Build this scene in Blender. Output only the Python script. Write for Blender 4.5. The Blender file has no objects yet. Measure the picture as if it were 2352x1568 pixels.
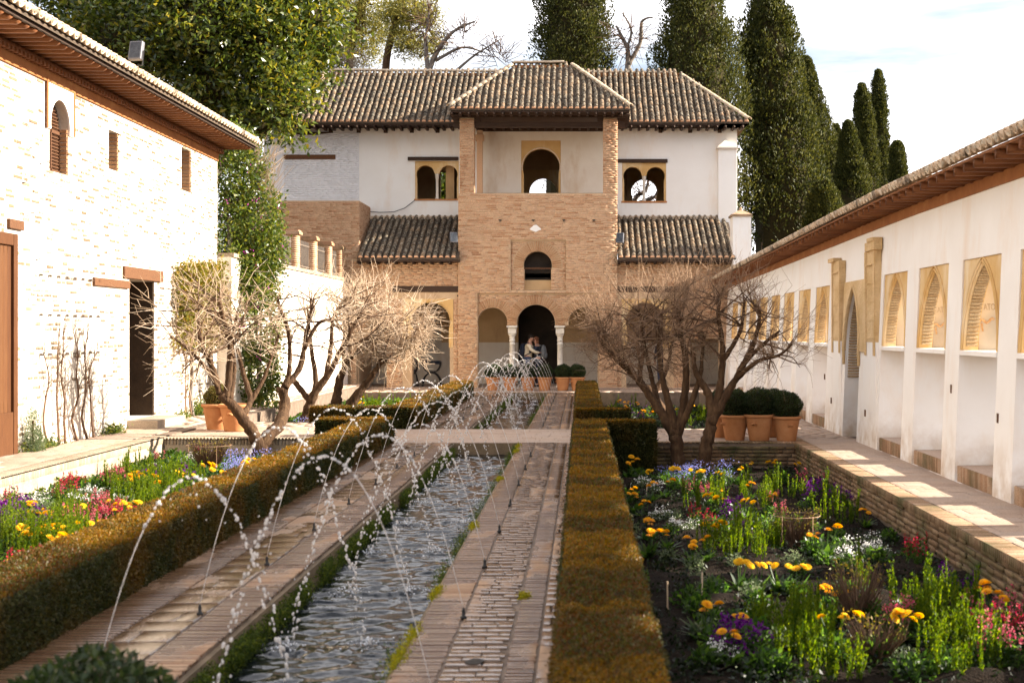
import bpy, math, random
import numpy as np
from mathutils import Vector, Matrix
rd = math.radians
S = bpy.context.scene
COL = S.collection

# ------------------------------------------------------------------ camera, world, sun, exposure
H = 1.9                                    # eye height above the channel paths (m)
F, VX, VY = 3266.0, 1338.0, 760.5          # focal length and vanishing point on the 2352 px wide picture
cam_d = bpy.data.cameras.new("camera"); cam = bpy.data.objects.new("camera", cam_d); COL.objects.link(cam)
cam.location = (0, 0, H); cam.rotation_euler = (rd(90), 0, 0)
cam_d.sensor_width = 36; cam_d.lens = 50
cam_d.shift_x = -162 / 2352; cam_d.shift_y = -23.5 / 2352
cam_d.clip_start = 0.1; cam_d.clip_end = 4000
cam_d.dof.use_dof = True; cam_d.dof.focus_distance = 36; cam_d.dof.aperture_fstop = 3.3
S.camera = cam
S.view_settings.view_transform = 'Standard'; S.view_settings.look = 'None'
S.view_settings.exposure = 3.0; S.view_settings.gamma = 1.0
SUN_EL, SUN_AZ = rd(24.6), rd(6)           # elevation; turn from +X towards +Y
world = bpy.data.worlds.new("World"); S.world = world; world.use_nodes = True
wn = world.node_tree; wn.nodes.clear()
def wnode(t, **k):
    n = wn.nodes.new(t)
    for a, b in k.items(): setattr(n, a, b)
    return n
w_out = wnode('ShaderNodeOutputWorld'); w_bg = wnode('ShaderNodeBackground'); w_bg.inputs['Strength'].default_value = 0.05
w_sky = wnode('ShaderNodeTexSky', sky_type='NISHITA', sun_disc=False, sun_elevation=SUN_EL, sun_rotation=rd(90) - SUN_AZ,
              air_density=1.0, dust_density=1.2, ozone_density=1.0)
w_tc = wnode('ShaderNodeTexCoord'); w_map = wnode('ShaderNodeMapping'); w_map.inputs['Scale'].default_value = (1.2, 1.2, 7.0)
w_map.inputs['Rotation'].default_value = (0.05, 0.09, 0.4)
w_noi = wnode('ShaderNodeTexNoise'); w_noi.inputs['Scale'].default_value = 1.6; w_noi.inputs['Detail'].default_value = 7; w_noi.inputs['Roughness'].default_value = 0.55
w_rmp = wnode('ShaderNodeValToRGB'); w_rmp.color_ramp.elements[0].position = 0.38; w_rmp.color_ramp.elements[0].color = (0.06, 0.06, 0.06, 1)
w_rmp.color_ramp.elements[1].position = 0.60; w_rmp.color_ramp.elements[1].color = (0.96, 0.96, 0.96, 1)
w_dim = wnode('ShaderNodeMix', data_type='RGBA', blend_type='MULTIPLY'); w_dim.inputs['Factor'].default_value = 1; w_dim.inputs['B'].default_value = (0.50, 0.47, 0.47, 1)
w_mix = wnode('ShaderNodeMix', data_type='RGBA'); w_mix.inputs['B'].default_value = (6.3, 6.1, 6.2, 1)
L = wn.links.new
L(w_tc.outputs['Generated'], w_map.inputs['Vector']); L(w_map.outputs['Vector'], w_noi.inputs['Vector']); L(w_noi.outputs['Fac'], w_rmp.inputs['Fac'])
L(w_rmp.outputs['Color'], w_mix.inputs['Factor']); L(w_sky.outputs['Color'], w_dim.inputs['A']); L(w_dim.outputs['Result'], w_mix.inputs['A']); L(w_mix.outputs['Result'], w_bg.inputs['Color'])
L(w_bg.outputs['Background'], w_out.inputs['Surface'])
sun_d = bpy.data.lights.new("sun", 'SUN'); sun = bpy.data.objects.new("sun", sun_d); COL.objects.link(sun)
sun_d.energy = 2.5; sun_d.angle = rd(0.53); sun_d.color = (1.0, 0.91, 0.78)
SDIR = Vector((math.cos(SUN_EL) * math.cos(SUN_AZ), math.cos(SUN_EL) * math.sin(SUN_AZ), math.sin(SUN_EL)))
sun.rotation_euler = SDIR.to_track_quat('Z', 'Y').to_euler(); sun.location = (30, 5, 30)
cy = S.cycles
cy.use_denoising = True
try: cy.denoiser = 'OPENIMAGEDENOISE'
except Exception: pass
cy.max_bounces = 8; cy.diffuse_bounces = 5; cy.glossy_bounces = 3; cy.transmission_bounces = 4; cy.transparent_max_bounces = 6
cy.sample_clamp_indirect = 6; cy.caustics_reflective = False; cy.caustics_refractive = False

# ------------------------------------------------------------------ helpers: objects
WM = {}
def link(o, parent=None):
    COL.objects.link(o)
    if parent is not None:
        o.parent = parent
        o.matrix_parent_inverse = WM.get(parent.name, Matrix()).inverted()
    WM[o.name] = o.matrix_basis.copy()
    return o
def tag(o, label=None, cat=None, group=None, kind=None):
    if label: o['label'] = label
    if cat: o['category'] = cat
    if group: o['group'] = group
    if kind: o['kind'] = kind
    return o
def thing(name, label, cat, loc=(0, 0, 0), group=None, parent=None):
    o = bpy.data.objects.new(name, None); o.empty_display_size = 0.1; o.location = loc
    link(o, parent); WM[o.name] = Matrix.Translation(Vector(loc))
    return tag(o, label, cat, group)
KIDS = {}
def copy_tree(src, loc=None, rz=0.0, sc=1.0, label=None, group=None, parent=None):
    c = src.copy(); COL.objects.link(c)
    if parent is not None: c.parent = parent
    else:
        if loc is not None: c.location = loc
        c.rotation_euler = (0, 0, rz); c.scale = (sc, sc, sc)
        if label: c['label'] = label
        if group: c['group'] = group
    for ch in src.children: copy_tree(ch, parent=c)
    return c
def at(x, y, Y):                            # a pixel of the 2352 px picture at distance Y
    return ((x - VX) * Y / F, Y, H - (y - VY) * Y / F)
def np_mesh(name, V, Fc, rnd=None, mats=(), smooth=False):
    me = bpy.data.meshes.new(name)
    V = np.asarray(V, dtype=np.float32); Fc = np.asarray(Fc, dtype=np.int32)
    n, k = Fc.shape
    me.vertices.add(len(V)); me.vertices.foreach_set('co', V.ravel())
    me.loops.add(n * k); me.loops.foreach_set('vertex_index', Fc.ravel())
    me.polygons.add(n); me.polygons.foreach_set('loop_start', np.arange(0, n * k, k, dtype=np.int32))
    me.polygons.foreach_set('loop_total', np.full(n, k, dtype=np.int32))
    if smooth: me.polygons.foreach_set('use_smooth', np.ones(n, dtype=bool))
    if rnd is not None:
        a = me.attributes.new('rnd', 'FLOAT', 'POINT'); a.data.foreach_set('value', np.asarray(rnd, dtype=np.float32))
    me.update(calc_edges=True)
    for m in mats: me.materials.append(m)
    return me
def obj(name, me, parent=None, kind=None):
    o = bpy.data.objects.new(name, me); link(o, parent)
    if kind: o['kind'] = kind
    return o
class MB:
    def __init__(s): s.v = []; s.f = []; s.r = []; s.cur = 0.5
    def add(s, vs, fs, r=None):
        b = len(s.v); s.v.extend(vs); s.f.extend([tuple(i + b for i in f) for f in fs]); s.r.extend([s.cur if r is None else r] * len(vs))
    def box(s, x0, x1, y0, y1, z0, z1, r=None):
        s.add([(x0, y0, z0), (x1, y0, z0), (x1, y1, z0), (x0, y1, z0), (x0, y0, z1), (x1, y0, z1), (x1, y1, z1), (x0, y1, z1)],
              [(0, 3, 2, 1), (4, 5, 6, 7), (0, 1, 5, 4), (1, 2, 6, 5), (2, 3, 7, 6), (3, 0, 4, 7)], r)
    def quad(s, a, b, c, d, r=None): s.add([a, b, c, d], [(0, 1, 2, 3)], r)
    def tube(s, pts, rad, n=6, caps=True, r=None):
        pts = [Vector(p) for p in pts]; N = len(pts)
        if not hasattr(rad, '__len__'): rad = [rad] * N
        vs = []; fs = []; prev = None
        for i, p in enumerate(pts):
            t = (pts[min(i + 1, N - 1)] - pts[max(i - 1, 0)])
            if t.length < 1e-9: t = Vector((0, 0, 1))
            t.normalize()
            if prev is None:
                a = Vector((1, 0, 0)) if abs(t.x) < 0.8 else Vector((0, 1, 0))
                u = t.cross(a).normalized()
            else:
                u = (prev - t * prev.dot(t))
                u = u.normalized() if u.length > 1e-6 else t.orthogonal().normalized()
            prev = u; w = t.cross(u)
            for k in range(n):
                a = 2 * math.pi * k / n
                vs.append(tuple(p + (u * math.cos(a) + w * math.sin(a)) * rad[i]))
        for i in range(N - 1):
            for k in range(n):
                fs.append((i * n + k, i * n + (k + 1) % n, (i + 1) * n + (k + 1) % n, (i + 1) * n + k))
        if caps: fs.append(tuple(range(n - 1, -1, -1))); fs.append(tuple((N - 1) * n + k for k in range(n)))
        s.add(vs, fs, r)
    def lathe(s, prof, cx=0, cy_=0, n=20, r=None, cap0=True, cap1=True):
        vs = []; fs = []; N = len(prof)
        for (rr, z) in prof:
            for k in range(n):
                a = 2 * math.pi * k / n; vs.append((cx + rr * math.cos(a), cy_ + rr * math.sin(a), z))
        for i in range(N - 1):
            for k in range(n): fs.append((i * n + k, i * n + (k + 1) % n, (i + 1) * n + (k + 1) % n, (i + 1) * n + k))
        if cap0: fs.append(tuple(range(n - 1, -1, -1)))
        if cap1: fs.append(tuple((N - 1) * n + k for k in range(n)))
        s.add(vs, fs, r)
    def mesh(s, name, m=None, smooth=False, bevel=0):
        me = bpy.data.meshes.new(name); me.from_pydata([tuple(v) for v in s.v], [], s.f)
        a = me.attributes.new('rnd', 'FLOAT', 'POINT'); a.data.foreach_set('value', np.array(s.r, dtype=np.float32))
        if smooth: me.polygons.foreach_set('use_smooth', np.ones(len(me.polygons), dtype=bool))
        for q in (m if isinstance(m, (list, tuple)) else [m]):
            if q: me.materials.append(q)
        me.update(); return me
    def build(s, name, m=None, parent=None, smooth=False, kind=None, bevel=0):
        o = obj(name, s.mesh(name, m, smooth), parent, kind)
        if bevel:
            b = o.modifiers.new('bevel', 'BEVEL'); b.width = bevel; b.segments = 2; b.limit_method = 'ANGLE'
        return o
def vis(P):                                 # how large a 1 m piece at P shows; 0 outside the picture
    P = np.asarray(P); Y = np.maximum(P[:, 1], 0.5)
    u = VX + F * P[:, 0] / Y; v = VY - F * (P[:, 2] - H) / Y
    ok = (u > -20) & (u < 2372) & (v > -20) & (v < 1588) & (P[:, 1] > 1)
    return np.where(ok, 1 / Y, 1e-6 / Y)
UNIT_V = np.array([(-.5, -.5, -.5), (.5, -.5, -.5), (.5, .5, -.5), (-.5, .5, -.5), (-.5, -.5, .5), (.5, -.5, .5), (.5, .5, .5), (-.5, .5, .5)])
UNIT_F = np.array([(0, 3, 2, 1), (4, 5, 6, 7), (0, 1, 5, 4), (1, 2, 6, 5), (2, 3, 7, 6), (3, 0, 4, 7)])
def boxM(c, s, R=None):
    M = np.eye(4); M[:3, :3] = (np.eye(3) if R is None else R) * np.asarray(s)[None, :]; M[:3, 3] = c
    return M
def pieces(name, Ms, m, parent, limit=300, base=None, rest=None, key=None, smooth=False, rng=random.Random(5)):
    """alike pieces: the largest in the picture as objects of their own that share one mesh, the rest joined"""
    if not len(Ms): return
    V, Fc = base if base is not None else (UNIT_V, UNIT_F)
    Ms = np.asarray(Ms, dtype=float)
    k = vis(Ms[:, :3, 3]) if key is None else np.asarray(key)
    order = np.argsort(-k, kind='stable')
    me = np_mesh(name, V, Fc, None, [m], smooth)
    nin = int((k > 1e-4).sum())
    lim = min(limit, nin)
    pinv = WM.get(parent.name, Matrix()).inverted()
    for i in order[:lim]:
        o = bpy.data.objects.new(name, me); COL.objects.link(o); o.parent = parent; o.matrix_parent_inverse = pinv
        o.matrix_basis = Matrix(Ms[i].tolist())
    R = Ms[order[lim:]]
    if len(R):
        n = len(V); VV = np.einsum('nij,vj->nvi', R[:, :3, :3], V) + R[:, None, :3, 3]
        FF = (Fc[None] + (np.arange(len(R)) * n)[:, None, None]).reshape(-1, Fc.shape[1])
        rr = np.repeat(np.random.RandomState(len(R)).rand(len(R)), n)
        obj(rest or name + 's', np_mesh(rest or name + 's', VV.reshape(-1, 3), FF, rr, [m], smooth), parent, 'stuff')

# ------------------------------------------------------------------ helpers: materials
MATS = {}
class G:
    def __init__(s, name):
        s.m = bpy.data.materials.new(name); s.m.use_nodes = True; s.t = s.m.node_tree; s.t.nodes.clear()
        s.out = s.t.nodes.new('ShaderNodeOutputMaterial'); MATS[name] = s.m
    def n(s, typ, props=None, **ins):
        nd = s.t.nodes.new('ShaderNode' + typ)
        for a, b in (props or {}).items(): setattr(nd, a, b)
        for a, b in ins.items():
            key = a.replace('_', ' ')
            sock = nd.inputs[int(a[1:])] if a[0] == 'i' and a[1:].isdigit() else nd.inputs[key]
            if hasattr(b, 'is_output') or isinstance(b, bpy.types.NodeSocket): s.t.links.new(b, sock)
            else: sock.default_value = b
        return nd
    def pos(s): return s.n('NewGeometry').outputs['Position']
    def noise(s, scale=5, detail=6, rough=.55, vec=None, stretch=None):
        v = vec if vec is not None else s.pos()
        if stretch: v = s.n('VectorMath', {'operation': 'MULTIPLY'}, i0=v, i1=stretch).outputs[0]
        return s.n('TexNoise', Vector=v, Scale=scale, Detail=detail, Roughness=rough).outputs['Fac']
    def ramp(s, fac, stops, interp='LINEAR'):
        nd = s.n('ValToRGB', Fac=fac); cr = nd.color_ramp; cr.interpolation = interp
        while len(cr.elements) < len(stops): cr.elements.new(0.5)
        for e, (p, c) in zip(cr.elements, stops): e.position = p; e.color = (c[0], c[1], c[2], 1) if len(c) == 3 else c
        return nd.outputs['Color']
    def math(s, op, a, b=0.0, c=None):
        k = dict(i0=a, i1=b)
        if c is not None: k['i2'] = c
        return s.n('Math', {'operation': op}, **k).outputs[0]
    def mix(s, f, a, b, mode='MIX'):
        nd = s.n('Mix', {'data_type': 'RGBA', 'blend_type': mode}); 
        for nm, val in (('Factor', f), ('A', a), ('B', b)):
            so = [i for i in nd.inputs if i.name == nm and (i.type == ('VALUE' if nm == 'Factor' else 'RGBA'))][0]
            if isinstance(val, bpy.types.NodeSocket): s.t.links.new(val, so)
            else: so.default_value = val if nm == 'Factor' else (val[0], val[1], val[2], 1)
        return [o for o in nd.outputs if o.type == 'RGBA'][0]
    def rnd(s):
        a = s.n('Attribute', {'attribute_name': 'rnd'}).outputs['Fac']; o = s.n('ObjectInfo').outputs['Random']
        return s.math('FRACT', s.math('ADD', a, o))
    def bump(s, h, strength=.4, dist=.01): return s.n('Bump', Strength=strength, Distance=dist, Height=h).outputs['Normal']
    def done(s, color, rough=.8, normal=None, spec=.3, transl=0, metal=0, transl_color=None, trans=0, ior=1.45):
        b = s.n('BsdfPrincipled', Roughness=rough, Metallic=metal, IOR=ior)
        b.inputs['Specular IOR Level'].default_value = spec
        b.inputs['Transmission Weight'].default_value = trans
        so = b.inputs['Base Color']
        if isinstance(color, bpy.types.NodeSocket): s.t.links.new(color, so)
        else: so.default_value = (color[0], color[1], color[2], 1)
        if normal is not None: s.t.links.new(normal, b.inputs['Normal'])
        res = b.outputs[0]
        if transl:
            tr = s.n('BsdfTranslucent'); c = transl_color if transl_color is not None else color
            if isinstance(c, bpy.types.NodeSocket): s.t.links.new(c, tr.inputs['Color'])
            else: tr.inputs['Color'].default_value = (c[0], c[1], c[2], 1)
            res = s.n('MixShader', Fac=transl, i1=res, i2=tr.outputs[0]).outputs[0]
        s.t.links.new(res, s.out.inputs['Surface'])
        return s.m
def gen(name, stops, scale=4, detail=7, rough=.8, bump=.3, bscale=40, bdist=.008, rw=0.0, spec=.25, stretch=None, metal=0, fine=0.25):
    g = G(name); nz = g.noise(scale, detail, .6, stretch=stretch)
    fac = nz
    if fine: fac = g.math('ADD', g.math('MULTIPLY', nz, 1 - fine), g.math('MULTIPLY', g.noise(bscale, 4, stretch=stretch), fine))
    if rw: fac = g.math('ADD', g.math('MULTIPLY', fac, 1 - rw), g.math('MULTIPLY', g.rnd(), rw))
    c = g.ramp(fac, stops)
    nm = g.bump(g.noise(bscale, 5, stretch=stretch), bump, bdist) if bump else None
    return g.done(c, rough, nm, spec, metal=metal)
def leaf(name, stops, transl=.45, rough=.45, spec=.4, tmul=1.6, patch=None, pst=None):
    g = G(name); f = g.rnd()
    c = g.ramp(f, stops)
    if patch:
        sc, col, lo, hi = patch
        pn = g.ramp(g.noise(sc, 4, stretch=pst), [(lo, (0, 0, 0)), (hi, (1, 1, 1))]); c = g.mix(pn, c, g.ramp(f, col))
    tc = g.n('HueSaturation', Hue=.485, Saturation=1.1, Value=tmul, Color=c).outputs[0]
    return g.done(c, rough, None, spec, transl, transl_color=tc)

# ------------------------------------------------------------------ helpers: foliage
def unit(n, rs):
    v = rs.normal(size=(n, 3)); return v / np.linalg.norm(v, axis=1)[:, None]
def norm(v): return v / np.maximum(np.linalg.norm(v, axis=1), 1e-9)[:, None]
def leaf_quads(P, size, rs, N=None, nb=0.6, aspect=.45, up=0.0, fold=.15, A=None):
    n = len(P); size = np.broadcast_to(np.asarray(size, float), (n,))
    a = unit(n, rs)
    if N is not None: a = norm(a + N * nb)
    if A is not None: a = norm(a * .35 + A)
    if up: a = norm(a + np.array([0, 0, up]))
    b = norm(np.cross(a, unit(n, rs))); c = np.cross(a, b)
    s = size[:, None]
    V = np.empty((n, 4, 3))
    V[:, 0] = P; V[:, 1] = P + a * s * .5 - b * s * aspect * .5 + c * s * fold; V[:, 2] = P + a * s; V[:, 3] = P + a * s * .5 + b * s * aspect * .5 + c * s * fold
    Fc = np.arange(4 * n).reshape(n, 4)
    return V.reshape(-1, 3), Fc, np.repeat(rs.rand(n), 4)
def leaves(name, P, size, m, parent, rs, kind=None, **k):
    V, Fc, r = leaf_quads(np.asarray(P), size, rs, **k)
    return obj(name, np_mesh(name, V, Fc, r, [m]), parent, kind)

# ------------------------------------------------------------------ helpers: walls with openings
class Op:
    def __init__(s, u0, u1, f, br): s.u0, s.u1, s.f, s.br = u0, u1, f, br
    def blocked(s, z, m=0.0):
        us = np.linspace(s.u0, s.u1, 81); ok = []
        for u in us:
            iv = s.f(min(max(u, s.u0 + 1e-5), s.u1 - 1e-5))
            if iv and iv[0] - m <= z <= iv[1] + m: ok.append(u)
        return (min(ok) - m, max(ok) + m) if ok else None
def rect(u0, u1, z0, z1): return Op(u0, u1, lambda u: (z0, z1), [u0, u1])
def horseshoe(c, w, r, z0, zc, n=14):
    def f(u):
        d = abs(u - c); q = math.sqrt(max(r * r - d * d, 0))
        return (z0 if d < w else zc - q, zc + q)
    br = [c + r * math.sin(math.pi / 2 * k / n) for k in range(-n, n + 1)] + [c - w, c + w]
    return Op(c - r, c + r, f, br)
def pointed(c, w, z0, zs, h, n=10):
    R = (w * w + h * h) / (2 * w)
    def f(u):
        d = abs(u - c) + R - w; return (z0, zs + math.sqrt(max(R * R - d * d, 0)))
    return Op(c - w, c + w, f, [c + w * math.sin(math.pi / 2 * k / n) for k in range(-n, n + 1)])
def wall(mb, u0, u1, z0, z1, d0, d1, ops, fn, zt=None, r=None):
    """solid wall between depths d0, d1 over u0..u1, z0..z1 with openings; fn maps (u, depth, z) to the scene"""
    us = sorted(set([u0, u1] + [round(b, 5) for o in ops for b in o.br if u0 < b < u1]))
    us = [u for i, u in enumerate(us) if i == 0 or u - us[i - 1] > 1e-4]
    e = 2e-5
    def solid(u):
        iv = sorted(o.f(u) for o in ops if o.u0 < u < o.u1); res = []; z = z0
        for a, b in iv:
            if a > z + 1e-5: res.append((z, a))
            z = max(z, b)
        if z < z1 - 1e-5: res.append((z, z1))
        return res
    def q(a, b, c, d): mb.add([fn(*a), fn(*b), fn(*c), fn(*d)], [(0, 1, 2, 3)], r)
    prevR = []
    for a, b in zip(us[:-1], us[1:]):
        sa, sb = solid(a + e), solid(b - e)
        if len(sa) != len(sb): sa = sb = solid((a + b) / 2)
        for (p0, p1), (r0, r1) in zip(sa, sb):
            q((a, d0, p0), (b, d0, r0), (b, d0, r1), (a, d0, p1)); q((a, d1, p0), (a, d1, p1), (b, d1, r1), (b, d1, r0))
            q((a, d0, p1), (b, d0, r1), (b, d1, r1), (a, d1, p1)); q((a, d0, p0), (a, d1, p0), (b, d1, r0), (b, d0, r0))
        cuts = sorted(set(z for iv in prevR + sa for z in iv))
        for y0, y1 in zip(cuts[:-1], cuts[1:]):
            mz = (y0 + y1) / 2
            if any(i[0] < mz < i[1] for i in prevR) != any(i[0] < mz < i[1] for i in sa) and y1 - y0 > 1e-4:
                q((a, d0, y0), (a, d1, y0), (a, d1, y1), (a, d0, y1))
        prevR = sb
    for p0, p1 in prevR: q((us[-1], d0, p0), (us[-1], d1, p0), (us[-1], d1, p1), (us[-1], d0, p1))
def brick_rows(u0, u1, z0, z1, ops, rg, bl=.28, bh=.045, pitch=.06, gap=.014, m=.012, vary=.3):
    out = []; z = z0; k = 0
    while z + bh <= z1 + 1e-6:
        zm = z + bh / 2; bl_ = []
        for o in ops:
            b = o.blocked(zm, m)
            if b: bl_.append(b)
        bl_.sort(); segs = []; a = u0
        for b in bl_:
            if min(b[0], u1) > a: segs.append((a, min(b[0], u1)))
            a = max(a, b[1])
        if a < u1: segs.append((a, u1))
        for s0, s1 in segs:
            u = s0 - (bl * .5 if k % 2 else 0) - rg.random() * .06
            while u < s1:
                ln = bl * (1 + rg.uniform(-vary, vary)); a_, b_ = max(u, s0), min(u + ln, s1)
                if b_ - a_ > .05: out.append((a_, b_ - (gap if b_ < s1 else 0), z + rg.uniform(-.004, .004), bh * rg.uniform(.82, 1.06)))
                u += ln
        z += pitch; k += 1
    return out
FX = lambda Y0: (lambda u, d, z: (u, Y0 + d, z))              # wall facing the camera at Y0

# ------------------------------------------------------------------ materials
def brick_mat(name, stops, moss=0):
    g = G(name); f = g.math('ADD', g.math('MULTIPLY', g.rnd(), .55), g.math('MULTIPLY', g.noise(1.3, 5), .45))
    c = g.ramp(f, stops); sp = g.ramp(g.noise(60, 3), [(.35, (.62, .62, .62)), (.7, (1.12, 1.12, 1.12))]); c = g.mix(1.0, c, sp, 'MULTIPLY')
    if moss: c = g.mix(g.ramp(g.noise(1.7, 6), [(.45, (0, 0, 0)), (.68, (moss, moss, moss))]), c, (.05, .06, .02))
    return g.done(c, .85, None, .2)
M_BRICK = brick_mat('brick_palace', [(.08, (.32, .135, .065)), (.3, (.55, .30, .165)), (.55, (.68, .44, .275)), (.8, (.64, .385, .235)), (1, (.44, .21, .11))])
M_BRICKRED = brick_mat('brick_voussoir', [(.0, (0.3420, 0.1615, 0.0760)), (.45, (0.5130, 0.2850, 0.1472)), (1, (0.6080, 0.3895, 0.2280))])
M_OCHREBRICK = brick_mat('ochre_brick', [(.0, (.46, .30, .15)), (.5, (.56, .39, .21)), (1, (.64, .48, .29))])
M_FADED = gen('faded_paint', [(.35, (.17, .11, .065)), (.65, (.42, .32, .21))], 40, rough=.9, bump=0)
M_SCROLL = gen('faded_scroll', [(.35, (.42, .20, .07)), (.65, (.62, .44, .26))], 30, rough=.9, bump=0)
M_MORTAR = gen('mortar', [(.2, (.40, .26, .15)), (.8, (.60, .44, .28))], 3, rough=.95, bump=.6)
def whitewash(name, lo, hi):
    g = G(name); f = g.math('ADD', g.math('ADD', g.math('MULTIPLY', g.noise(.6, 5), .30), g.math('MULTIPLY', g.noise(10, 6, .7), .46)), g.math('MULTIPLY', g.rnd(), .24))
    worn = g.ramp(f, [(lo, (0, 0, 0)), (hi, (1, 1, 1))])
    tan = g.ramp(g.rnd(), [(0, (.105, .062, .032)), (.4, (.165, .115, .070)), (1, (.25, .195, .135))])
    c = g.mix(worn, (.46, .40, .33), tan); st = g.ramp(g.noise(1.1, 6, stretch=(1, 1, .3)), [(.4, (.86, .82, .76)), (.6, (1, 1, 1))])
    return g.done(g.mix(1.0, c, st, 'MULTIPLY'), .9, g.bump(g.noise(45, 5), .7, .006), .15)
M_WWBRICK = whitewash('whitewashed_brick', .35, .50)
M_WWMORTAR = gen('whitewash_mortar', [(.25, (.46, .38, .29)), (.6, (.66, .60, .52))], 1.5, rough=.95, bump=.8, bscale=30, bdist=.012)
M_WWCOOL = gen('whitewash_plain', [(.2, (.66, .65, .66)), (.7, (.80, .79, .80))], 2.0, rough=.9, bump=.5, bscale=20)
def plaster(name, stops, stain=(.72, .55, .40), amt=.5, damp=False):
    g = G(name); c = g.ramp(g.noise(1.2, 6), stops)
    st = g.ramp(g.noise(1.4, 7, .65, stretch=(1, 1, .35)), [(.52, (0, 0, 0)), (.74, (amt, amt, amt))])
    c = g.mix(st, c, stain)
    if damp:                                  # rising damp and splashed earth near the ground
        z = g.n('SeparateXYZ', Vector=g.pos()).outputs['Z']; zf_ = g.n('MapRange', {}, Value=z, i1=0.0, i2=.75, i3=1.0, i4=0.0).outputs[0]
        c = g.mix(g.math('MULTIPLY', zf_, g.ramp(g.noise(3.2, 7, .65), [(.38, (0, 0, 0)), (.66, (.85, .85, .85))])), c, (.50, .36, .23))
    return g.done(c, .88, g.bump(g.math('ADD', g.noise(5, 3), g.math('MULTIPLY', g.noise(70, 4), .3)), .35, .012), .15)
M_WHITE = plaster('white_plaster', [(.25, (.79, .75, .70)), (.7, (.84, .81, .77))], damp=True)
M_CREAM = plaster('cream_plaster', [(.25, (.68, .60, .50)), (.7, (.78, .72, .63))], (.52, .35, .19), .65)
M_FRESCO = plaster('faded_fresco_plaster', [(.25, (.40, .33, .24)), (.6, (.54, .46, .35)), (.8, (.62, .55, .44))], (.34, .20, .09), .75)
M_OCHRE = plaster('ochre_stucco', [(.2, (.50, .29, .10)), (.5, (.61, .39, .16)), (.8, (.70, .52, .29))], (.78, .68, .50), .8)
def carved():
    g = G('carved_stucco'); v = g.pos()
    a = g.n('TexVoronoi', {'feature': 'F1'}, Vector=v, Scale=16).outputs['Distance']; b = g.n('TexVoronoi', {'feature': 'F1'}, Vector=v, Scale=41).outputs['Distance']
    h = g.math('ADD', a, g.math('MULTIPLY', b, .6))
    return g.done(g.ramp(g.noise(2, 5), [(.3, (.54, .36, .17)), (.7, (.68, .50, .29))]), .9, g.bump(h, .6, .025), .1)
M_CARVED = carved()
M_TERRA = gen('terracotta', [(.05, (.20, .11, .055)), (.3, (0.3570, 0.1445, 0.0553)), (.55, (0.4505, 0.2040, 0.0850)), (.8, (0.5100, 0.2805, 0.1445))], 5, rough=.8, bump=.25, bscale=60)
def tile_mat(name, stops, lich):
    g = G(name); f = g.math('ADD', g.math('MULTIPLY', g.rnd(), .45), g.math('MULTIPLY', g.noise(7, 6), .55)); c = g.ramp(f, stops)
    c = g.mix(g.ramp(g.noise(13, 7, .7), [(.50, (0, 0, 0)), (.62, (lich, lich, lich))]), c, (.55, .50, .39))
    c = g.mix(g.ramp(g.noise(3.1, 5), [(.52, (0, 0, 0)), (.66, (.8, .8, .8))]), c, (.05, .042, .035))
    return g.done(c, .9, g.bump(g.noise(55, 5), .5, .006), .15)
M_TILE = tile_mat('roof_tile', [(.15, (0.0365, 0.0293, 0.0229)), (.45, (0.1044, 0.0751, 0.0502)), (.7, (0.1984, 0.1305, 0.0783)), (.9, (0.2923, 0.1566, 0.0835))], .6)
M_TILELIGHT = tile_mat('roof_tile_pale', [(.15, (.32, .22, .14)), (.5, (.50, .36, .24)), (.9, (.58, .46, .33))], .8)
M_DECK = gen('roof_under_tile', [(.3, (.035, .028, .022)), (.7, (.13, .09, .06))], 6, rough=.95)
M_PLUG = gen('tile_mortar', [(.3, (.60, .30, .16)), (.7, (.72, .45, .28))], 6, rough=.9)
M_RIDGE = gen('ridge_mortar', [(.3, (.42, .29, .18)), (.55, (.58, .46, .33)), (.8, (.64, .55, .42))], 5, rough=.92)
def wood(name, stops, st=(3, 3, 30)):
    return gen(name, stops, 1.2, 6, .7, .4, 30, .006, stretch=st, rw=.2)
M_WOODD = wood('dark_timber', [(.2, (.022, .013, .009)), (.7, (.065, .036, .022))], (3, 30, 30))
M_WOODB = wood('brown_timber', [(.2, (.05, .022, .010)), (.5, (.105, .045, .019)), (.8, (.17, .08, .034))], (20, 20, 20))
M_DOOR = wood('door_wood', [(.2, (0.0468, 0.0154, 0.0044)), (.5, (0.0880, 0.0319, 0.0088)), (.8, (0.1265, 0.0550, 0.0182))], (40, 40, 2.5))
M_EAVE = wood('eave_timber', [(.2, (0.0975, 0.0330, 0.0135)), (.5, (0.2025, 0.0750, 0.0270)), (.8, (0.3000, 0.1275, 0.0480))], (4, 25, 25))
M_RUST = gen('eave_band', [(.2, (.18, .065, .024)), (.55, (.30, .12, .042)), (.8, (.42, .23, .10))], 3, rough=.9)
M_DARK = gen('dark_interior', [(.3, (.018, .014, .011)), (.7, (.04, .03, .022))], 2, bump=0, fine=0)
M_ROOM = plaster('room_plaster', [(.25, (0.4420, 0.2860, 0.1430)), (.7, (0.6240, 0.4290, 0.2340))], (.24, .14, .06), .6)
M_PASSAGESHADE = gen('passage_shade_plaster', [(.3, (.028, .017, .010)), (.7, (.065, .04, .022))], 3, bump=.4)  # shade of the doorway passage put into the base colour
M_MARBLE = gen('marble', [(.2, (.52, .46, .38)), (.6, (.72, .67, .58))], 7, rough=.5, bump=.2)
M_IRON = gen('iron', [(.3, (.10, .08, .065)), (.7, (.19, .15, .115))], 9, rough=.6, bump=.1)
M_BLACK = gen('black_metal', [(.3, (.015, .014, .013)), (.7, (.03, .028, .026))], 9, rough=.4, bump=0)
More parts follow.
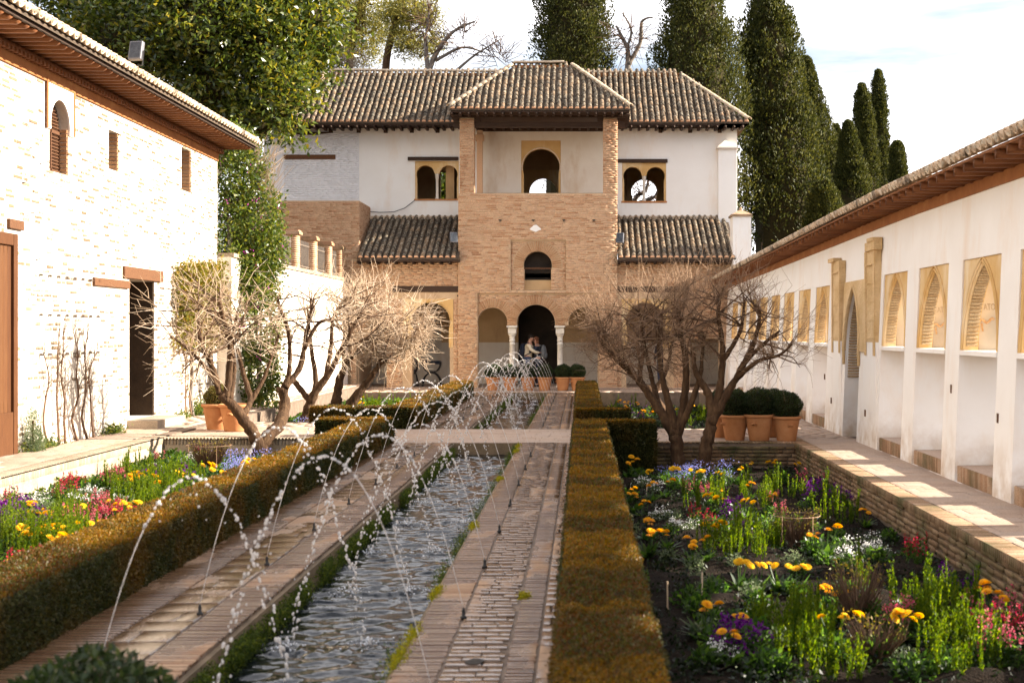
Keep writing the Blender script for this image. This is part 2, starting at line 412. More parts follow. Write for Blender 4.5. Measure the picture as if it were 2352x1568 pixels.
M_GREY = gen('grey_metal', [(.3, (0.1100, 0.1100, 0.1200)), (.7, (0.1500, 0.1500, 0.1650))], 9, rough=.4, bump=0)
M_LAMPGLASS = gen('lamp_glass', [(.3, (.02, .022, .028)), (.7, (.08, .09, .105))], 14, rough=.35, bump=0, spec=.25)
def soil():
    g = G('soil'); c = g.ramp(g.noise(6, 8, .65), [(.25, (.006, .004, .003)), (.55, (.017, .011, .007)), (.8, (.048, .032, .02))])
    return g.done(c, .95, g.bump(g.math('ADD', g.noise(14, 6), g.noise(50, 5)), 1.0, .04), .1)
M_SOIL = soil()
def paver(name, stops, wet=0.0, rough=.75):
    g = G(name); f = g.math('ADD', g.math('MULTIPLY', g.rnd(), .5), g.math('MULTIPLY', g.noise(2.2, 6), .5)); c = g.ramp(f, stops)
    c = g.mix(1.0, c, g.ramp(g.noise(38, 4), [(.3, (.7, .7, .7)), (.7, (1.1, 1.1, 1.1))]), 'MULTIPLY')
    nm = g.bump(g.noise(34, 5), .45, .006); r = rough
    if wet:
        w = g.ramp(g.noise(1.25, 5, .6, stretch=(1.3, .55, 1)), [(.37, (0, 0, 0)), (.46, (wet, wet, wet))])
        wv = g.n('SeparateColor', Color=w).outputs[0]
        c = g.mix(wv, c, g.mix(1.0, c, (.46, .42, .38), 'MULTIPLY')); r = g.math('SUBTRACT', rough, g.math('MULTIPLY', wv, rough - .09))
        sp = g.math('ADD', .25, g.math('MULTIPLY', wv, .5))
        m = g.done(c, .5, nm, .4); b = [n for n in g.t.nodes if n.type == 'BSDF_PRINCIPLED'][0]
        g.t.links.new(r, b.inputs['Roughness']); g.t.links.new(sp, b.inputs['Specular IOR Level']); return m
    return g.done(c, rough, nm, .25)
M_PATHBRICK = paver('path_brick', [(.1, (.21, .105, .058)), (.4, (.32, .19, .11)), (.7, (.40, .26, .16)), (1, (.30, .19, .125))], .9)
M_PATHFLAG = paver('path_flag', [(.1, (.27, .16, .095)), (.5, (.38, .24, .145)), (.9, (.34, .235, .155))], 1.0)
M_TERR = paver('terrace_tile', [(.1, (.34, .23, .165)), (.5, (.43, .315, .235)), (.9, (.38, .29, .23))], 0)
M_KERBWALL = brick_mat('mossy_wall_brick', [(.1, (.14, .08, .04)), (.5, (.24, .15, .085)), (.9, (.32, .22, .13))], .9)
M_KERB = brick_mat('kerb_brick', [(.1, (.30, .16, .085)), (.5, (.44, .27, .16)), (.9, (.52, .37, .25))], .75)
M_PALEKERB = brick_mat('pale_kerb_brick', [(.1, (0.3100, 0.2232, 0.1488)), (.5, (0.3968, 0.3100, 0.2232)), (.9, (0.4464, 0.3720, 0.2852))], .3)
M_JOINT = gen('path_joint', [(.3, (.10, .07, .05)), (.7, (.23, .17, .125))], 6, rough=.9, bump=.5)
M_BASE = gen('stained_base', [(.25, (.11, .085, .05)), (.45, (.30, .235, .165)), (.7, (.44, .37, .28))], 2.2, rough=.95, bump=.8, bscale=25, bdist=.012, stretch=(1, 1, 1.6))
M_CHANNEL = gen('channel_wall', [(.2, (.045, .04, .024)), (.5, (.16, .115, .07)), (.8, (.27, .19, .12))], 3, rough=.85, bump=.5)
M_BARK = gen('bark', [(.25, (0.0221, 0.0120, 0.0063)), (.5, (0.0662, 0.0347, 0.0164)), (.75, (0.1386, 0.0819, 0.0410))], 14, rough=.9, bump=1.0, bscale=26, bdist=.03, stretch=(1, 1, .35))
M_TWIG = gen('pale_twig', [(.2, (0.3780, 0.2610, 0.1620)), (.6, (0.5580, 0.4230, 0.2970)), (.9, (0.6480, 0.5400, 0.4230))], 6, rough=.7, bump=0, rw=.5)
M_TWIGD = gen('dark_twig', [(.2, (.06, .034, .02)), (.6, (.13, .075, .044)), (.9, (.22, .14, .088))], 6, rough=.8, bump=0, rw=.5)
M_TWIGM = gen('brown_twig', [(.2, (0.1607, 0.0941, 0.0551)), (.6, (0.2984, 0.1894, 0.1148)), (.9, (0.4590, 0.3213, 0.2066))], 6, rough=.8, bump=0, rw=.5)
M_BARKG = gen('grey_bark', [(.3, (.10, .085, .07)), (.7, (.24, .20, .165))], 8, rough=.9, bump=.4)
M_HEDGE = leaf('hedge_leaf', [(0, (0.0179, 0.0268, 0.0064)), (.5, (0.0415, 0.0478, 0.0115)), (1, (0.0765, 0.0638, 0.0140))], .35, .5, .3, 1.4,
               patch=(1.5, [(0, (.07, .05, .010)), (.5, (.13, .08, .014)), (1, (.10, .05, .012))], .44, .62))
M_HEDGETOP = leaf('hedge_tip_sunband_leaf', [(0, (.10, .075, .008)), (.35, (.23, .135, .010)), (.65, (.19, .075, .010)), (1, (.06, .065, .009))], .4, .5, .3, 1.5,
                  patch=(.9, [(0, (.055, .034, .008)), (.4, (.115, .045, .010)), (.7, (.042, .052, .009)), (1, (.08, .07, .010))], .45, .56), pst=(.5, 1.6, 1))  # bronzed tips, with sun bands across the top painted into the leaf colour
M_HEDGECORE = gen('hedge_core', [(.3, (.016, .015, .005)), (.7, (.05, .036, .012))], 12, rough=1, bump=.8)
M_BOX = leaf('boxwood_leaf', [(0, (0.0128, 0.0240, 0.0080)), (.6, (0.0280, 0.0480, 0.0128)), (1, (0.0600, 0.0800, 0.0192))], .35, .4, .4)
M_BOXDRY = leaf('boxwood_dry_leaf', [(0, (.05, .05, .012)), (.6, (.13, .11, .025)), (1, (.24, .18, .05))], .35, .5, .3)
M_CYP = leaf('cypress_spray', [(0, (0.0160, 0.0224, 0.0054)), (.5, (0.0464, 0.0536, 0.0116)), (1, (0.1027, 0.1000, 0.0224))], .3, .6, .2, 1.4)
M_EVER = leaf('evergreen_leaf', [(0, (.020, .038, .008)), (.5, (.066, .092, .014)), (.82, (.135, .15, .020)), (1, (.27, .22, .028))], .35, .28, .5, 1.5)
M_IVY = leaf('climber_leaf', [(0, (0.0270, 0.0495, 0.0090)), (.5, (0.0720, 0.1080, 0.0162)), (1, (0.1710, 0.1710, 0.0270))], .4, .38, .5, 1.5)
M_IVYDRY = leaf('climber_dry_leaf', [(0, (.10, .085, .015)), (.5, (.16, .16, .022)), (1, (.28, .19, .04))], .45, .5, .3, 1.3)
M_PINE = leaf('pine_needle', [(0, (0.0875, 0.0938, 0.0250)), (.5, (0.1875, 0.1812, 0.0400)), (1, (0.3250, 0.2750, 0.0688))], .4, .6, .2, 1.4)
M_SCRUB = leaf('scrub_twig', [(0, (.16, .12, .08)), (1, (.30, .24, .17))], .3, .8, .1, 1.1)
M_LEAF = leaf('flower_leaf', [(0, (0.0093, 0.0238, 0.0051)), (.5, (0.0238, 0.0561, 0.0093)), (1, (0.0510, 0.0935, 0.0153))], .5, .4, .4, 3.4)
M_LIME = leaf('lime_leaf', [(0, (0.0340, 0.0723, 0.0068)), (.5, (0.0723, 0.1232, 0.0102)), (1, (0.1360, 0.1700, 0.0153))], .55, .5, .3, 2.2)
M_GREYLEAF = leaf('grey_leaf', [(0, (.06, .09, .045)), (1, (.16, .19, .10))], .4, .6, .2, 1.8)
M_COVER = leaf('cover_leaf', [(0, (0.0024, 0.0059, 0.0020)), (.6, (0.0064, 0.0132, 0.0034)), (1, (0.0171, 0.0294, 0.0069))], .35, .5, .35, 2.0)
def petal(name, a, b, tr=.4): return leaf(name, [(0, a), (1, b)], tr, .6, .2, 1.3)
M_YEL = petal('yellow_petal', (.74, .47, .015), (.84, .62, .03)); M_ORA = petal('orange_petal', (.74, .38, .010), (.82, .52, .015))
M_RED = petal('red_petal', (.28, .012, .022), (.46, .035, .05)); M_PINK = petal('pink_petal', (.40, .05, .09), (.55, .18, .18))
M_PUR = petal('purple_petal', (.055, .006, .085), (.17, .016, .21)); M_BLUE = petal('blue_petal', (.17, .18, .48), (.32, .30, .62))
M_WHI = petal('white_petal', (.70, .68, .64), (.8, .8, .78)); M_MAG = petal('bract', (.30, .03, .20), (.48, .10, .34))
def water():
    g = G('water'); v = g.pos()
    n1 = g.noise(8, 3, .55, stretch=(1, .6, 1)); n2 = g.noise(22, 2)
    nm = g.bump(g.math('ADD', n1, g.math('MULTIPLY', n2, .3)), .35, .02)
    return g.done((.006, .008, .010), .03, nm, .32, ior=1.33)
M_WATER = water()
def drop():
    g = G('water_drop'); return g.done((.95, .93, .92), .1, None, .6, .28, transl_color=(1, .96, .93), trans=.6, ior=1.33)
M_DROP = drop()
M_FOAM = gen('foam', [(.3, (.7, .72, .75)), (.7, (.9, .9, .92))], 20, rough=.4, bump=0)
M_MOSS = leaf('moss', [(0, (.02, .035, .006)), (.6, (.05, .08, .012)), (1, (.13, .16, .02))], .4, .6, .2, 1.6)
M_MOSSY = leaf('bright_moss', [(0, (.20, .22, .015)), (1, (.42, .36, .02))], .4, .6, .2, 1.3)
M_SKIN = gen('skin', [(.3, (.42, .22, .15)), (.7, (.50, .28, .19))], 5, rough=.6, bump=0)
M_JACKET = gen('cream_jacket', [(.3, (.55, .46, .33)), (.7, (.68, .59, .44))], 9, rough=.9, bump=.3)
M_NAVY = gen('navy_cloth', [(.3, (.012, .015, .026)), (.7, (.03, .035, .055))], 9, rough=.9, bump=.2)
M_JEANS = gen('jeans', [(.3, (.03, .045, .085)), (.7, (.055, .075, .13))], 14, rough=.9, bump=.2)
M_HAIR = gen('dark_hair', [(.3, (.010, .007, .005)), (.7, (.03, .02, .013))], 30, rough=.6, bump=.3)
M_AUBURN = gen('auburn_hair', [(.3, (.09, .03, .012)), (.7, (.17, .065, .03))], 30, rough=.6, bump=.3)
M_GREYCLOTH = gen('grey_cloth', [(.3, (.09, .095, .10)), (.7, (.16, .165, .17))], 9, rough=.8, bump=.2)

# ------------------------------------------------------------------ barrel tiles
def tile_base(w0=.078, w1=.060, ln=.42, th=.018, n=7):
    V = []; Fc = []
    for (r, y) in ((w0, 0), (w1, ln)):
        for k in range(n):
            a = math.pi * k / (n - 1); V.append((-r * math.cos(a), y, r * math.sin(a) * .95))
        for k in range(n):
            a = math.pi * k / (n - 1); V.append((-(r - th) * math.cos(a), y, (r - th) * math.sin(a) * .95))
    for k in range(n - 1):
        Fc.append((k, k + 1, 2 * n + k + 1, 2 * n + k)); Fc.append((n + k, 3 * n + k, 3 * n + k + 1, n + k + 1)); Fc.append((k, n + k, n + k + 1, k + 1))
    Fc.append((0, 2 * n, 3 * n, n)); Fc.append((n - 1, 2 * n - 1, 4 * n - 1, 3 * n - 1))
    return np.array(V), np.array(Fc)
TILE = tile_base()
def plug_base(r=.073, n=7, ln=.03):
    V = [(-r * math.cos(math.pi * k / (n - 1)), 0, r * math.sin(math.pi * k / (n - 1))) for k in range(n)] + [(0, 0, 0)]
    m = len(V); V = V + [(x, ln, z) for x, y, z in V]
    Fc = [(m - 1, 0, 1, 2), (m - 1, 2, 3, 4), (m - 1, 4, 5, 6)] + [(k, m + k, m + k + 1, k + 1) for k in range(n - 1)]
    return np.array(V), np.array(Fc)
def frameM(p, right, t, nrm, jit=0.0, rg=random):
    M = np.eye(4); R = np.stack([right, t, nrm], axis=1)
    if jit:
        a = rg.uniform(-jit, jit); b = rg.uniform(-jit, jit); ca, sa, cb, sb = math.cos(a), math.sin(a), math.cos(b), math.sin(b)
        R = R @ np.array([[ca, -sa, 0], [sa, ca, 0], [0, 0, 1]]) @ np.array([[1, 0, 0], [0, cb, -sb], [0, sb, cb]])
    M[:3, :3] = R; M[:3, 3] = p; return M
def roof_tiles(A, B, C, D, rg, pitch=.205, row=.33, lift=.02, sag=.0):
    """tiles on the slope with eave A-B and top edge C-D (C above A); returns tiles, eave plugs"""
    A, B, C, D = (np.array(p, float) for p in (A, B, C, D)); e = B - A; W = np.linalg.norm(e); e /= W
    t = (C - A) - e * np.dot(C - A, e); Ls = np.linalg.norm(t); t /= Ls; nr = np.cross(e, t)
    if nr[2] < 0: nr = -nr
    right = np.cross(t, nr); sc, sd = np.dot(C - A, e), np.dot(D - A, e); T = []; P = []
    s = pitch * .55
    while s < W - pitch * .3:
        mx = Ls
        if s < sc: mx = min(mx, Ls * s / sc)
        if s > sd: mx = min(mx, Ls * (W - s) / (W - sd))
        if s < 0: mx = 0
        k = 0; ds = rg.uniform(-.008, .008)
        while k * row < mx - .1:
            T.append(frameM(A + e * (s + ds + rg.uniform(-.006, .006)) + t * (k * row + rg.uniform(-.015, .015)) + nr * (lift + .012), right, t, nr, .035, rg)); k += 1
        if mx > .1: P.append(frameM(A + e * (s + ds) + t * (-.012) + nr * lift, right, t, nr))
        s += pitch
    return T, P
def ridge_tiles(a, b, rg, row=.34, w=1.25, lift=.05):
    a, b = np.array(a, float), np.array(b, float); t = b - a; Ln = np.linalg.norm(t); t /= Ln
    right = np.cross(t, (0, 0, 1)); right /= np.linalg.norm(right); nr = np.cross(right, t); T = []
    for k in range(int(Ln / row)):
        M = frameM(a + t * (k * row) + nr * lift, right, t, nr, .03, rg); M[:3, 0] *= w; M[:3, 2] *= w; T.append(M)
    return T
def roof_deck(mb, A, B, C, D, th=.05):
    A, B, C, D = (np.array(p, float) for p in (A, B, C, D)); dz = np.array([0, 0, th])
    v = [A, B, D, C, A - dz, B - dz, D - dz, C - dz]
    mb.add([tuple(p) for p in v], [(0, 1, 2, 3), (4, 7, 6, 5), (0, 4, 5, 1), (1, 5, 6, 2), (2, 6, 7, 3), (3, 7, 4, 0)])
def bricks_on(rows, fn, d=.006, rg=random.Random(1), axis=0, depth=.02):
    Ms = []
    for (a, b, z, h) in rows:
        p = d + rg.uniform(-.004, .007)
        c = fn((a + b) / 2, -p + depth / 2, z + h / 2)
        s = (b - a, depth, h) if axis == 0 else (depth, b - a, h)
        Ms.append(boxM(c, s))
    return Ms
def voussoirs(c, zc, r0, r1, a0, a1, n, fn, depth=.03, proud=.012, axis=0, fill=.8):
    Ms = []
    for k in range(n):
        a = a0 + (a1 - a0) * (k + .5) / n; rm = (r0 + r1) / 2
        p = fn(c + rm * math.cos(a), -proud + depth / 2, zc + rm * math.sin(a))
        wd = abs(a1 - a0) / n * r0 * fill * random.uniform(.85, 1.1)
        if axis == 0: R = np.array([[math.cos(a), 0, -math.sin(a)], [0, 1, 0], [math.sin(a), 0, math.cos(a)]])
        Ms.append(boxM(p, (r1 - r0, depth, wd), R))
    return Ms

# ------------------------------------------------------------------ the palace pavilion at the far end
rg = random.Random(11)
pal = thing('palace_pavilion', 'brick and white plaster pavilion with tiled roofs closing the far end of the court', 'pavilion', (-1.5, 47.6, 0))
YF, YB = 47.6, 50.5
xf = lambda xd, Y=YF: (xd - VX) * Y / F
zf = lambda yd, Y=YF: H - (yd - VY) * Y / F
# brick arcade wall
ops_front = [horseshoe(xf(1231), .615, .64, -.1, 2.15, 16), horseshoe(xf(1131), .48, .50, -.1, 2.19, 14), horseshoe(xf(1340), .48, .50, -.1, 2.19, 14),
             horseshoe(xf(990), .63, .66, -.1, 2.22, 16), horseshoe(xf(1482), .63, .66, -.1, 2.22, 16),
             rect(xf(818), xf(888), -.1, 1.65), rect(xf(1584), xf(1652), -.1, 1.65),
             ]
ops_front += [rect(-2.552, -2.158, -.1, 2.09), rect(-.962, -.436, -.1, 2.09)]
up_win = horseshoe(xf(1235), .45, .475, 3.28, 4.10, 14)
alf1 = rect(xf(1097), xf(1376), -.1, 3.17); alf2 = rect(xf(1173), xf(1300), 3.26, 4.95)
mb = MB()
wall(mb, xf(806), xf(1690), -.1, 4.3, 0, .45, ops_front + [up_win], FX(YF))
wall(mb, xf(1053), xf(1418), 4.3, zf(447), .002, .45, [Op(up_win.u0, up_win.u1, up_win.f, up_win.br)], FX(YF))
wall(mb, xf(1053), xf(1418), 0.0, zf(445), -.08, -.001, [alf1, alf2], FX(YF))
bw = mb.build('brick_wall', M_MORTAR, pal)
Bk = bricks_on(brick_rows(xf(1053) + .002, xf(1418) - .002, .0, zf(447), [alf1, alf2], rg), FX(YF - .08), rg=rg)
Bk += bricks_on(brick_rows(xf(1173) + .01, xf(1300) - .01, 3.28, 4.94, [up_win, Op(xf(1235) - .82, xf(1235) + .82, lambda u: (4.0, 4.1 + math.sqrt(max(.68 - (u - xf(1235)) ** 2, .01))), [])], rg), FX(YF), rg=rg)
arcs = [Op(o.u0 - .17, o.u1 + .17, (lambda c, r: (lambda u: (2.05, 2.15 + math.sqrt(max((r + .26) ** 2 - (u - c) ** 2, 0)))))((o.u0 + o.u1) / 2, (o.u1 - o.u0) / 2), []) for o in ops_front[:3]]
Bk += bricks_on(brick_rows(xf(1097) + .01, xf(1376) - .01, .0, 3.16, ops_front[:3] + ops_front[7:] + arcs, rg), FX(YF), rg=rg)
alfl = rect(xf(925), xf(1041), -.1, 3.0); alfr = rect(xf(1428), xf(1546), -.1, 3.0)
for a, b in ((806, 1053), (1418, 1690)):
    Bk += bricks_on(brick_rows(xf(a), xf(b), .0, 4.27, [alfl, alfr, rect(xf(900), xf(1064), 2.98, 3.34), rect(xf(1418), xf(1562), 2.98, 3.34)] + ops_front[5:7], rg), FX(YF), rg=rg)
# left projecting brick block and its white upper wall
mb = MB(); mb.box(-11.5, xf(825, 48), 48, YB + .3, -.1, zf(461, 48)); lb = mb.build('brick_wall', M_MORTAR, pal)
Bk2 = bricks_on(brick_rows(-10.6, xf(825, 48), 3.4, zf(461, 48), [], rg), FX(48), rg=rg)
R = brick_rows(48.02, YB, 4.0, zf(461, 48), [], rg)
Bk2 += [boxM((xf(825, 48) + .002, (a + b) / 2, z + h / 2), (.02, b - a, h)) for a, b, z, h in R]
pieces('brick', Bk, M_BRICK, bw, 300); pieces('brick', Bk2, M_BRICK, lb, 0)
# voussoir rings
V = voussoirs(xf(1231), 2.15, .66, .97, rd(-4), rd(184), 38, FX(YF), proud=.02)
for c in (xf(1131), xf(1340)): V += voussoirs(c, 2.19, .52, .80, rd(2), rd(178), 30, FX(YF), proud=.016)
V += voussoirs(xf(1235), 4.10, .49, .80, rd(-8), rd(188), 34, FX(YF), proud=.02)
pieces('voussoir', V, M_BRICKRED, bw, 300)
# right and left inner returns, sill, bar of the upper window
mb = MB(); mb.box(xf(1235) - .47, xf(1235) + .47, YF + .1, YF + .16, 3.98, 4.03); mb.build('window_bar', M_WOODB, pal)
mb = MB(); mb.box(xf(1235) - .5, xf(1235) + .5, YF - .05, YF + .3, 3.17, 3.275); mb.build('window_sill', M_KERB, pal)
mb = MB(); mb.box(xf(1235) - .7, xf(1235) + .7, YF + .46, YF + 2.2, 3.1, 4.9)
me = mb.mesh('dark_room', M_DARK); obj('dark_room', me, pal)  # near-black block behind the window, painting the shade of the interior
mb = MB(); mb.box(xf(1203), xf(1267), YF + .3, YF + .34, 3.28, 3.62); mb.build('window_panel', M_ROOM, pal)
# yellow stucco panels of the big side arches
for x0, x1, i in ((925, 1041, 3), (1428, 1546, 4)):
    o = ops_front[i]; mb = MB(); wall(mb, xf(x0), xf(x1), 1.35 if i == 3 else 1.35, 2.985, -.02, .12, [horseshoe((o.u0 + o.u1) / 2, .60, .645, -.1, 2.22, 18)], FX(YF)); mb.build('stucco_panel', M_OCHRE, pal)
    mb = MB(); c = (o.u0 + o.u1) / 2
    for k in range(44):
        a = math.pi * (k + .5) / 44; p = (c + .65 * math.cos(a), YF - .03, 2.22 + .65 * math.sin(a)); mb.box(p[0] - .016, p[0] + .016, p[1] - .012, p[1] + .03, p[2] - .016, p[2] + .016)
    mb.build('arch_moulding', M_OCHRE, pal)
for x0, x1, y0, y1, Y, dp in ((902, 1063, 657, 671, YF, .03), (1418, 1561, 658, 671, YF, .03), (1050, 1078, 677, 681, YF, .03), (937, 1053, 361, 369, YB, .08), (1418, 1533, 366, 374, YB, .08), (652, 771, 356, 366, YB - .01, .05)):
    mb = MB(); mb.box(xf(x0, Y), xf(x1, Y), Y - dp, Y + .06, zf(y1, Y), zf(y0, Y)); mb.build('lintel', M_WOODB if Y == YB - .01 else M_WOODD, pal, bevel=.008)
mb = MB(); mb.tube([at(655, 302, 50.46), at(690, 306, 50.44), at(720, 307, 50.45), at(765, 304, 50.46)], [.03, .06, .05, .02], 6); mb.build('lintel', M_WOODD, pal)
# marble columns
for xc in (xf(1176), xf(1286)):
    mb = MB(); mb.lathe([(.14, .0), (.14, .06), (.115, .09), (.12, .14), (.095, .17), (.088, 1.45), (.10, 1.46), (.10, 1.49), (.087, 1.50), (.087, 1.56), (.103, 1.57), (.103, 1.60), (.085, 1.62)], xc, YF + .16, 20)
    co = mb.build('column', M_MARBLE, pal, True)
    mb = MB(); mb.lathe([(.09, 1.60), (.088, 1.72), (.12, 1.76), (.14, 1.83)], xc, YF + .16, 20)
    mb.box(xc - .14, xc + .14, YF + .02, YF + .30, 1.82, 2.02); mb.box(xc - .18, xc + .18, YF - .05, YF + .36, 2.02, 2.085); mb.build('capital', M_MARBLE, co, bevel=.015)
# portico: floor, rear wall with dark door, ceiling, side walls
mb = MB(); mb.box(-9, 5.3, 46.6, 51.4, -.25, .02); mb.build('portico_floor', M_TERR, pal)
door = rect(xf(1190, 50.9), xf(1292, 50.9), .02, 2.9); nic = horseshoe(-5.55, .5, .5, .03, 2.0, 10)
mb = MB(); wall(mb, -8.5, 5.2, 0, 1.5, 0, .4, [rect(door.u0, door.u1, 0, 1.5), Op(nic.u0, nic.u1, lambda u: (.03, 1.5), [nic.u0, nic.u1])], FX(50.9)); mb.build('rear_wall', M_CREAM, pal)
mb = MB(); wall(mb, -8.5, 5.2, 1.5, 4.2, 0, .4, [rect(door.u0, door.u1, 1.5, 2.9), Op(nic.u0, nic.u1, lambda u: (1.5, nic.f(u)[1]), nic.br)], FX(50.9)); mb.build('rear_wall', M_ROOM, pal)
mb = MB(); mb.box(door.u0 - .8, door.u1 + .8, 51.3, 54, -.1, 3.2); obj('dark_room', mb.mesh('dark_room', M_DARK), pal)  # solid block closing the doorway; its dark colour is the interior shade
mb = MB(); mb.box(-6.2, -4.9, 51.31, 51.4, 0, 3.0); mb.build('niche_back', M_CREAM, pal)
mb = MB(); mb.box(-9, 5.3, YF + .46, 50.89, 3.7, 3.85)
for k in range(40): x = -8.6 + k * .35; mb.box(x, x + .1, YF + .47, 50.88, 3.58, 3.699)
mb.build('portico_ceiling', M_WOODD, pal)
mb = MB(); mb.box(5.0, 5.3, YF + .45, 50.9, -.1, 4.2); mb.box(-8.8, -8.4, YF + .45, 50.9, -.1, 4.2); mb.build('side_wall', M_CREAM, pal)
# upper white walls with twin windows and the loggia
XR = xf(1693, YB); zt = 9.1
twl = [horseshoe(xf(977, YB), .30, .325, zf(458, YB), 7.46, 12), horseshoe(xf(1030, YB), .30, .325, zf(458, YB), 7.46, 12)]
twr = [horseshoe(xf(1453, YB), .30, .33, zf(463, YB), 7.40, 12), horseshoe(xf(1506, YB), .30, .33, zf(463, YB), 7.40, 12)]
lw = rect(xf(953, YB), xf(1054, YB), zf(459, YB), zf(370, YB)); rw_ = rect(xf(1429, YB), xf(1530, YB), zf(464, YB), zf(374, YB))
cw = rect(xf(1197, YB), xf(1288, YB), 6.2, zf(323, YB))
mb = MB(); wall(mb, xf(825, YB), xf(1100, YB), 5.2, zt, 0, .45, [lw], FX(YB)); mb.build('upper_wall', M_WHITE, pal); mb = MB(); wall(mb, xf(1385, YB), XR, 5.2, zt, 0, .45, [rw_], FX(YB)); mb.build('upper_wall', M_WHITE, pal)
mb = MB(); mb.box(-11.3, xf(825, YB), YB - .012, YB + .45, 5.2, zt); ul = mb.build('upper_wall', M_WWCOOL, pal)
R = brick_rows(-10.6, xf(825, YB) - .01, zf(458, YB), 9.0, [], rg, .27, .05, .066)
pieces('brick', bricks_on(R, FX(YB - .012), .004, rg), M_WWCOOL, ul, 0)
mb = MB(); wall(mb, xf(1100, YB), xf(1385, YB), 6.2, zt, 0, .45, [cw], FX(YB)); mb.build('loggia_wall', M_CREAM, pal)
mb = MB(); mb.box(xf(1053), xf(1418), YF + .46, YB - .001, 6.2, 6.28); mb.build('loggia_floor', M_TERR, pal)
for nm, ops, rc in (('window', twl, lw), ('window', twr, rw_)):
    xm_ = (ops[0].u1 + ops[1].u0) / 2; ops = ops + [rect(xm_ - .12, xm_ + .12, rc.f(0)[0], rc.f(0)[0] + .93)]
    mb = MB(); wall(mb, rc.u0 + .004, rc.u1 - .004, rc.f(0)[0] + .03, rc.f(0)[1] - .004, .02, .25, ops, FX(YB)); w_ = mb.build(nm, M_OCHRE, pal)
    xc = (ops[0].u1 + ops[1].u0) / 2; zz = rc.f(0)[0] + .03
    mb = MB(); mb.lathe([(.07, zz), (.07, zz + .05), (.05, zz + .08), (.047, zz + .72), (.06, zz + .74), (.075, zz + .86), (.085, zz + .92)], xc, YB + .12, 12); mb.build('colonette', M_MARBLE, w_, True)
    mb = MB(); mb.box(rc.u0 - .03, rc.u1 + .03, YB - .03, YB + .3, zz - .06, zz); mb.build('sill', M_TERRA, w_)
ca = horseshoe(xf(1243, YB), .62, .655, 6.2, 7.72, 18)
mb = MB(); wall(mb, cw.u0 + .004, cw.u1 - .004, 6.2, cw.f(0)[1] - .004, .02, .22, [ca], FX(YB)); w_ = mb.build('window', M_OCHRE, pal)
mb = MB()
for k in range(46):
    a = rd(-10) + rd(200) * (k + .5) / 46; p = (xf(1243, YB) + .68 * math.cos(a), 7.72 + .68 * math.sin(a)); mb.box(p[0] - .017, p[0] + .017, YB + .005, YB + .05, p[1] - .017, p[1] + .017)
mb.build('arch_moulding', M_CREAM, w_)
# the room behind the upper windows, with openings towards the sky
Y2 = 54.6; far = [horseshoe(xf(1247, Y2), .5, .52, 5.6, zf(440, Y2), 12), horseshoe(xf(1480, Y2), .46, .50, 5.6, zf(441, Y2), 12), rect(xf(1011, Y2), xf(1046, Y2), 5.6, zf(394, Y2))]
mb = MB(); wall(mb, -9, XR - .3, 6.1, 9.1, 0, .35, [Op(o.u0, o.u1, o.f, o.br) for o in far], FX(Y2)); mb.build('inner_wall', M_ROOM, pal)
for o in far[:2]:
    mb = MB(); wall(mb, o.u0 - .18, o.u1 + .18, 6.2, o.f((o.u0 + o.u1) / 2)[1] + .3, -.03, -.001, [o], FX(Y2)); mb.build('arch_frame', M_OCHRE, pal)
mb = MB(); mb.box(-9, XR - .3, YB + .46, Y2, 6.0, 6.1); mb.build('room_floor', M_TERR, pal)
mb = MB(); mb.box(-4.9, -4.6, YB + .46, Y2 - .01, 6.11, 9.0); mb.box(1.0, 1.3, YB + .46, Y2 - .01, 6.11, 9.0); mb.box(XR - .3, XR - .001, YB + .46, 57, 5, 9.1); mb.build('inner_wall', M_ROOM, pal)
mb = MB(); mb.box(-11, XR - .31, YB + .46, 57.4, 9.101, 9.16); mb.build('ceiling', M_WOODD, pal)
mb = MB(); mb.box(-11.3, -11.0, YB + .46, 57.4, 0, 9.1); mb.build('end_wall', M_WHITE, pal)
# loggia pillars, parapet, beam
Pk = []
for x0, x1 in ((1056, 1089), (1385, 1418)):
    mb = MB(); mb.box(xf(x0) + .006, xf(x1) - .006, YF - .07, YF + .4, zf(446), 9.02); p_ = mb.build('loggia_pillar', M_MORTAR, pal)
    Q = bricks_on(brick_rows(xf(x0), xf(x1), zf(446), 9.0, [], rg, .24), FX(YF - .075), rg=rg)
    R = brick_rows(YF - .07, YF + .4, zf(446), 9.0, [], rg, .24); Q += [boxM((xf(x1), (a + b) / 2, z + h / 2), (.016, b - a, h)) for a, b, z, h in R]
    pieces('brick', Q, M_BRICK, p_, 0)
mb = MB(); mb.box(xf(1095, 49.6), xf(1108, 49.6), 49.6, 49.85, 6.3, 8.9); mb.box(xf(1092, 49.6), xf(1111, 49.6), 49.55, 49.9, 8.55, 8.75); mb.build('loggia_pilaster', M_BRICK, pal)
mb = MB(); mb.box(xf(1089), xf(1386), YF - .03, YF + .33, zf(447), zf(443.5)); mb.build('parapet_cap', M_KERB, pal)
mb = MB(); mb.box(xf(1040), xf(1436), YF - .12, YF + .22, 9.03, 9.13); mb.box(xf(1040), xf(1436), YF + .02, YF + .2, 8.72, 8.90)
for x in (1090, 1372): mb.box(xf(x), xf(x + 14), YF - .08, YF + .3, 8.9, 9.03)
mb.build('beam', M_WOODD, pal)
mb = MB(); mb.box(xf(1080), xf(1395), YB - .12, YB - .001, 8.98, 9.1); mb.build('beam', M_WOODD, pal)
mb = MB(); mb.box(xf(1045), xf(1430), YF + .3, YB, 9.135, 9.19); mb.build('loggia_ceiling', M_WOODD, pal)
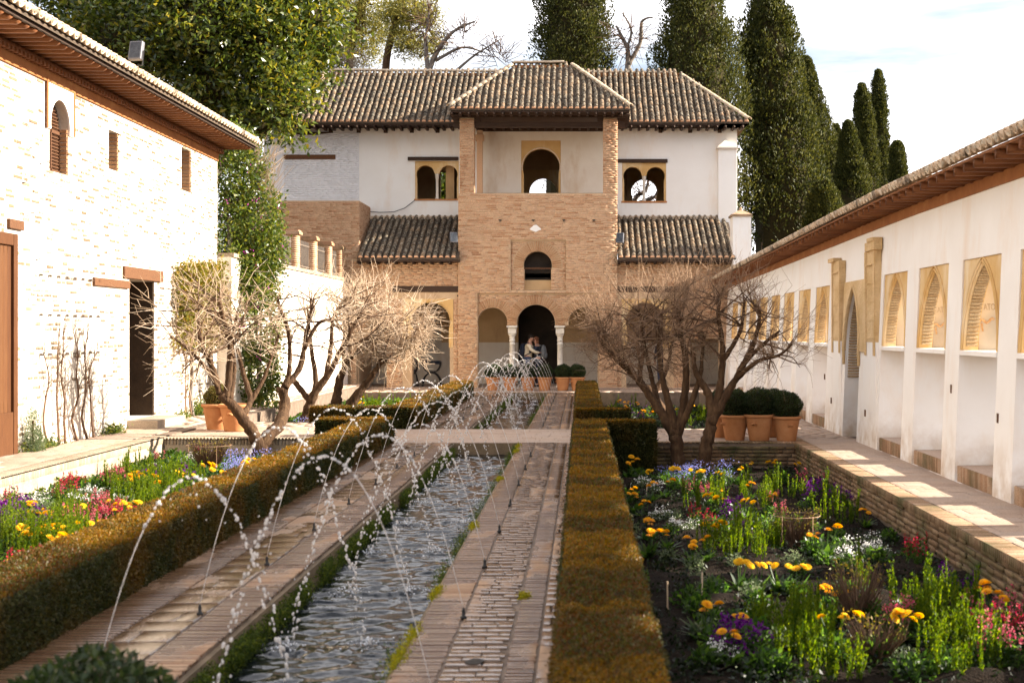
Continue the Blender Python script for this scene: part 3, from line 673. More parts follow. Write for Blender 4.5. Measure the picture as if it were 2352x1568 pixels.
# iron brackets, white patch
for xd in (1149, 1225, 1295, 1364):
    mb = MB(); mb.box(xf(xd) - .05, xf(xd) + .05, YF - .11, YF - .07, zf(507), zf(505)); mb.box(xf(xd) - .012, xf(xd) + .012, YF - .13, YF - .07, zf(510), zf(506)); mb.build('bracket', M_BLACK, pal)
mb = MB(); mb.add([(xf(1230 + 12 * math.cos(a) * (1 + .25 * math.sin(3 * a))), YF - .0965, zf(525 + 7 * math.sin(a) * (1 + .2 * math.cos(4 * a)))) for a in np.linspace(0, 6.28, 14)[:-1]], [tuple(range(13))]); mb.build('plaster_patch', M_WHITE, pal)
# buttress, chimney-like pillar at the right end
mb = MB(); x0, x1 = xf(1650, 50.2), xf(1692, 50.2); mb.box(x0, x1, 50.2, 50.7, 5.0, zf(342, 50.2)); b_ = mb.build('buttress', M_WHITE, pal)
z = zf(342, 50.2); mb = MB(); mb.box(x0 - .06, x1 + .05, 50.1, 50.7, z, z + .06); xm = (x0 + x1) / 2 - .05
mb.add([(x0 - .04, 50.12, z + .06), (x1 + .03, 50.12, z + .06), (x1 + .03, 50.7, z + .06), (x0 - .04, 50.7, z + .06), (xm, 50.5, zf(319, 50.3))], [(0, 1, 4), (1, 2, 4), (2, 3, 4), (3, 0, 4)]); mb.build('coping', M_CREAM, b_)
x0, x1 = xf(1681, 47.3), xf(1723, 47.3); mb = MB(); mb.box(x0, x1, 47.0, 47.9, 2.0, zf(497, 47.0)); b_ = mb.build('corner_pillar', M_WHITE, pal)
z = zf(497, 47.0); mb = MB(); mb.box(x0 - .05, x1 + .04, 46.95, 47.95, z, z + .07); xm = (x0 + x1) / 2
mb.add([(x0 - .04, 46.97, z + .07), (x1 + .03, 46.97, z + .07), (x1 + .03, 47.93, z + .07), (x0 - .04, 47.93, z + .07), (xm, 47.4, z + .26)], [(0, 1, 4), (1, 2, 4), (2, 3, 4), (3, 0, 4)])
mb.lathe([(.05, z + .22), (.06, z + .27), (.03, z + .34)], xm, 47.4, 8); mb.build('coping', M_KERB, b_)
# roofs
roof = []
def roof_part(A, B, C, D, name='roof'):
    mb = MB(); roof_deck(mb, A, B, C, D); o = mb.build(name, M_DECK, pal); T, P = roof_tiles(A, B, C, D, rg); return o, T, P
eL, eR = -11.6, xf(1720, 49.7)
ra = roof_part((eL, 49.7, 9.2), (eR, 49.7, 9.2), (xf(752, 53.5), 53.5, 11.62), (xf(1558, 53.5), 53.5, 11.5))
rb = roof_part((xf(1032, 46.8), 46.8, 9.21), (xf(1448, 46.8), 46.8, 9.21), (xf(1180, 50), 50, 11.2), (xf(1308, 50), 50, 11.24))
rc = roof_part((xf(820, 47.0), 47.0, 4.32), (xf(1053, 47.0), 47.0, 4.32), (xf(820, 47.0), 50.45, 5.9), (xf(1053, 47.0), 50.45, 5.9))
rdd = roof_part((xf(1419, 47.0), 47.0, 4.32), (xf(1691, 47.0), 47.0, 4.32), (xf(1419, 47.0), 50.45, 5.9), (xf(1672, 50.45), 50.45, 5.85))
mb = MB()
q = lambda *p: mb.add(list(p), [tuple(range(len(p)))])
q((eR, 49.7, 9.2), (eR - .4, 57.3, 9.2), (xf(1558, 53.5), 53.5, 11.5)); q((eL, 49.7, 9.2), (eL, 57.3, 9.2), (xf(752, 53.5), 53.5, 11.62)); q((eL, 57.3, 9.2), (eR - .4, 57.3, 9.2), (xf(1558, 53.5), 53.5, 11.5), (xf(752, 53.5), 53.5, 11.62))
xa, xb = xf(1032, 46.8), xf(1448, 46.8); xc, xd_ = xf(1180, 50), xf(1308, 50)
q((xa, 46.8, 9.2), (xa, 50.4, 9.4), (xc, 52.0, 11.2), (xc, 50, 11.2)); q((xb, 46.8, 9.2), (xb, 50.4, 9.4), (xd_, 52, 11.24), (xd_, 50, 11.24)); q((xc, 50, 11.2), (xd_, 50, 11.24), (xd_, 53, 11.2), (xc, 53, 11.2))
mb.build('roof', M_DECK, pal)
allT = rb[1] + rc[1] + rdd[1] + ra[1]
for part, lim in ((rb, 150), (rc, 75), (rdd, 75), (ra, 0)): pieces('roof_tile', part[1], M_TILE, part[0], lim, base=TILE, rest='roof_tiles')
PB = plug_base()
for part in (ra, rb, rc, rdd):
    pieces('tile_plug', part[2], M_PLUG, part[0], 0, base=PB, rest='tile_plugs')
Rg = ridge_tiles((xf(1032, 46.8), 46.8, 9.25), (xc, 50, 11.24), rg) + ridge_tiles((xf(1448, 46.8), 46.8, 9.25), (xd_, 50, 11.28), rg) + ridge_tiles((xc, 50, 11.26), (xd_, 50, 11.28), rg)
pieces('ridge_tile', Rg, M_RIDGE, rb[0], 60, base=TILE)
Rg = ridge_tiles((eR, 49.7, 9.25), (xf(1558, 53.5), 53.5, 11.55), rg) + ridge_tiles((xf(680, 50.7), 50.7, 9.6), (xf(752, 53.5), 53.5, 11.66), rg) + ridge_tiles((xf(752, 53.5), 53.5, 11.64), (xf(1558, 53.5), 53.5, 11.54), rg)
pieces('ridge_tile', Rg, M_RIDGE, ra[0], 80, base=TILE)
mb = MB(); mb.box(xf(752, 53.5), xf(1558, 53.5), 53.35, 53.55, 11.3, 11.58); mb.box(xf(1182, 49.9), xf(1306, 49.9), 49.85, 50.1, 11.0, 11.22); mb.build('ridge_mortar', M_RUST, pal)
mb = MB(); mb.box(xf(845, YB), xf(1053, YB), YB - .12, YB - .002, 5.86, 5.98); mb.box(xf(1418, YB), xf(1672, YB), YB - .12, YB - .002, 5.86, 5.98); mb.build('flashing', M_RIDGE, pal)
# eaves: boards and rafters
mb = MB(); mb.box(eL, eR - .05, 49.72, YB - .02, 9.11, 9.145); mb.box(xf(1036, 46.8), xf(1444, 46.8), 46.83, 50.4, 9.11, 9.15); mb.box(eR - 1.0, eR - .05, 49.72, 57, 9.11, 9.14)
mb.box(xf(820, 47), xf(1053, 47), 47.03, YF - .003, 4.2, 4.262); mb.box(xf(1419, 47), xf(1691, 47), 47.03, YF - .003, 4.2, 4.262); mb.build('eave_boards', M_WOODD, pal)
Ra = [boxM((x, 50.1, 9.05), (.09, .76, .10)) for x in np.arange(eL + .1, eR - .1, .3)]
Ra += [boxM((x, 47.0, 9.06), (.09, .4, .09)) for x in np.arange(xf(1038, 47), xf(1442, 47), .28)]
Ra += [boxM((xb - .2, y, 9.06), (.4, .09, .09)) for y in np.arange(47.1, 50.3, .3)] + [boxM((xa + .2, y, 9.06), (.4, .09, .09)) for y in np.arange(47.1, 50.3, .3)]
Ra += [boxM((x, 47.3, 4.165), (.08, .5, .07)) for x in list(np.arange(xf(823, 47), xf(1050, 47), .3)) + list(np.arange(xf(1422, 47), xf(1689, 47), .3))]
pieces('rafter', Ra, M_WOODD, pal, 300)
Co = [boxM(at(xd, 300, YB - .06), (.13, .12, .16)) for xd in (687, 760, 824, 886, 946, 1005, 1517, 1585, 1653)]
pieces('corbel', Co, M_WOODD, pal, 20)
mb = MB(); mb.tube([at(848, 486, YB - .05), at(872, 488, YB - .06), at(905, 487, YB - .06), at(930, 478, YB - .06), at(953, 460, YB - .05)], .013, 5); mb.build('cable', M_BLACK, pal)
def floodlight(loc, rz, tilt, label, w=.24, h=.34):
    f = thing('floodlight', label, 'floodlight', (0, 0, 0), 'floodlights on the roofs')
    mb = MB(); mb.box(-w / 2, w / 2, 0, .1, 0, h); mb.build('housing', M_GREY, f, bevel=.012)
    mb = MB(); mb.box(-w / 2 + .025, w / 2 - .025, -.006, .002, .03, h - .03); mb.build('lens', M_LAMPGLASS, f)
    mb = MB(); mb.tube([(-w / 2 - .02, .05, h * .5), (-w / 2 - .02, .06, -.1), (w / 2 + .02, .06, -.1), (w / 2 + .02, .05, h * .5)], .012, 5); mb.build('bracket', M_BLACK, f)
    f.location = loc; f.rotation_euler = (tilt, 0, rz); return f
p = at(1043, 556, 46.9); floodlight(p, rd(15), rd(-12), 'small floodlight on the tiled roof left of the brick tower')
p = at(1423, 557, 46.9); floodlight(p, rd(-15), rd(-12), 'small floodlight on the tiled roof right of the brick tower')

# ------------------------------------------------------------------ whitewashed building on the left (its wall faces +X)
rg = random.Random(21)
XL = -8.17
FL = lambda u, d, z: (XL - d, u, z)
def YL(xd): return F * XL / (xd - VX)
def ZL(xd, yd): return H - (yd - VY) * YL(xd) / F
lbd = thing('whitewashed_building', 'long whitewashed brick building with deep timber eaves along the left side', 'building', (XL, 20, .15))
Y0, Y1, ZT = 8.0, 31.8, 5.93
w_arch = horseshoe(22.19, .40, .41, 4.36, 5.09, 12)
slit1, slit2 = rect(24.52, 25.05, 4.70, 5.38), rect(28.97, 29.68, 4.78, 5.66)
dw = rect(25.63, 27.14, .30, 2.84); gate = rect(17.0, 20.42, .1, 3.30)
opsL = [w_arch, slit1, slit2, dw, gate]
mb = MB(); wall(mb, Y0, Y1, 0, ZT, 0, .45, opsL, FL); wl = mb.build('wall', M_WWMORTAR, lbd)
mb = MB(); mb.box(-14, XL - .45, Y1 - .4, Y1, 0, ZT); mb.box(-14, -13.6, Y0, Y1, 0, ZT); mb.build('end_wall', M_WWMORTAR, lbd)
skip = [rect(21.55, 22.85, 4.75, 5.78), rect(25.2, 27.62, 2.82, 3.1), rect(23.66, 25.6, 2.62, 2.84), rect(20.1, 20.75, 3.32, 3.55)]
rows = brick_rows(15.5, Y1, .16, 5.72, opsL + skip, rg, .27, .05, .073, .03, .0, .35)
rows = [r for r in rows if not (r[2] < 1.0 and 21.0 < r[0] < 24.4 and rg.random() < .75)]
pieces('brick', bricks_on(rows, FL, -.004, rg, axis=1), M_WWBRICK, wl, 300)
for o in (slit1, slit2, w_arch):             # bare brick reveals of the slit windows
    mb = MB(); a, b = (.14, .34) if o is w_arch else (.01, .42)
    z = o.f((o.u0 + o.u1) / 2 if o is not w_arch else o.u1 - .03)
    zz = o.f((o.u0 + o.u1) / 2)[0]; top = 5.1 if o is w_arch else o.f((o.u0 + o.u1) / 2)[1]
    while zz < top - .05:
        mb.box(XL - b, XL - .015, o.u1 - .03 - rg.uniform(0, .012), o.u1 + .02, zz, zz + .05, rg.random()); zz += .068
    mb.build('reveal_bricks', M_BRICKRED, wl, kind='stuff')
mb = MB(); mb.box(XL - .60, XL - .46, 24, 30.2, 4.2, 5.9); mb.box(XL - .6, XL - .46, 21.3, 23, 4.2, 5.9); mb.build('dark_room', M_DARK, lbd)  # near-black slabs behind the windows, coloured as the shade indoors
mb = MB(); mb.box(XL - 2.4, XL - 2.3, 25, 28, .1, 3); mb.box(XL - 2.3, XL - .45, 25.2, 25.3, .1, 3); mb.box(XL - 2.3, XL - .45, 27.5, 27.6, .1, 3); mb.box(XL - 2.3, XL - .45, 25.3, 27.5, 3.0, 3.1); mb.box(XL - 2.3, XL - .02, 25.64, 27.13, .2, .296); mb.build('passage', M_PASSAGESHADE, lbd)  # passage walls coloured near-black for the shade inside
mb = MB(); mb.box(XL - .46, XL - .015, 27.09, 27.137, .3, 2.835); mb.build('door_jamb', M_PASSAGESHADE, lbd)  # added lining, painted dark for the shade on the jamb
# lattice shutter and plaster frame of the arched window
wnd = MB(); wall(wnd, 21.66, 22.74, 5.0, 5.74, -.03, -.001, [w_arch], FL); wd = wnd.build('window', M_WHITE, lbd)
mb = MB(); wall(mb, 21.6, 22.8, 5.0, 5.76, -.045, -.0301, [rect(21.66, 22.74, 5.0, 5.70)], FL); mb.build('window_frame', M_RUST, wd)
sh = MB()
for k in range(16):
    u = 21.80 + k * .052; sh.box(XL - .16, XL - .148, u, u + .016, 4.40, 5.09 + math.sqrt(max(.39 ** 2 - (u - 22.19) ** 2, 0)))
for k in range(21):
    z = 4.42 + k * .052; hw = .39 if z < 5.09 else math.sqrt(max(.39 ** 2 - (z - 5.09) ** 2, 0)); sh.box(XL - .146, XL - .134, 22.19 - hw, 22.19 + hw, z, z + .016)
for z in (4.38, 5.0): sh.box(XL - .15, XL - .12, 21.79, 22.59, z, z + .05)
sh.box(XL - .15, XL - .12, 22.17, 22.21, 4.38, 5.45); sh.box(XL - .15, XL - .12, 21.79, 21.83, 4.38, 5.09); sh.box(XL - .15, XL - .12, 22.55, 22.59, 4.38, 5.09); sh.box(XL - .30, XL - .18, 21.79, 22.59, 4.36, 5.4)
sh.build('lattice_shutter', M_WOODB, wd)
# timber lintels over the doorway
for (u0, u1, za, zb) in ((25.25, 27.58, 2.845, 3.06), (23.7, 25.55, 2.66, 2.80), (20.18, 20.7, 3.36, 3.50)):
    mb = MB(); mb.box(XL - .06, XL + .05, u0, u1, za, zb); mb.build('lintel', M_WOODB, lbd, bevel=.012)
mb = MB(); mb.box(XL - .4, XL + .55, 25.5, 27.3, .12, .298); mb.build('door_sill', M_PALEKERB, lbd)
# plank gate at the left edge of the view
gt = MB(); gt.box(XL - .2, XL - .02, 17.02, 20.40, .55, 3.28); dr = gt.build('door', M_DOOR, lbd)
Pl = []
y = 17.05
while y < 20.3: Pl.append(boxM((XL + .0, y + .065, 1.75), (.05, .125, 2.95))); y += .135
pieces('plank', Pl, M_DOOR, dr, 60)
mb = MB(); mb.box(XL - .01, XL + .07, 20.27, 20.42, .12, 3.29); mb.box(XL - .01, XL + .065, 17.0, 20.27, 3.12, 3.29); mb.box(XL - .01, XL + .06, 17.0, 20.27, .12, .75); mb.build('door_frame', M_DOOR, dr, bevel=.008)
# eave: band, carved rafters, boards, tiles
mb = MB(); mb.box(XL - .02, XL + .035, Y0, Y1, 5.70, 5.90); mb.build('eave_band', M_RUST, lbd)
mb = MB(); mb.box(XL - .02, XL + .09, Y0, Y1 + .05, 5.90, 5.985)
for k in range(110): y = 15.8 + k * .147; mb.box(XL + .02, XL + .13, y, y + .07, 5.865, 5.93)
mb.build('cornice', M_EAVE, lbd)
mb = MB(); mb.box(XL - .2, -7.44, Y0, Y1 + .62, 6.088, 6.12); mb.box(-7.50, -7.45, Y0, Y1 + .62, 6.04, 6.088); mb.build('eave_boards', M_WOODD, lbd)
rb_v = MB(); 
V0 = [(0, -.5, 0), (.78, -.5, .03), (.78, .5, .03), (0, .5, 0), (0, -.5, .12), (.70, -.5, .1), (.70, .5, .1), (0, .5, .12), (.84, -.35, .055), (.84, .35, .055)]
RAF = (np.array([(0, -.5, 0), (.74, -.5, .0), (.74, .5, .0), (0, .5, 0), (0, -.5, .1), (.70, -.5, .1), (.70, .5, .1), (0, .5, .1), (.80, -.5, .03), (.80, .5, .03), (.80, -.5, .07), (.80, .5, .07)]),
       np.array([(0, 3, 2, 1), (4, 5, 6, 7), (0, 1, 5, 4), (2, 3, 7, 6), (1, 2, 9, 8), (5, 10, 11, 6), (8, 9, 11, 10), (1, 8, 10, 5), (2, 6, 11, 9), (3, 0, 4, 7)]))
Ms = []
y = Y0 + .1
while y < Y1 + .5:
    M = np.eye(4); M[1, 1] = .085; M[:3, 3] = (XL + .02, y, 5.986); M[2, 2] = 1.0; M[0, 0] = .83; Ms.append(M); y += .285
pieces('rafter', Ms, M_EAVE, lbd, 120, base=RAF)
mb = MB(); A, B, C, D = (-7.40, Y0, 6.13), (-7.40, Y1 + .62, 6.13), (-11.0, Y0, 7.75), (-11.0, Y1 + .62, 7.75); roof_deck(mb, A, B, C, D)
mb.quad((-11, Y0, 7.75), (-11, Y1 + .62, 7.75), (-14.5, Y1 + .6, 6.1), (-14.5, Y0, 6.1)); rf = mb.build('roof', M_DECK, lbd)
A, B, C, D = [(p[0], p[1], p[2]) for p in (A, B, C, D)]
T, P = roof_tiles((-7.36, Y0, 6.13), (-7.36, Y1 + .62, 6.13), (-11, Y0, 7.75), (-11, Y1 + .62, 7.75), rg, .225, .35)
T = [t for t in T if t[0, 3] > -9.2]
tv = TILE[0] * np.array([1.3, 1, 1.3])
pieces('roof_tile', T, M_TILELIGHT, rf, 300, base=(tv, TILE[1]), rest='roof_tiles')
U = []
for p in P:
    M = p.copy(); M[:3, 0] = -M[:3, 0]; M[:3, 2] = -M[:3, 2]; M[:3, 3] += np.array([.03, .1125, .07]); U.append(M)
pieces('under_tile', U, M_TILELIGHT, rf, 130, base=(tv, TILE[1]))
floodlight(at(308, 136, 25.6), rd(-12), rd(-12), 'large grey floodlight standing on the roof of the left building', .25, .35)
# wires and rings on the wall for the climbers
mb = MB()
for z in (2.75, 2.15, 1.55, 1.0): mb.tube([(XL + .03, 21.4, z), (XL + .03, 23.0, z - .01), (XL + .03, 25.4, z)], .004, 3)
for y in np.arange(21.4, 25.4, .36): mb.tube([(XL + .03, y, 2.75), (XL + .03, y, 1.0)], .003, 3)
for z in (2.75, 2.15, 1.55):
    for y in np.arange(21.4, 24.0, .36): mb.box(XL, XL + .05, y - .015, y + .015, z - .02, z + .015)
mb.build('trellis_wire', M_IRON, lbd)
# small fixings scattered over the wall
for k in range(26):
    y, z = rg.uniform(20.6, 31.2), rg.uniform(2.9, 5.2)
    if any(o.u0 - .15 < y < o.u1 + .15 and o.f((o.u0 + o.u1) / 2)[0] - .1 < z < o.f((o.u0 + o.u1) / 2)[1] + .1 for o in opsL): continue
    mb = MB(); mb.tube([(XL - .01, y, z), (XL + .035, y, z), (XL + .04, y + rg.uniform(.04, .08), z + .02)], .007, 4); mb.build('wall_hook', M_BLACK, lbd)

# ------------------------------------------------------------------ lower garden wall with piers and railings
XG = -7.85
gw = thing('garden_wall', 'cream rendered wall carrying brick piers and railings beyond the left building', 'wall', (XG, 39, 0))
mb = MB(); mb.box(XG - .5, XG, Y1 + .02, 47.55, -.2, 3.56); gwall = mb.build('wall', M_CREAM, gw)
mb = MB(); mb.box(XG - .54, XG + .05, Y1 + .02, 47.5, 3.56, 3.65); mb.build('coping', M_PALEKERB, gw)
mb = MB(); mb.box(XG - 6, XG - .5, Y1 + .02, 47.9, 3.2, 3.4); mb.build('upper_terrace', M_TERR, gw)
pl_n = ['nearest the purple flowered climber', 'second from the purple flowered climber', 'second from the brick block', 'beside the brick block']
ys = [39.5, 42.1, 44.6, 46.7]
for i, y in enumerate(ys):
    p_ = thing('brick_pier', 'brick pier with flat cap, ' + pl_n[i], 'pier', (XG - .2, y, 3.65), 'brick piers on the garden wall')
    mb = MB(); mb.box(XG - .38, XG - .04, y - .17, y + .17, 3.65, 4.58); pp = mb.build('shaft', M_MORTAR, p_)
    Ms = []
    z = 3.66
    while z < 4.54:
        for (a, b) in ((-.39, -.21), (-.205, -.03)): Ms.append(boxM((XG + (a + b) / 2, y - .165, z + .023), (b - a - .012, .03, .046)))
        Ms.append(boxM((XG - .045, y - .09, z + .023), (.03, .165, .046))); Ms.append(boxM((XG - .045, y + .09, z + .023), (.03, .165, .046))); z += .06
    pieces('brick', Ms, M_BRICK, pp, 0)
    mb = MB(); mb.box(XG - .45, XG + .03, y - .24, y + .24, 4.58, 4.66); mb.box(XG - .42, XG, y - .2, y + .2, 4.66, 4.70); mb.build('cap', M_KERB, p_)
edges = [Y1 + .3] + ys + [47.4]
sp = ['mostly behind the flowered climber', 'between the first two brick piers', 'between the second and third brick piers', 'between the third and last brick piers', 'against the brick block']
for i in range(5):
    a, b = edges[i] + .18, edges[i + 1] - .18
    r_ = thing('railing', 'iron railing of thin bars on the garden wall ' + sp[i], 'railing', (XG - .2, (a + b) / 2, 3.65), 'railings on the garden wall')
    for z in (3.75, 4.36):
        mb = MB(); mb.box(XG - .225, XG - .195, a, b, z, z + .025); mb.build('rail', M_IRON, r_)
    Ms = [boxM((XG - .21, y, 4.08), (.018, .018, .84)) for y in np.arange(a + .06, b, .115)]
    pieces('bar', Ms, M_IRON, r_, 60)

# ------------------------------------------------------------------ white arcade wall on the right (faces -X, slightly battered)
rg = random.Random(31)
XW, TW = 4.80, .62
FR = lambda u, d, z: (XW + .04 * (z - 1.9) + d, u, z)
arc = thing('arcade_wall', 'long white arcaded wall with pointed stucco arches and a tiled coping along the right side', 'arcade', (XW, 25, 0))
wid = .83
near = [14.86, 17.24, 19.60, 21.98]; near0 = [12.5, 10.1, 7.75, 5.4, 3.0]; farc = [28.62, 30.95, 33.27, 35.6, 37.95, 40.3, 42.65, 45.0]
centers = near0 + near + farc
ops = [rect(c - wid, c + wid, .0, 2.80) for c in centers]
pc = 25.2; pdoor = pointed(pc, .66, -.05, 1.55, 1.1)
ops.append(pdoor)
Ya, Yb = 1.5, 47.5
mb = MB(); wall(mb, Ya, Yb, -.1, 3.62, 0, TW, ops, FR); aw = mb.build('wall', M_WHITE, arc)
Ib = []; Cb = []
for c in centers:
    pa = pointed(c, .73, 1.66, 1.70, 1.03)
    mb = MB(); wall(mb, c - wid + .003, c + wid - .003, 1.66, 2.797, .02, .21, [pa], FR); pn = mb.build('stucco_panel', M_OCHRE, arc)
    ap = [.73, 1.03]; R_ = (ap[0] ** 2 + ap[1] ** 2) / (2 * ap[0])
    def curve(t, s, off=0.0):                # t 0..1 from the spring up to the apex on side s
        amax = math.atan2(ap[1], R_ - ap[0]); a = amax * t
        return c + s * (-(R_ - ap[0]) + (R_ + off) * math.cos(a)) * 1.0, 1.70 + (R_ + off) * math.sin(a), a
    for s in (1, -1):                        # thin bricks lining the arch
        n = 26
        for k in range(n):
            u, z, a = curve((k + .5) / n * .97, s, -.008)
            R = np.array([[1, 0, 0], [0, math.cos(s * a), -math.sin(s * a)], [0, math.sin(s * a), math.cos(s * a)]])
            b = boxM(FR(u, .125, z), (.14, .03, .034 + rg.uniform(-.004, .004)), R); Ib.append(b)
    mb = MB()                                # moulded edge of the arch on the wall face
    for s in (1, -1):
        for off in (.03, .075):
            pts = [FR(curve(t, s, off)[0], .015, curve(t, s, off)[1]) for t in np.linspace(0, 1, 14)]; pts = [FR(c + s * (.73 + off), .015, 1.66)] + pts
            mb.tube(pts, .016, 5)
    mb.build('arch_moulding', M_OCHRE, pn)
    mb = MB(); mb.box(*sorted((FR(0, -.02, 1.62)[0], FR(0, TW - .02, 1.62)[0])), c - wid + .002, c + wid - .002, 1.60, 1.658); mb.build('sill', M_WHITE, arc)
    mb = MB(); mb.box(XW - .03, XW + TW - .0, c - wid + .004, c + wid - .004, -.05, .20); st = mb.build('step', M_TERR, arc)
    for k in range(int(2 * wid / .058)):
        Cb.append((boxM((XW - .035, c - wid + .03 + k * .058, .098), (.03, .046, .20)), st))
    mb = MB(); mb.box(XW + TW - .13, XW + TW - .045, c - wid + .002, c + wid - .002, .20, .47); mb.build('outer_parapet', M_WHITE, arc)
    mb = MB(); x0 = FR(0, .212, 2.2)[0]; mb.box(x0 + .002, x0 + .44, c + wid - .03, c + wid - .004, 1.66, 2.78); jp = mb.build('jamb_plaster', M_FRESCO, arc)
pieces('intrados_brick', Ib, M_OCHREBRICK, arc, 300, rest='intrados_bricks')
pieces('step_brick', [m for m, _ in Cb], M_KERB, arc, 120, rest='step_bricks')
def lettering(txt, c, z, size, xoff):
    cu = bpy.data.curves.new('lettering', 'FONT'); cu.body = txt; cu.size = size; cu.extrude = .0008; cu.align_x = 'LEFT'; cu.shear = -.1
    o = bpy.data.objects.new('lettering', cu); cu.materials.append(M_FADED); link(o, arc)
    o.matrix_basis = Matrix.Translation((FR(0, .225 + xoff, z)[0], c + wid - .032, z)) @ Matrix.Rotation(rd(90), 4, 'X') @ Matrix.Diagonal((.62, 1.0, 1.0, 1.0))
lettering('TATO', 17.24, 2.17, .115, .01); lettering('TATO', 19.60, 2.17, .115, .012)
for c, z in ((17.24, 2.02), (19.60, 1.98)):   # ochre scroll remains under the letters
    mb = MB(); x0 = FR(0, .23, 2)[0]; pts = [(x0 + .19 * t, c + wid - .034, z + .025 * math.sin(9 * t) + .02 * t) for t in np.linspace(0, 1, 9)]; mb.tube(pts, .016, 5)
    pts = [(x0 + .03, c + wid - .034, z - .02), (x0 + .045, c + wid - .034, z - .12)]; mb.tube(pts, .012, 5); mb.build('painted_scroll', M_SCROLL, arc)
# portal with carved pilasters
mb = MB()
for (y0, y1, ztop) in ((26.12, 27.05, 3.22), (23.0, 23.9, 3.30)):
    x = XW - .055; mb.box(x, XW + .04, y0, y1, -.05, 1.72); 
po = mb.build('portal', M_WHITE, arc)
for (y0, y1, ztop) in ((26.12, 27.05, 3.20), (23.0, 23.9, 3.22)):
    mb = MB(); x = XW - .06; mb.box(x, XW + .04, y0 + .02, y1 - .02, 1.72, ztop); mb.box(x - .018, x, y0 + .04, y0 + .16, 1.5, ztop); mb.box(x - .018, x, y1 - .16, y1 - .04, 1.5, ztop)
    for k in range(5): mb.box(x - .012 - .02 * (k == 4), x - .001, y0 + .2, y1 - .2, 1.78 + k * .3, 1.8 + k * .3)
    mb.build('pilaster', M_CARVED, arc)
mb = MB(); mb.box(XW - .10, XW + .04, 22.95, 23.7, 3.22, 3.36); mb.box(XW - .12, XW + .04, 22.95, 23.45, 3.36, 3.42); mb.box(XW - .11, XW + .04, 26.6, 27.2, 3.20, 3.27); mb.build('cornice', M_CARVED, arc)
mb = MB(); wall(mb, 23.92, 26.10, 1.55, 2.79, -.03, -.0005, [pdoor], FR); mb.build('stucco_panel', M_CARVED, arc)
mb = MB()
Db = []
R_ = (.66 ** 2 + 1.1 ** 2) / (2 * .66); amax = math.atan2(1.1, R_ - .66)
for s in (1, -1):
    for k in range(26):
        a = amax * (k + .5) / 26 * .97; u = pc + s * (-(R_ - .66) + (R_ - .008) * math.cos(a)); z = 1.55 + (R_ - .008) * math.sin(a)
        R = np.array([[1, 0, 0], [0, math.cos(s * a), -math.sin(s * a)], [0, math.sin(s * a), math.cos(s * a)]]); Db.append(boxM(FR(u, .2, z), (.3, .03, .028), R))
    for k in range(10): Db.append(boxM(FR(pc + s * .652, .2, 1.53 - k * .05), (.3, .03, .028)))
pieces('portal_brick', Db, M_OCHREBRICK, arc, 80)
mb = MB()
for s in (1, -1):
    pts = [FR(pc + s * .70, -.02, 1.3)] + [FR(pc + s * (-(R_ - .66) + (R_ + .04) * math.cos(amax * t)), -.035, 1.55 + (R_ + .04) * math.sin(amax * t)) for t in np.linspace(0, 1, 14)]; mb.tube(pts, .028, 6)
mb.build('arch_moulding', M_CARVED, arc)
mb = MB(); mb.box(XW + TW + 1.3, XW + TW + 1.4, 24, 26.4, -.1, 3); mb.box(XW + TW, XW + TW + 1.3, 24.3, 24.4, -.1, 3); mb.box(XW + TW, XW + TW + 1.3, 26.0, 26.1, -.1, 3); mb.box(XW + TW, XW + TW + 1.3, 24.4, 26, 2.95, 3.05); mb.build('portal_room', M_ROOM, arc)
# small rust stains holes in the wall
for y, z in ((23.4, .55), (26.6, .6), (28.0, 1.0), (16.3, .9), (18.4, 1.15)):
    mb = MB(); x = FR(0, 0, z)[0] - (.1 if 23 < y < 27.2 else 0); mb.box(x - .006, x + .01, y - .035, y + .035, z - .05, z + .06); mb.build('putlog_hole', M_WOODB, arc)
# eave and coping roof
def zr(y): return 3.87 - (.0 if y < 22 else (y - 22) * .0105)
NS = 12
yy = np.linspace(Ya, Yb, NS + 1)
mbB, mbD, mbE = MB(), MB(), MB()
for a, b in zip(yy[:-1], yy[1:]):
    for mbx, x0, x1, da, db in ((mbB, FR(0, -.03, 3.7)[0], XW + TW + .1, -.27, -.12), (mbE, 4.39, XW + TW + .6, -.035, -.008)):
        v = [(x, y, zr(y) + d) for y in (a, b) for x in (x0, x1) for d in (da, db)]
        mbx.add(v, [(0, 1, 3, 2), (4, 6, 7, 5), (0, 4, 5, 1), (2, 3, 7, 6), (1, 5, 7, 3), (0, 2, 6, 4)])
    mbD.quad((4.40, a, zr(a)), (4.40, b, zr(b)), (5.15, b, zr(b) + .33), (5.15, a, zr(a) + .33)); mbD.quad((5.15, a, zr(a) + .33), (5.15, b, zr(b) + .33), (5.9, b, zr(b)), (5.9, a, zr(a)))
mbB.build('eave_band', M_RUST, arc); mbE.build('eave_boards', M_EAVE, arc); rfr = mbD.build('roof', M_DECK, arc)
Ms = []
y = Ya + .2
while y < Yb: Ms.append(boxM((4.66, y, zr(y) - .085), (.52, .10, .095))); y += .42
pieces('rafter', Ms, M_EAVE, arc, 110)
TV = (TILE[0] * np.array([1.22, 1, 1.22]), TILE[1])
T = []; P = []; U = []
for a, b in zip(yy[:-1], yy[1:]):
    t1, p1 = roof_tiles((4.36, b, zr(b)), (4.36, a, zr(a)), (5.15, b, zr(b) + .34), (5.15, a, zr(a) + .34), rg, .215, .34); T += t1; P += p1
for p in P:
    M = p.copy(); M[:3, 0] = -M[:3, 0]; M[:3, 2] = -M[:3, 2]; M[:3, 3] += np.array([-.03, .108, .065]); U.append(M)
pieces('roof_tile', T, M_TILELIGHT, rfr, 300, base=TV, rest='roof_tiles')
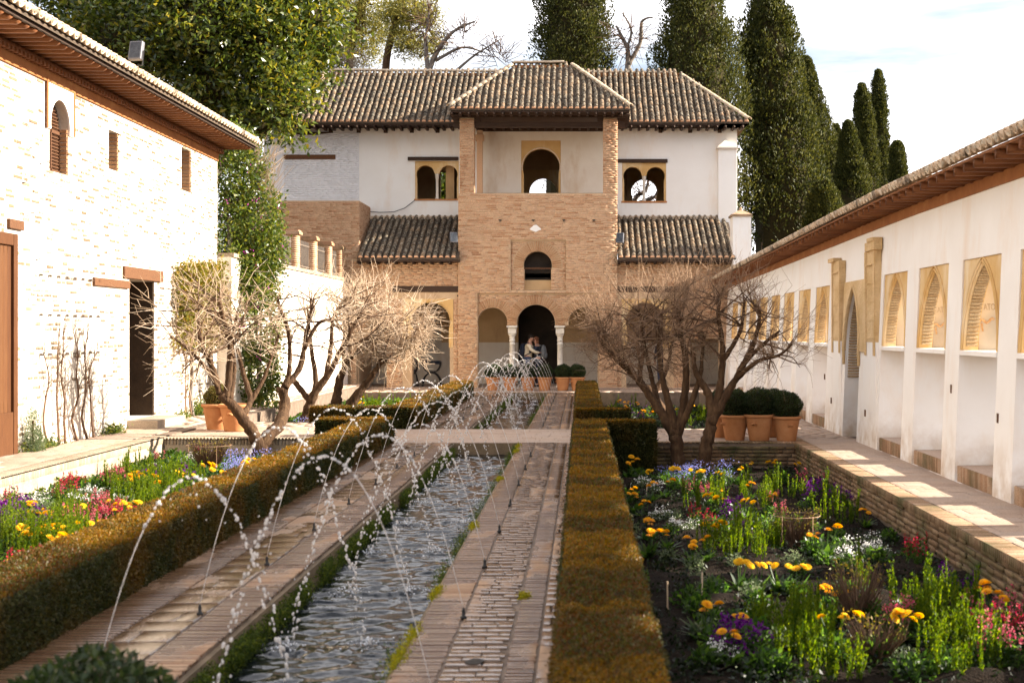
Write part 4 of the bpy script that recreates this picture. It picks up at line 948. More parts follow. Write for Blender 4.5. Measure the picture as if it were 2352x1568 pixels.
pieces('under_tile', U, M_TILELIGHT, rfr, 160, base=TV)
for a, b in zip(yy[:-1], yy[1:]):
    pieces('ridge_tile', ridge_tiles((5.15, a, zr(a) + .33), (5.15, b, zr(b) + .33), rg), M_TILELIGHT, rfr, 20, base=TILE)

# ------------------------------------------------------------------ ground, beds, paths, terraces, water
rg = random.Random(41); rs = np.random.RandomState(41)
mb = MB(); mb.quad((-1500, -300, -.9), (1500, -300, -.9), (1500, 2500, -.9), (-1500, 2500, -.9)); mb.build('ground', M_SOIL, kind='structure')
XWAT0, XWAT1 = -2.24, -1.054; ZB = -.42
YC0, YC1 = 24.3, 27.6
def heightfield(name, x0, x1, y0, y1, z, amp, m, step=.06, kind='structure'):
    nx, ny = max(2, int((x1 - x0) / step)), max(2, int((y1 - y0) / step)); X, Y = np.meshgrid(np.linspace(x0, x1, nx), np.linspace(y0, y1, ny))
    Z = np.full_like(X, z)
    for _ in range(26):
        k = rs.uniform(1.5, 14); a = rs.uniform(0, 6.28); Z += amp * rs.uniform(.3, 1) / (1 + k * .25) * np.sin(k * (X * math.cos(a) + Y * math.sin(a)) + rs.uniform(0, 6.28))
    Z += rs.normal(size=Z.shape) * amp * .12
    if x0 < -6: Z += .05 * np.clip((-6.2 - X) / .8, 0, 1)
    i = np.arange(nx * ny).reshape(ny, nx); Fc = np.stack([i[:-1, :-1], i[:-1, 1:], i[1:, 1:], i[1:, :-1]], -1).reshape(-1, 4)
    o = obj(name, np_mesh(name, np.stack([X, Y, Z], -1).reshape(-1, 3), Fc, None, [m], True), None, kind); return o
for nm, a in (('flower_bed', (.30, 3.62, 4, YC0)), ('flower_bed', (-7.0, -3.74, 4, 23.75)), ('flower_bed', (.30, 3.62, YC1, 43.5)), ('flower_bed', (-7.0, -3.74, YC1, 43.5))):
    heightfield(nm, *a, ZB if a[0] > 0 else -.22, .035, M_SOIL)
def paving(name, slabs, kind='structure'):
    mb = MB()
    for b in slabs: mb.box(*b)
    return mb.build(name, M_JOINT, kind=kind)
J = .012
# paths beside the channel
pth_l = paving('path', [(-3.28, XWAT0, 3.5, YC0, -.85, -J), (-3.28, XWAT0, YC1, 44.4, -.85, -J)])
pth_r = paving('path', [(XWAT1, -.10, 3.5, YC0, -.85, -J), (XWAT1, -.10, YC1, 44.4, -.85, -J)])
def band(x0, x1, y0, y1, w, Ms, z=-.02, across=True, gap=.011, jz=.003):
    y = y0
    while y < y1 - w * .5:
        ww = w * rg.uniform(.92, 1.08)
        Ms.append(boxM(((x0 + x1) / 2 + rg.uniform(-.006, .006), y + ww / 2, z / 2 + rg.uniform(-jz, jz)), (x1 - x0 - gap, ww - gap, abs(z)))); y += ww
def bond(x0, x1, y0, y1, bx, by, Ms, gap=.012, z=-.02, jz=.003):
    y = y0; k = 0
    while y < y1 - by * .5:
        yb = by * rg.uniform(.9, 1.1); x = x0 - (bx * .5 if k % 2 else 0)
        while x < x1:
            b = bx * rg.uniform(.8, 1.2); a, e = max(x, x0), min(x + b, x1)
            if e - a > .04: Ms.append(boxM(((a + e) / 2, y + yb / 2, z / 2 + rg.uniform(-jz, jz)), (e - a - gap, yb - gap, abs(z))))
            x += b
        y += yb; k += 1
A, B = [], []
for (a, b) in ((4, YC0), (YC1, 44.3)):
    band(-2.53, -2.235, a, b, .058, A); band(-3.27, -2.92, a, b, .075, A); bond(-2.91, -2.545, a, b, .37, .32, B)
pieces('brick', A, M_PATHBRICK, pth_l, 300); pieces('paving_tile', B, M_PATHFLAG, pth_l, 60)
A, B = [], []
for (a, b) in ((4, YC0), (YC1, 44.3)):
    band(-1.058, -.80, a, b, .056, A); bond(-.79, -.45, a, b, .19, .115, B, jz=.006); band(-.435, -.27, a, b, .06, A); bond(-.26, -.10, a, b, .16, .21, B)
pieces('brick', A, M_PATHBRICK, pth_r, 300); pieces('paving_tile', B, M_PATHFLAG, pth_r, 240)
# crossing between the two halves, and the forecourt of the pavilion
crs = paving('crossing', [(-7.0, 3.62, YC0 + .002, YC1 - .002, -.85, -J)])
A = []; bond(-3.75, .3, YC0 + .3, YC1 - .3, .30, .30, A); band(-3.75, .3, YC0 + .01, YC0 + .3, .29, A); band(-3.75, .3, YC1 - .29, YC1 - .01, .28, A)
pieces('paving_tile', A, M_TERR, crs, 150)
mb = MB(); mb.box(XWAT0, XWAT1, YC0 + .0005, YC0 + .0018, -.7, -J); mb.build('channel_wall', M_CHANNEL, kind='structure')
fc = paving('forecourt', [(-7.8, 4.7, 44.402, 46.598, -.85, -J)])
A = []; bond(-7.8, 4.7, 44.41, 46.58, .4, .36, A); pieces('paving_tile', A, M_TERR, fc, 0)
# right terrace
tr = paving('terrace', [(3.64, 6.2, 1.5, 47.5, -.85, -J)])
A, B, C = [], [], []
band(3.63, 3.86, 4, 44, .058, A); bond(3.87, 4.83, 4, 47, .33, .33, B)
for (x0, x1, yk) in ((.4, 3.63, YC0),):
    x = x0
    while x < x1: A.append(boxM((x + .025, yk + .12, -.005), (.046, .25, .026))); x += .057
    bond(x0, x1, yk + .26, YC1, .33, .33, B)
for k in range(5):
    z = -.09 - k * .066
    y = 6.0 + rg.random() * .2
    while y < 24.25:
        ln = rg.uniform(.15, .27); C.append(boxM((3.635 + rg.uniform(-.010, .008), y + ln / 2, z + rg.uniform(-.006, .006)), (.03, ln - .022, rg.uniform(.042, .052)))); y += ln
    x = .4
    while x < 3.6:
        ln = rg.uniform(.2, .32); C.append(boxM((x + ln / 2, YC0 - .01 + rg.uniform(-.006, .006), z), (ln - .014, .03, .05))); x += ln
y = 6.0
while y < 24.25: C.append(boxM((3.622, y, -.035), (.03, .045, .075))); y += .058
pieces('kerb_brick', A, M_KERB, tr, 260); pieces('paving_tile', B, M_TERR, tr, 140); pieces('wall_brick', C, M_KERBWALL, tr, 300)
# left terrace, a step higher
tl = paving('terrace', [(-9, -7.04, 4, 47.5, -.85, .15 - J), (-7.04, -3.95, YC0 - .45, YC1 + .2, -.85, .12 - J)])
A, B, C = [], [], []
y = 10.0
while y < 23.8: A.append(boxM((-7.13, y, .135), (.24, .046, .032))); y += .057
x = -7.0
while x < -4.0: A.append(boxM((x, YC0 - .38, .105), (.046, .24, .032))); x += .057
bond(-8.15, -7.26, 10, 47, .33, .33, B)
B = [m for m in B]
for m in B: m[2, 3] += .15
D2 = []; bond(-7.0, -3.98, YC0 - .25, YC1 + .2, .33, .33, D2)
for m in D2: m[2, 3] += .12
y = 10.0
while y < 23.8: C.append(boxM((-7.035, y, .075), (.035, .045, .11))); y += .057
x = -7.0
while x < -4.0: C.append(boxM((x, YC0 - .455, .05), (.045, .035, .11))); x += .057
pieces('kerb_brick', A, M_PALEKERB, tl, 220); pieces('paving_tile', B + D2, M_TERR, tl, 160); pieces('wall_brick', C, M_PALEKERB, tl, 200)
mb = MB(); mb.box(-7.05, -7.03, 4, YC0 - .45, -.8, .02); mb.box(-7.0, -3.95, YC0 - .47, YC0 - .445, -.8, .0); mb.build('retaining_wall', M_BASE, kind='structure')
# channel: walls, stone rim of the far end, water
mb = MB()
for a, b in ((3.5, YC0), (YC1, 44.4)):
    mb.box(XWAT0 - .002, XWAT0 + .035, a, b, -.85, -.032); mb.box(XWAT1 - .035, XWAT1 + .002, a, b, -.85, -.032)
mb.box(XWAT0, XWAT1, YC1 - .0018, YC1 - .0005, -.7, -J); mb.box(-4, 1, 44.38, 44.4, -.8, -J)
mb.build('channel_wall', M_CHANNEL, kind='structure')

JET_Y = [7.45 + 2.03 * k for k in range(8)] + [28.6 + 2.0 * k for k in range(8)]
hits = []
for y in JET_Y: hits += [(-1.36, y), (-1.96, y - .1)]
def water_sheet(y0, y1, step):
    nx, ny = int(1.19 / step), int((y1 - y0) / step); X, Y = np.meshgrid(np.linspace(XWAT0, XWAT1, nx), np.linspace(y0, y1, ny)); Z = np.full_like(X, -.21)
    for _ in range(38):
        lam = rs.uniform(.05, .36); a = rs.normal(math.pi / 2, .42); k = 6.283 / lam
        Z += .0075 * lam * rs.uniform(.4, 1.3) * (.75 + .5 * np.sin(1.7 * Y + 2.3 * X + rs.uniform(0, 6))) * np.sin(k * (X * math.cos(a) + Y * math.sin(a)) + rs.uniform(0, 6.28) + .8 * np.sin(3 * X + 2 * Y + rs.uniform(0, 6)))
    for hx, hy in hits:
        r = np.sqrt((X - hx) ** 2 + (Y - hy) ** 2); Z += .007 * np.exp(-r / .30) * np.cos(r * 62) + .012 * np.exp(-(r / .06) ** 2) + rs.normal(size=Z.shape) * .003 * np.exp(-(r / .13) ** 2)
    i = np.arange(nx * ny).reshape(ny, nx); Fc = np.stack([i[:-1, :-1], i[:-1, 1:], i[1:, 1:], i[1:, :-1]], -1).reshape(-1, 4)
    obj('water', np_mesh('water', np.stack([X, Y, Z], -1).reshape(-1, 3), Fc, None, [M_WATER], True), None, 'structure')
water_sheet(3.5, YC0, .022); water_sheet(YC1, 44.37, .045)
# moss and grass hanging on the channel walls
def moss(x, s, y0, y1, n, clumps, m=M_MOSS):
    P = []
    for _ in range(clumps):
        cy_ = rs.uniform(y0, y1); ln = rs.uniform(.15, .6) * (1 if cy_ < 20 else 1.6); k = int(n * ln); 
        t = rs.rand(k) ** .8
        P.append(np.stack([np.full(k, x) + s * np.abs(rs.normal(size=k)) * .045 * (1 - .3 * t) + s * .02, cy_ + rs.normal(size=k) * ln * .4, -.03 - t * .17], 1))
    return np.concatenate(P)
P = np.concatenate([moss(XWAT0 + .03, 1, 6.5, YC0, 1500, 46), moss(XWAT0 + .03, 1, YC1, 43, 500, 34)])
leaves('wall_moss', P, .028, M_MOSS, None, rs, 'stuff', aspect=.3, up=-.8)
P = np.concatenate([moss(XWAT1 - .03, -1, 6.5, YC0, 500, 26), moss(XWAT1 - .03, -1, YC1, 43, 300, 16)]); P[:, 2] += .03
leaves('wall_moss', P, .03, M_MOSS, None, rs, 'stuff', aspect=.25, up=.3)
P = []
for (x, y) in ((-1.07, 8.3), (-1.06, 8.9), (-1.06, 10.35), (-1.06, 13.9), (-1.06, 18.3), (-1.05, 22.6), (-1.06, 23.6), (-.42, 10.2)):
    k = 700; P.append(np.stack([x + rs.normal(size=k) * .02, y + rs.normal(size=k) * rs.uniform(.04, .15), -.02 + np.abs(rs.normal(size=k)) * .018], 1))
leaves('edge_moss', np.concatenate(P), .022, M_MOSSY, None, rs, 'stuff', aspect=.35, up=.5)
mb = MB(); mb.add([(-.62 + .055 * math.cos(a) * (1 + .2 * math.sin(2 * a)), 8.17 + .075 * math.sin(a), .006) for a in np.linspace(0, 6.28, 13)[:-1]], [tuple(range(12))]); mb.build('drain_hole', M_DARK, pth_r)

# ------------------------------------------------------------------ clipped hedges
rs = np.random.RandomState(51)
def hedge(label, strips, dens=1.0, zt=.39):
    x0, x1, y0, y1 = strips[0]
    h = thing('box_hedge', label, 'hedge', ((x0 + x1) / 2, (y0 + y1) / 2, ZB), 'clipped box hedges along the channel')
    mb = MB(); Pt, Nt, St, Ps, Ns, Ss = [], [], [], [], [], []
    for (x0, x1, y0, y1) in strips:
        n = max(2, int((y1 - y0) / .5)); ys = np.linspace(y0 + .03, y1 - .03, n)
        for a, b in zip(ys[:-1], ys[1:]): mb.box(x0 + .03, x1 - .03, a, b, ZB - .1, zt - .035)
        faces = [('t', (x1 - x0) * (y1 - y0)), ('-x', (y1 - y0) * .75), ('+x', (y1 - y0) * .75), ('-y', (x1 - x0) * .75), ('+y', (x1 - x0) * .6)]
        for f, area in faces:
            d = rs.rand(int(area * 12000 * dens) + 20); k = len(d)
            u = rs.rand(k); v = rs.rand(k); 
            if f in ('t', '-x', '+x'):
                # near ground of the picture gets smaller, denser leaves
                yy = y0 + (y1 - y0) * u ** 1.35
            z = ZB + (zt - ZB) * v
            wob = lambda a, b: .007 * np.sin(a * 3.1 + 1 + 2 * np.sin(a * .7)) + .006 * np.sin(b * 7.7 + 2 + np.sin(a * 1.9)) + .007 * np.sin(a * 11 + b * 9 + 2 * np.sin(a * 2.3)) + .006 * np.sin(a * 23 - b * 31)
            if f == 't': P = np.stack([x0 + (x1 - x0) * v, yy, zt + wob(yy, x0 + v) + rs.normal(size=k) * .010], 1); N = np.tile([0, 0, 1.], (k, 1))
            elif f in ('-x', '+x'):
                s = -1 if f == '-x' else 1; P = np.stack([np.full(k, x0 if s < 0 else x1) + s * (wob(yy, z) + rs.normal(size=k) * .010), yy, z], 1); N = np.tile([s * 1., 0, 0], (k, 1))
            else:
                s = -1 if f == '-y' else 1; P = np.stack([x0 + (x1 - x0) * u, np.full(k, y0 if s < 0 else y1) + s * rs.normal(size=k) * .012, z], 1); N = np.tile([0, s * 1., 0], (k, 1))
            sz = .017 + .0013 * np.maximum(P[:, 1] - 6, 0)
            if f == 't': Pt.append(P); Nt.append(N); St.append(sz)
            else: Ps.append(P); Ns.append(N); Ss.append(sz)
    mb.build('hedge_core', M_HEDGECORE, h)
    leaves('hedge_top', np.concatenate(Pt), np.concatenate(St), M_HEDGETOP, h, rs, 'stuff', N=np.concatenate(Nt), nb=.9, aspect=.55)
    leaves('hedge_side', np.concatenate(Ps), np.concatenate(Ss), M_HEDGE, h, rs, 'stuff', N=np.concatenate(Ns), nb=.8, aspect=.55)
hedge('long low clipped hedge with bronzed top running between the right path and the shaded bed', [(-.123, .368, 4.5, 24.1), (.368, 1.2, 23.55, 24.1)])
hedge('low clipped hedge with orange top between the left path and the near flower bed', [(-3.79, -3.28, 5.5, 24.6), (-4.5, -3.79, 24.05, 24.6)])
hedge('far clipped hedge on the right, beyond the crossing', [(-.123, .368, 27.2, 42.0), (.368, .9, 27.2, 27.7)], .5)
hedge('far clipped hedge on the left, beyond the crossing', [(-3.79, -3.28, 27.7, 42.2), (-5.3, -3.79, 27.7, 28.2)], .5)

# ------------------------------------------------------------------ bare shrub-like trees
def smooth(pts, n=4):
    pts = [np.array(p, float) for p in pts]; out = []
    for i in range(len(pts) - 1):
        p0, p1, p2, p3 = pts[max(i - 1, 0)], pts[i], pts[i + 1], pts[min(i + 2, len(pts) - 1)]
        for k in range(n):
            t = k / n; out.append(.5 * ((2 * p1) + (-p0 + p2) * t + (2 * p0 - 5 * p1 + 4 * p2 - p3) * t * t + (-p0 + 3 * p1 - 3 * p2 + p3) * t ** 3))
    out.append(pts[-1]); return out
def bare_tree(name, label, group, base, limbs, crown, nsec, ntw, seed, mt=None, mtw=None, twl=(.3, .75), tr=.0055, sides=9, up=.35, thorn=True, cat='tree'):
    """limbs: (points, radius0, radius1); crown: list of (centre, radii, weight)"""
    r = random.Random(seed); t = thing(name, label, cat, base, group); mt = mt or M_BARK; mtw = mtw or M_TWIG
    mb = MB(); allp = []
    for pts, r0, r1 in limbs:
        sp = smooth(pts, 7); n = len(sp); rad = []
        for i, p in enumerate(sp):
            f = i / (n - 1); rad.append((r0 * (1 - f) + r1 * f) * r.uniform(.88, 1.13))
            if 0 < i < n - 1: sp[i] = p + np.array([r.uniform(-1, 1), r.uniform(-1, 1), 0]) * r0 * .09
        mb.tube(sp, rad, sides); allp.append((sp, rad))
    mb.build('trunk', mt, t, True)
    br = MB(); tw = MB(); W = [c[2] for c in crown]; secs = []
    for _ in range(nsec):
        c, R, _w = r.choices(crown, W)[0]
        d = Vector((r.gauss(0, 1), r.gauss(0, 1), r.gauss(0, 1))).normalized(); q = r.uniform(.45, .95)
        tgt = np.array([c[i] + d[i] * R[i] * q for i in range(3)])
        best = None
        for _k in range(9):
            sp, rad = r.choice(allp); i = r.randint(int(len(sp) * .4), len(sp) - 1); dd = np.linalg.norm(sp[i] - tgt)
            if best is None or dd < best[0]: best = (dd, sp[i], rad[i])
        dd, p0, r0 = best; mid = (p0 + tgt) / 2 + np.array([r.uniform(-.12, .12), r.uniform(-.12, .12), r.uniform(-.1, .14)]) * dd
        sp = smooth([p0, mid, tgt], 4); ra = min(r0 * .6, .007 + .017 * dd); br.tube(sp, [ra * (1 - .7 * i / 8) for i in range(9)], 5, False, r.random()); secs.append((sp, ra, c))
    for _ in range(ntw):
        sp, ra, c = r.choice(secs); i = r.randint(2, 8); p = sp[i]; out = p - np.array(c); out /= max(np.linalg.norm(out), .05)
        d = out * .8 + np.array([r.gauss(0, .5), r.gauss(0, .5), r.gauss(0, .45) + up]); d /= np.linalg.norm(d); ln = r.uniform(*twl)
        b = np.array([r.gauss(0, .1), r.gauss(0, .1), r.gauss(0, .1)]) * ln
        tw.tube([p, p + d * ln * .5 + b, p + d * ln], [tr, tr * .8, tr * .4], 3, False, r.random())
        if thorn and r.random() < .6:
            q = p + d * ln * .5 + b; e = np.array([r.gauss(0, 1), r.gauss(0, 1), r.gauss(0, 1) + up]); e *= ln * .35 / np.linalg.norm(e); tw.tube([q, q + e], [tr * .7, tr * .35], 3, False, r.random())
    br.build('branch', mtw if mt is not M_BARK else M_TWIGD, t, True); tw.build('twigs', mtw, t, True, kind='stuff')
    return t
def aP(x, y, Y, dy=0.0): return at(x, y, Y + dy)
Y = 23.3
bare_tree('pomegranate_tree', 'bare twisted tree leaning left, in front of the left doorway', 'bare trees in the beds', at(596, 1040, Y),
    [([at(596, 1060, Y), at(588, 1010, Y), at(560, 965, Y), at(528, 925, Y), at(505, 905, Y)], .115, .07),
     ([at(505, 905, Y), at(490, 850, Y, ), at(468, 800, Y - .3), at(455, 770, Y - .4)], .055, .03),
     ([at(520, 915, Y), at(527, 850, Y + .1), at(528, 780, Y), at(505, 700, Y - .2), at(512, 660, Y)], .07, .02),
     ([at(528, 920, Y), at(538, 850, Y + .2), at(534, 780, Y + .3), at(545, 720, Y + .3)], .05, .02),
     ([at(555, 955, Y), at(575, 920, Y + .3), at(560, 860, Y + .5), at(545, 800, Y + .6)], .06, .03),
     ([at(575, 925, Y + .3), at(610, 860, Y + .6), at(640, 770, Y + .8)], .045, .02),
     ([at(500, 890, Y), at(470, 840, Y - .4), at(430, 800, Y - .6), at(390, 770, Y - .7)], .035, .015)],
    [(at(500, 720, Y), (1.1, .9, .85), 1.0), (at(400, 730, Y - .4), (.7, .6, .7), .7), (at(590, 720, Y + .4), (.6, .7, .75), .6), (at(440, 830, Y - .4), (.7, .6, .5), .4)], 70, 430, 3)
Y = 24.3
bare_tree('pomegranate_tree', 'bare gnarled tree with a low sideways trunk at the end of the near left bed', 'bare trees in the beds', at(600, 1040, 23.3),
    [([at(590, 1055, 23.3), at(612, 1005, 23.5), at(642, 975, 23.9), at(655, 930, Y), at(648, 890, Y)], .12, .085),
     ([at(648, 895, Y), at(665, 850, Y), at(662, 760, Y - .2), at(640, 700, Y - .3), at(640, 680, Y - .3)], .05, .018),
     ([at(655, 890, Y), at(690, 840, Y + .2), at(705, 760, Y + .3), at(720, 690, Y + .3)], .065, .02),
     ([at(700, 800, Y + .2), at(735, 740, Y + .3), at(790, 735, Y + .2)], .04, .015)],
    [(at(680, 720, Y), (.9, .8, .8), 1.0), (at(740, 760, Y + .3), (.7, .6, .7), .8)], 42, 220, 4)
Y = 31.0
bare_tree('pomegranate_tree', 'bare tree with three stems and pale twigs in front of the far left bed', 'bare trees in the beds', at(710, 975, Y),
    [([at(695, 985, Y), at(708, 940, Y), at(722, 905, Y), at(760, 850, Y), at(790, 790, Y - .2), at(830, 720, Y - .3)], .13, .03),
     ([at(715, 925, Y), at(695, 900, Y), at(672, 870, Y)], .07, .06),
     ([at(712, 935, Y), at(725, 880, Y + .2), at(715, 800, Y + .3), at(705, 700, Y + .4)], .08, .02),
     ([at(745, 880, Y), at(760, 800, Y + .3), at(765, 730, Y + .4), at(790, 690, Y + .4)], .06, .02)],
    [(at(760, 730, Y), (1.1, .9, 1.0), 1.0), (at(850, 700, Y - .2), (.9, .8, .7), .8)], 60, 340, 5)
Y = 32.6
bare_tree('pomegranate_tree', 'bare tree leaning right with dense pale twigs before the left portico arch', 'bare trees in the beds', at(775, 975, Y),
    [([at(765, 985, Y), at(772, 930, Y), at(778, 880, Y), at(800, 820, Y)], .16, .06),
     ([at(785, 965, Y), at(808, 925, Y), at(838, 885, Y), at(856, 862, Y), at(880, 820, Y)], .13, .05),
     ([at(800, 830, Y), at(850, 780, Y + .1), at(900, 750, Y + .1)], .05, .02),
     ([at(790, 850, Y), at(790, 780, Y), at(810, 700, Y)], .05, .02),
     ([at(870, 840, Y), at(920, 800, Y - .1), at(960, 770, Y - .2)], .04, .015)],
    [(at(890, 745, Y), (1.25, .9, .95), 1.2), (at(940, 740, Y), (.75, .8, .85), 1.0), (at(820, 700, Y), (.9, .8, .7), .6), (at(930, 820, Y), (.6, .7, .5), .6)], 120, 1250, 6, up=.15, tr=.0068)
Y = 23.9
bare_tree('pomegranate_tree', 'bare tree with many thin upright stems in the right bed, nearer the hedge', 'bare trees in the beds', at(1548, 1040, Y),
    [([at(1560, 1075, Y), at(1552, 1010, Y), at(1535, 975, Y), at(1500, 920, Y), at(1462, 870, Y), at(1420, 820, Y - .2)], .13, .03),
     ([at(1550, 1000, Y), at(1540, 940, Y), at(1520, 860, Y + .1), at(1510, 760, Y + .2)], .10, .02),
     ([at(1555, 1000, Y), at(1570, 930, Y), at(1575, 840, Y), at(1560, 730, Y), at(1555, 690, Y)], .09, .02),
     ([at(1560, 990, Y), at(1590, 920, Y - .2), at(1610, 850, Y - .2), at(1615, 760, Y - .2)], .07, .02),
     ([at(1520, 950, Y), at(1500, 880, Y + .3), at(1480, 790, Y + .4), at(1470, 720, Y + .4)], .055, .02),
     ([at(1490, 900, Y), at(1440, 850, Y + .1), at(1390, 800, Y), at(1370, 760, Y)], .045, .015)],
    [(at(1480, 740, Y), (1.0, .9, .85), 1.2), (at(1400, 740, Y), (.65, .7, .6), .8), (at(1580, 720, Y), (.8, .8, .75), .9), (at(1420, 830, Y), (.6, .6, .4), .5)], 130, 1150, 7, mtw=M_TWIGM, tr=.0045, up=.55)
Y = 23.6
bare_tree('pomegranate_tree', 'bare tree reaching far right over the terrace, beside the terracotta pots', 'bare trees in the beds', at(1628, 1040, Y),
    [([at(1615, 1075, Y), at(1625, 1010, Y), at(1635, 960, Y), at(1625, 900, Y), at(1600, 860, Y), at(1590, 800, Y)], .13, .03),
     ([at(1632, 970, Y), at(1660, 920, Y), at(1690, 870, Y), at(1720, 820, Y - .2), at(1790, 760, Y - .3)], .10, .02),
     ([at(1640, 945, Y), at(1655, 880, Y), at(1660, 800, Y), at(1650, 720, Y), at(1660, 660, Y)], .07, .02),
     ([at(1700, 850, Y - .1), at(1730, 790, Y), at(1745, 730, Y), at(1740, 700, Y)], .05, .018),
     ([at(1690, 870, Y), at(1740, 830, Y - .3), at(1790, 815, Y - .4), at(1820, 790, Y - .4)], .05, .012),
     ([at(1660, 830, Y), at(1700, 760, Y), at(1710, 690, Y)], .045, .018)],
    [(at(1680, 720, Y), (.95, .9, .8), 1.0), (at(1770, 750, Y - .2), (.7, .7, .6), .9), (at(1800, 830, Y - .3), (.45, .6, .35), .5), (at(1600, 720, Y), (.7, .8, .7), .7)], 90, 560, 8, mtw=M_TWIGM, tr=.0042)
bare_tree('pomegranate_tree', 'thick dark leaning trunk behind the two bare trees of the right bed', 'bare trees in the beds', at(1520, 985, 28.6),
    [([at(1540, 1000, 28.6), at(1525, 950, 28.6), at(1495, 900, 28.6), at(1470, 870, 28.6), at(1480, 800, 28.6)], .13, .04), ([at(1500, 905, 28.6), at(1530, 850, 28.7), at(1545, 780, 28.8)], .07, .02)],
    [(at(1490, 790, 28.6), (1.0, .8, .6), 1.0)], 34, 260, 9, mtw=M_TWIGD)

# ------------------------------------------------------------------ climbers on the left
def wall_climber(label, xs, ytop, ybot, seed, group):
    r = random.Random(seed); Yb = F * XL / (xs[0] - VX); t = thing('climbing_shrub', label, 'climber', (XL + .12, Yb, .15), group); mb = MB(); tw = MB()
    for x in xs:
        Yw = F * (XL + .1) / (x - VX); z0 = .15; zt_ = H - (ytop - VY) * Yw / F * 1.0 + r.uniform(-.5, .2)
        p = [(XL + .10, Yw, z0)]; z = z0
        while z < zt_: z += .35; p.append((XL + r.uniform(.03, .09), Yw + r.uniform(-.16, .16) + (z - z0) * r.uniform(-.05, .12), z))
        sp = smooth(p, 3); n = len(sp); mb.tube(sp, [.024 * (1 - .75 * i / n) for i in range(n)], 5)
        for q in sp[6:]:
            for _ in range(4):
                d = Vector((r.uniform(.02, .25), r.uniform(-1, 1), r.uniform(.2, 1.2))).normalized() * r.uniform(.15, .5); tw.tube([q, Vector(q) + d * .5 + Vector((0, 0, .03)), Vector(q) + d], [.0045, .0035, .002], 3, False, r.random())
    mb.build('stem', M_TWIGD, t, True); tw.build('twigs', M_TWIGD, t, kind='stuff'); return t
wall_climber('bare climber of thin dark stems trained on the whitewashed wall left of the doorway', [112, 135, 150, 178, 200, 215], 790, 1030, 4, 'bare climbers on the wall')
wall_climber('bare climber with crooked stems on the wall right of the doorway', [425, 440], 740, 970, 5, 'bare climbers on the wall')
def blob_points(blobs, n, rs, shell=.55, lump=.0):
    P = []; N = []; w = np.array([b[1][0] * b[1][2] for b in blobs], float); w /= w.sum()
    for (c, R), k in zip(blobs, (w * n).astype(int)):
        d = unit(k, rs); q = shell + (1 - shell) * rs.rand(k) ** .5
        if lump:
            ph = rs.rand(6) * 6; q = q * (1 + lump * np.sin(d[:, 0] * 7 + ph[0]) * np.sin(d[:, 2] * 8 + ph[1]) + lump * .7 * np.sin(d[:, 1] * 13 + d[:, 2] * 11 + ph[2]))
        P.append(np.array(c) + d * np.array(R) * q[:, None]); N.append(d)
    return np.concatenate(P), np.concatenate(N)
def clumped(P, N, per, spread, rs):
    k = len(P); Q = np.repeat(P, per, 0) + rs.normal(size=(k * per, 3)) * spread; return Q, np.repeat(N, per, 0)
rs = np.random.RandomState(61)
ev = thing('wall_creeper', 'green leafy creeper with a crooked stem between the doorway and the building corner', 'climber', (XL + .1, 29.5, .15))
pts = np.array([[XL + .08 + abs(rs.normal()) * .1, F * XL / (x - VX), 0] for x in rs.uniform(395, 492, 330)])
pts[:, 2] = [H - (y - VY) * yy / F for y, yy in zip(800 - 190 * rs.rand(330) ** .75, pts[:, 1])]
Q, N = clumped(pts, np.tile([1., 0, .2], (330, 1)), 26, .07, rs)
leaves('leaves', Q, .085, M_IVYDRY, ev, rs, 'stuff', N=N, nb=.5, aspect=.6)
mb = MB(); rr = random.Random(8)
for x in (430, 470, 478): 
    p = [(XL + .12, F * XL / (x - VX), .15)]
    for k in range(6): p.append((XL + .1, p[-1][1] + rr.uniform(-.12, .14), p[-1][2] + .42))
    sp = smooth(p, 4); mb.tube(sp, [.035 * (1 - .6 * i / len(sp)) for i in range(len(sp))], 6)
mb.build('stem', M_BARKG, ev, True)
def B3(x, y, Y, rx, ry, rz=None): s = Y / F; return (at(x, y, Y), (rx * s, (rz if rz else max(rx, ry)) * s, ry * s))
bg_ = thing('flowering_climber', 'tall column of leafy purple flowered climber at the corner of the left building', 'climber', at(580, 950, 33.6))
bl = [B3(555, 410, 33.5, 52, 110), B3(580, 520, 33.4, 72, 110), B3(590, 600, 33.6, 62, 90), B3(560, 640, 33.2, 62, 80), B3(545, 350, 33.8, 45, 60), B3(592, 740, 33.2, 55, 95), B3(597, 850, 33.1, 45, 80), B3(612, 920, 32.9, 32, 50), B3(535, 560, 33.0, 40, 120)]
P, N = blob_points(bl, 1700, rs, .5, .16); P, N = clumped(P, N, 14, .10, rs)
P[:, 0] = np.maximum(P[:, 0], -8.9); leaves('leaves', P, .105, M_IVY, bg_, rs, 'stuff', N=N, nb=.5, aspect=.5, up=-.15)
P, N = blob_points(bl[:7], 60, rs, .95, .1); P, N = clumped(P, N, 9, .06, rs); leaves('blossom', P, .05, M_MAG, bg_, rs, 'stuff', aspect=.8)
mb = MB(); 
for x in (560, 585, 600): mb.tube(smooth([at(600, 955, 33.3), at(595, 850, 33.4), at(x, 700, 33.6), at(x - 15, 500, 33.8)], 4), [.06] * 6 + [.035] * 7, 6)
mb.build('trunk', M_BARKG, bg_, True)
rr = random.Random(3); mb = MB()
for _ in range(110):
    p = np.array(at(rr.uniform(570, 640), rr.uniform(350, 470), 33.2)); d = np.array([rr.gauss(.25, .3), rr.gauss(0, .3), rr.uniform(.2, 1)]); mb.tube([p, p + d * .3, p + d * rr.uniform(.4, .7)], [.008, .006, .003], 3, False)
mb.build('dry_twigs', M_TWIG, bg_, kind='stuff')
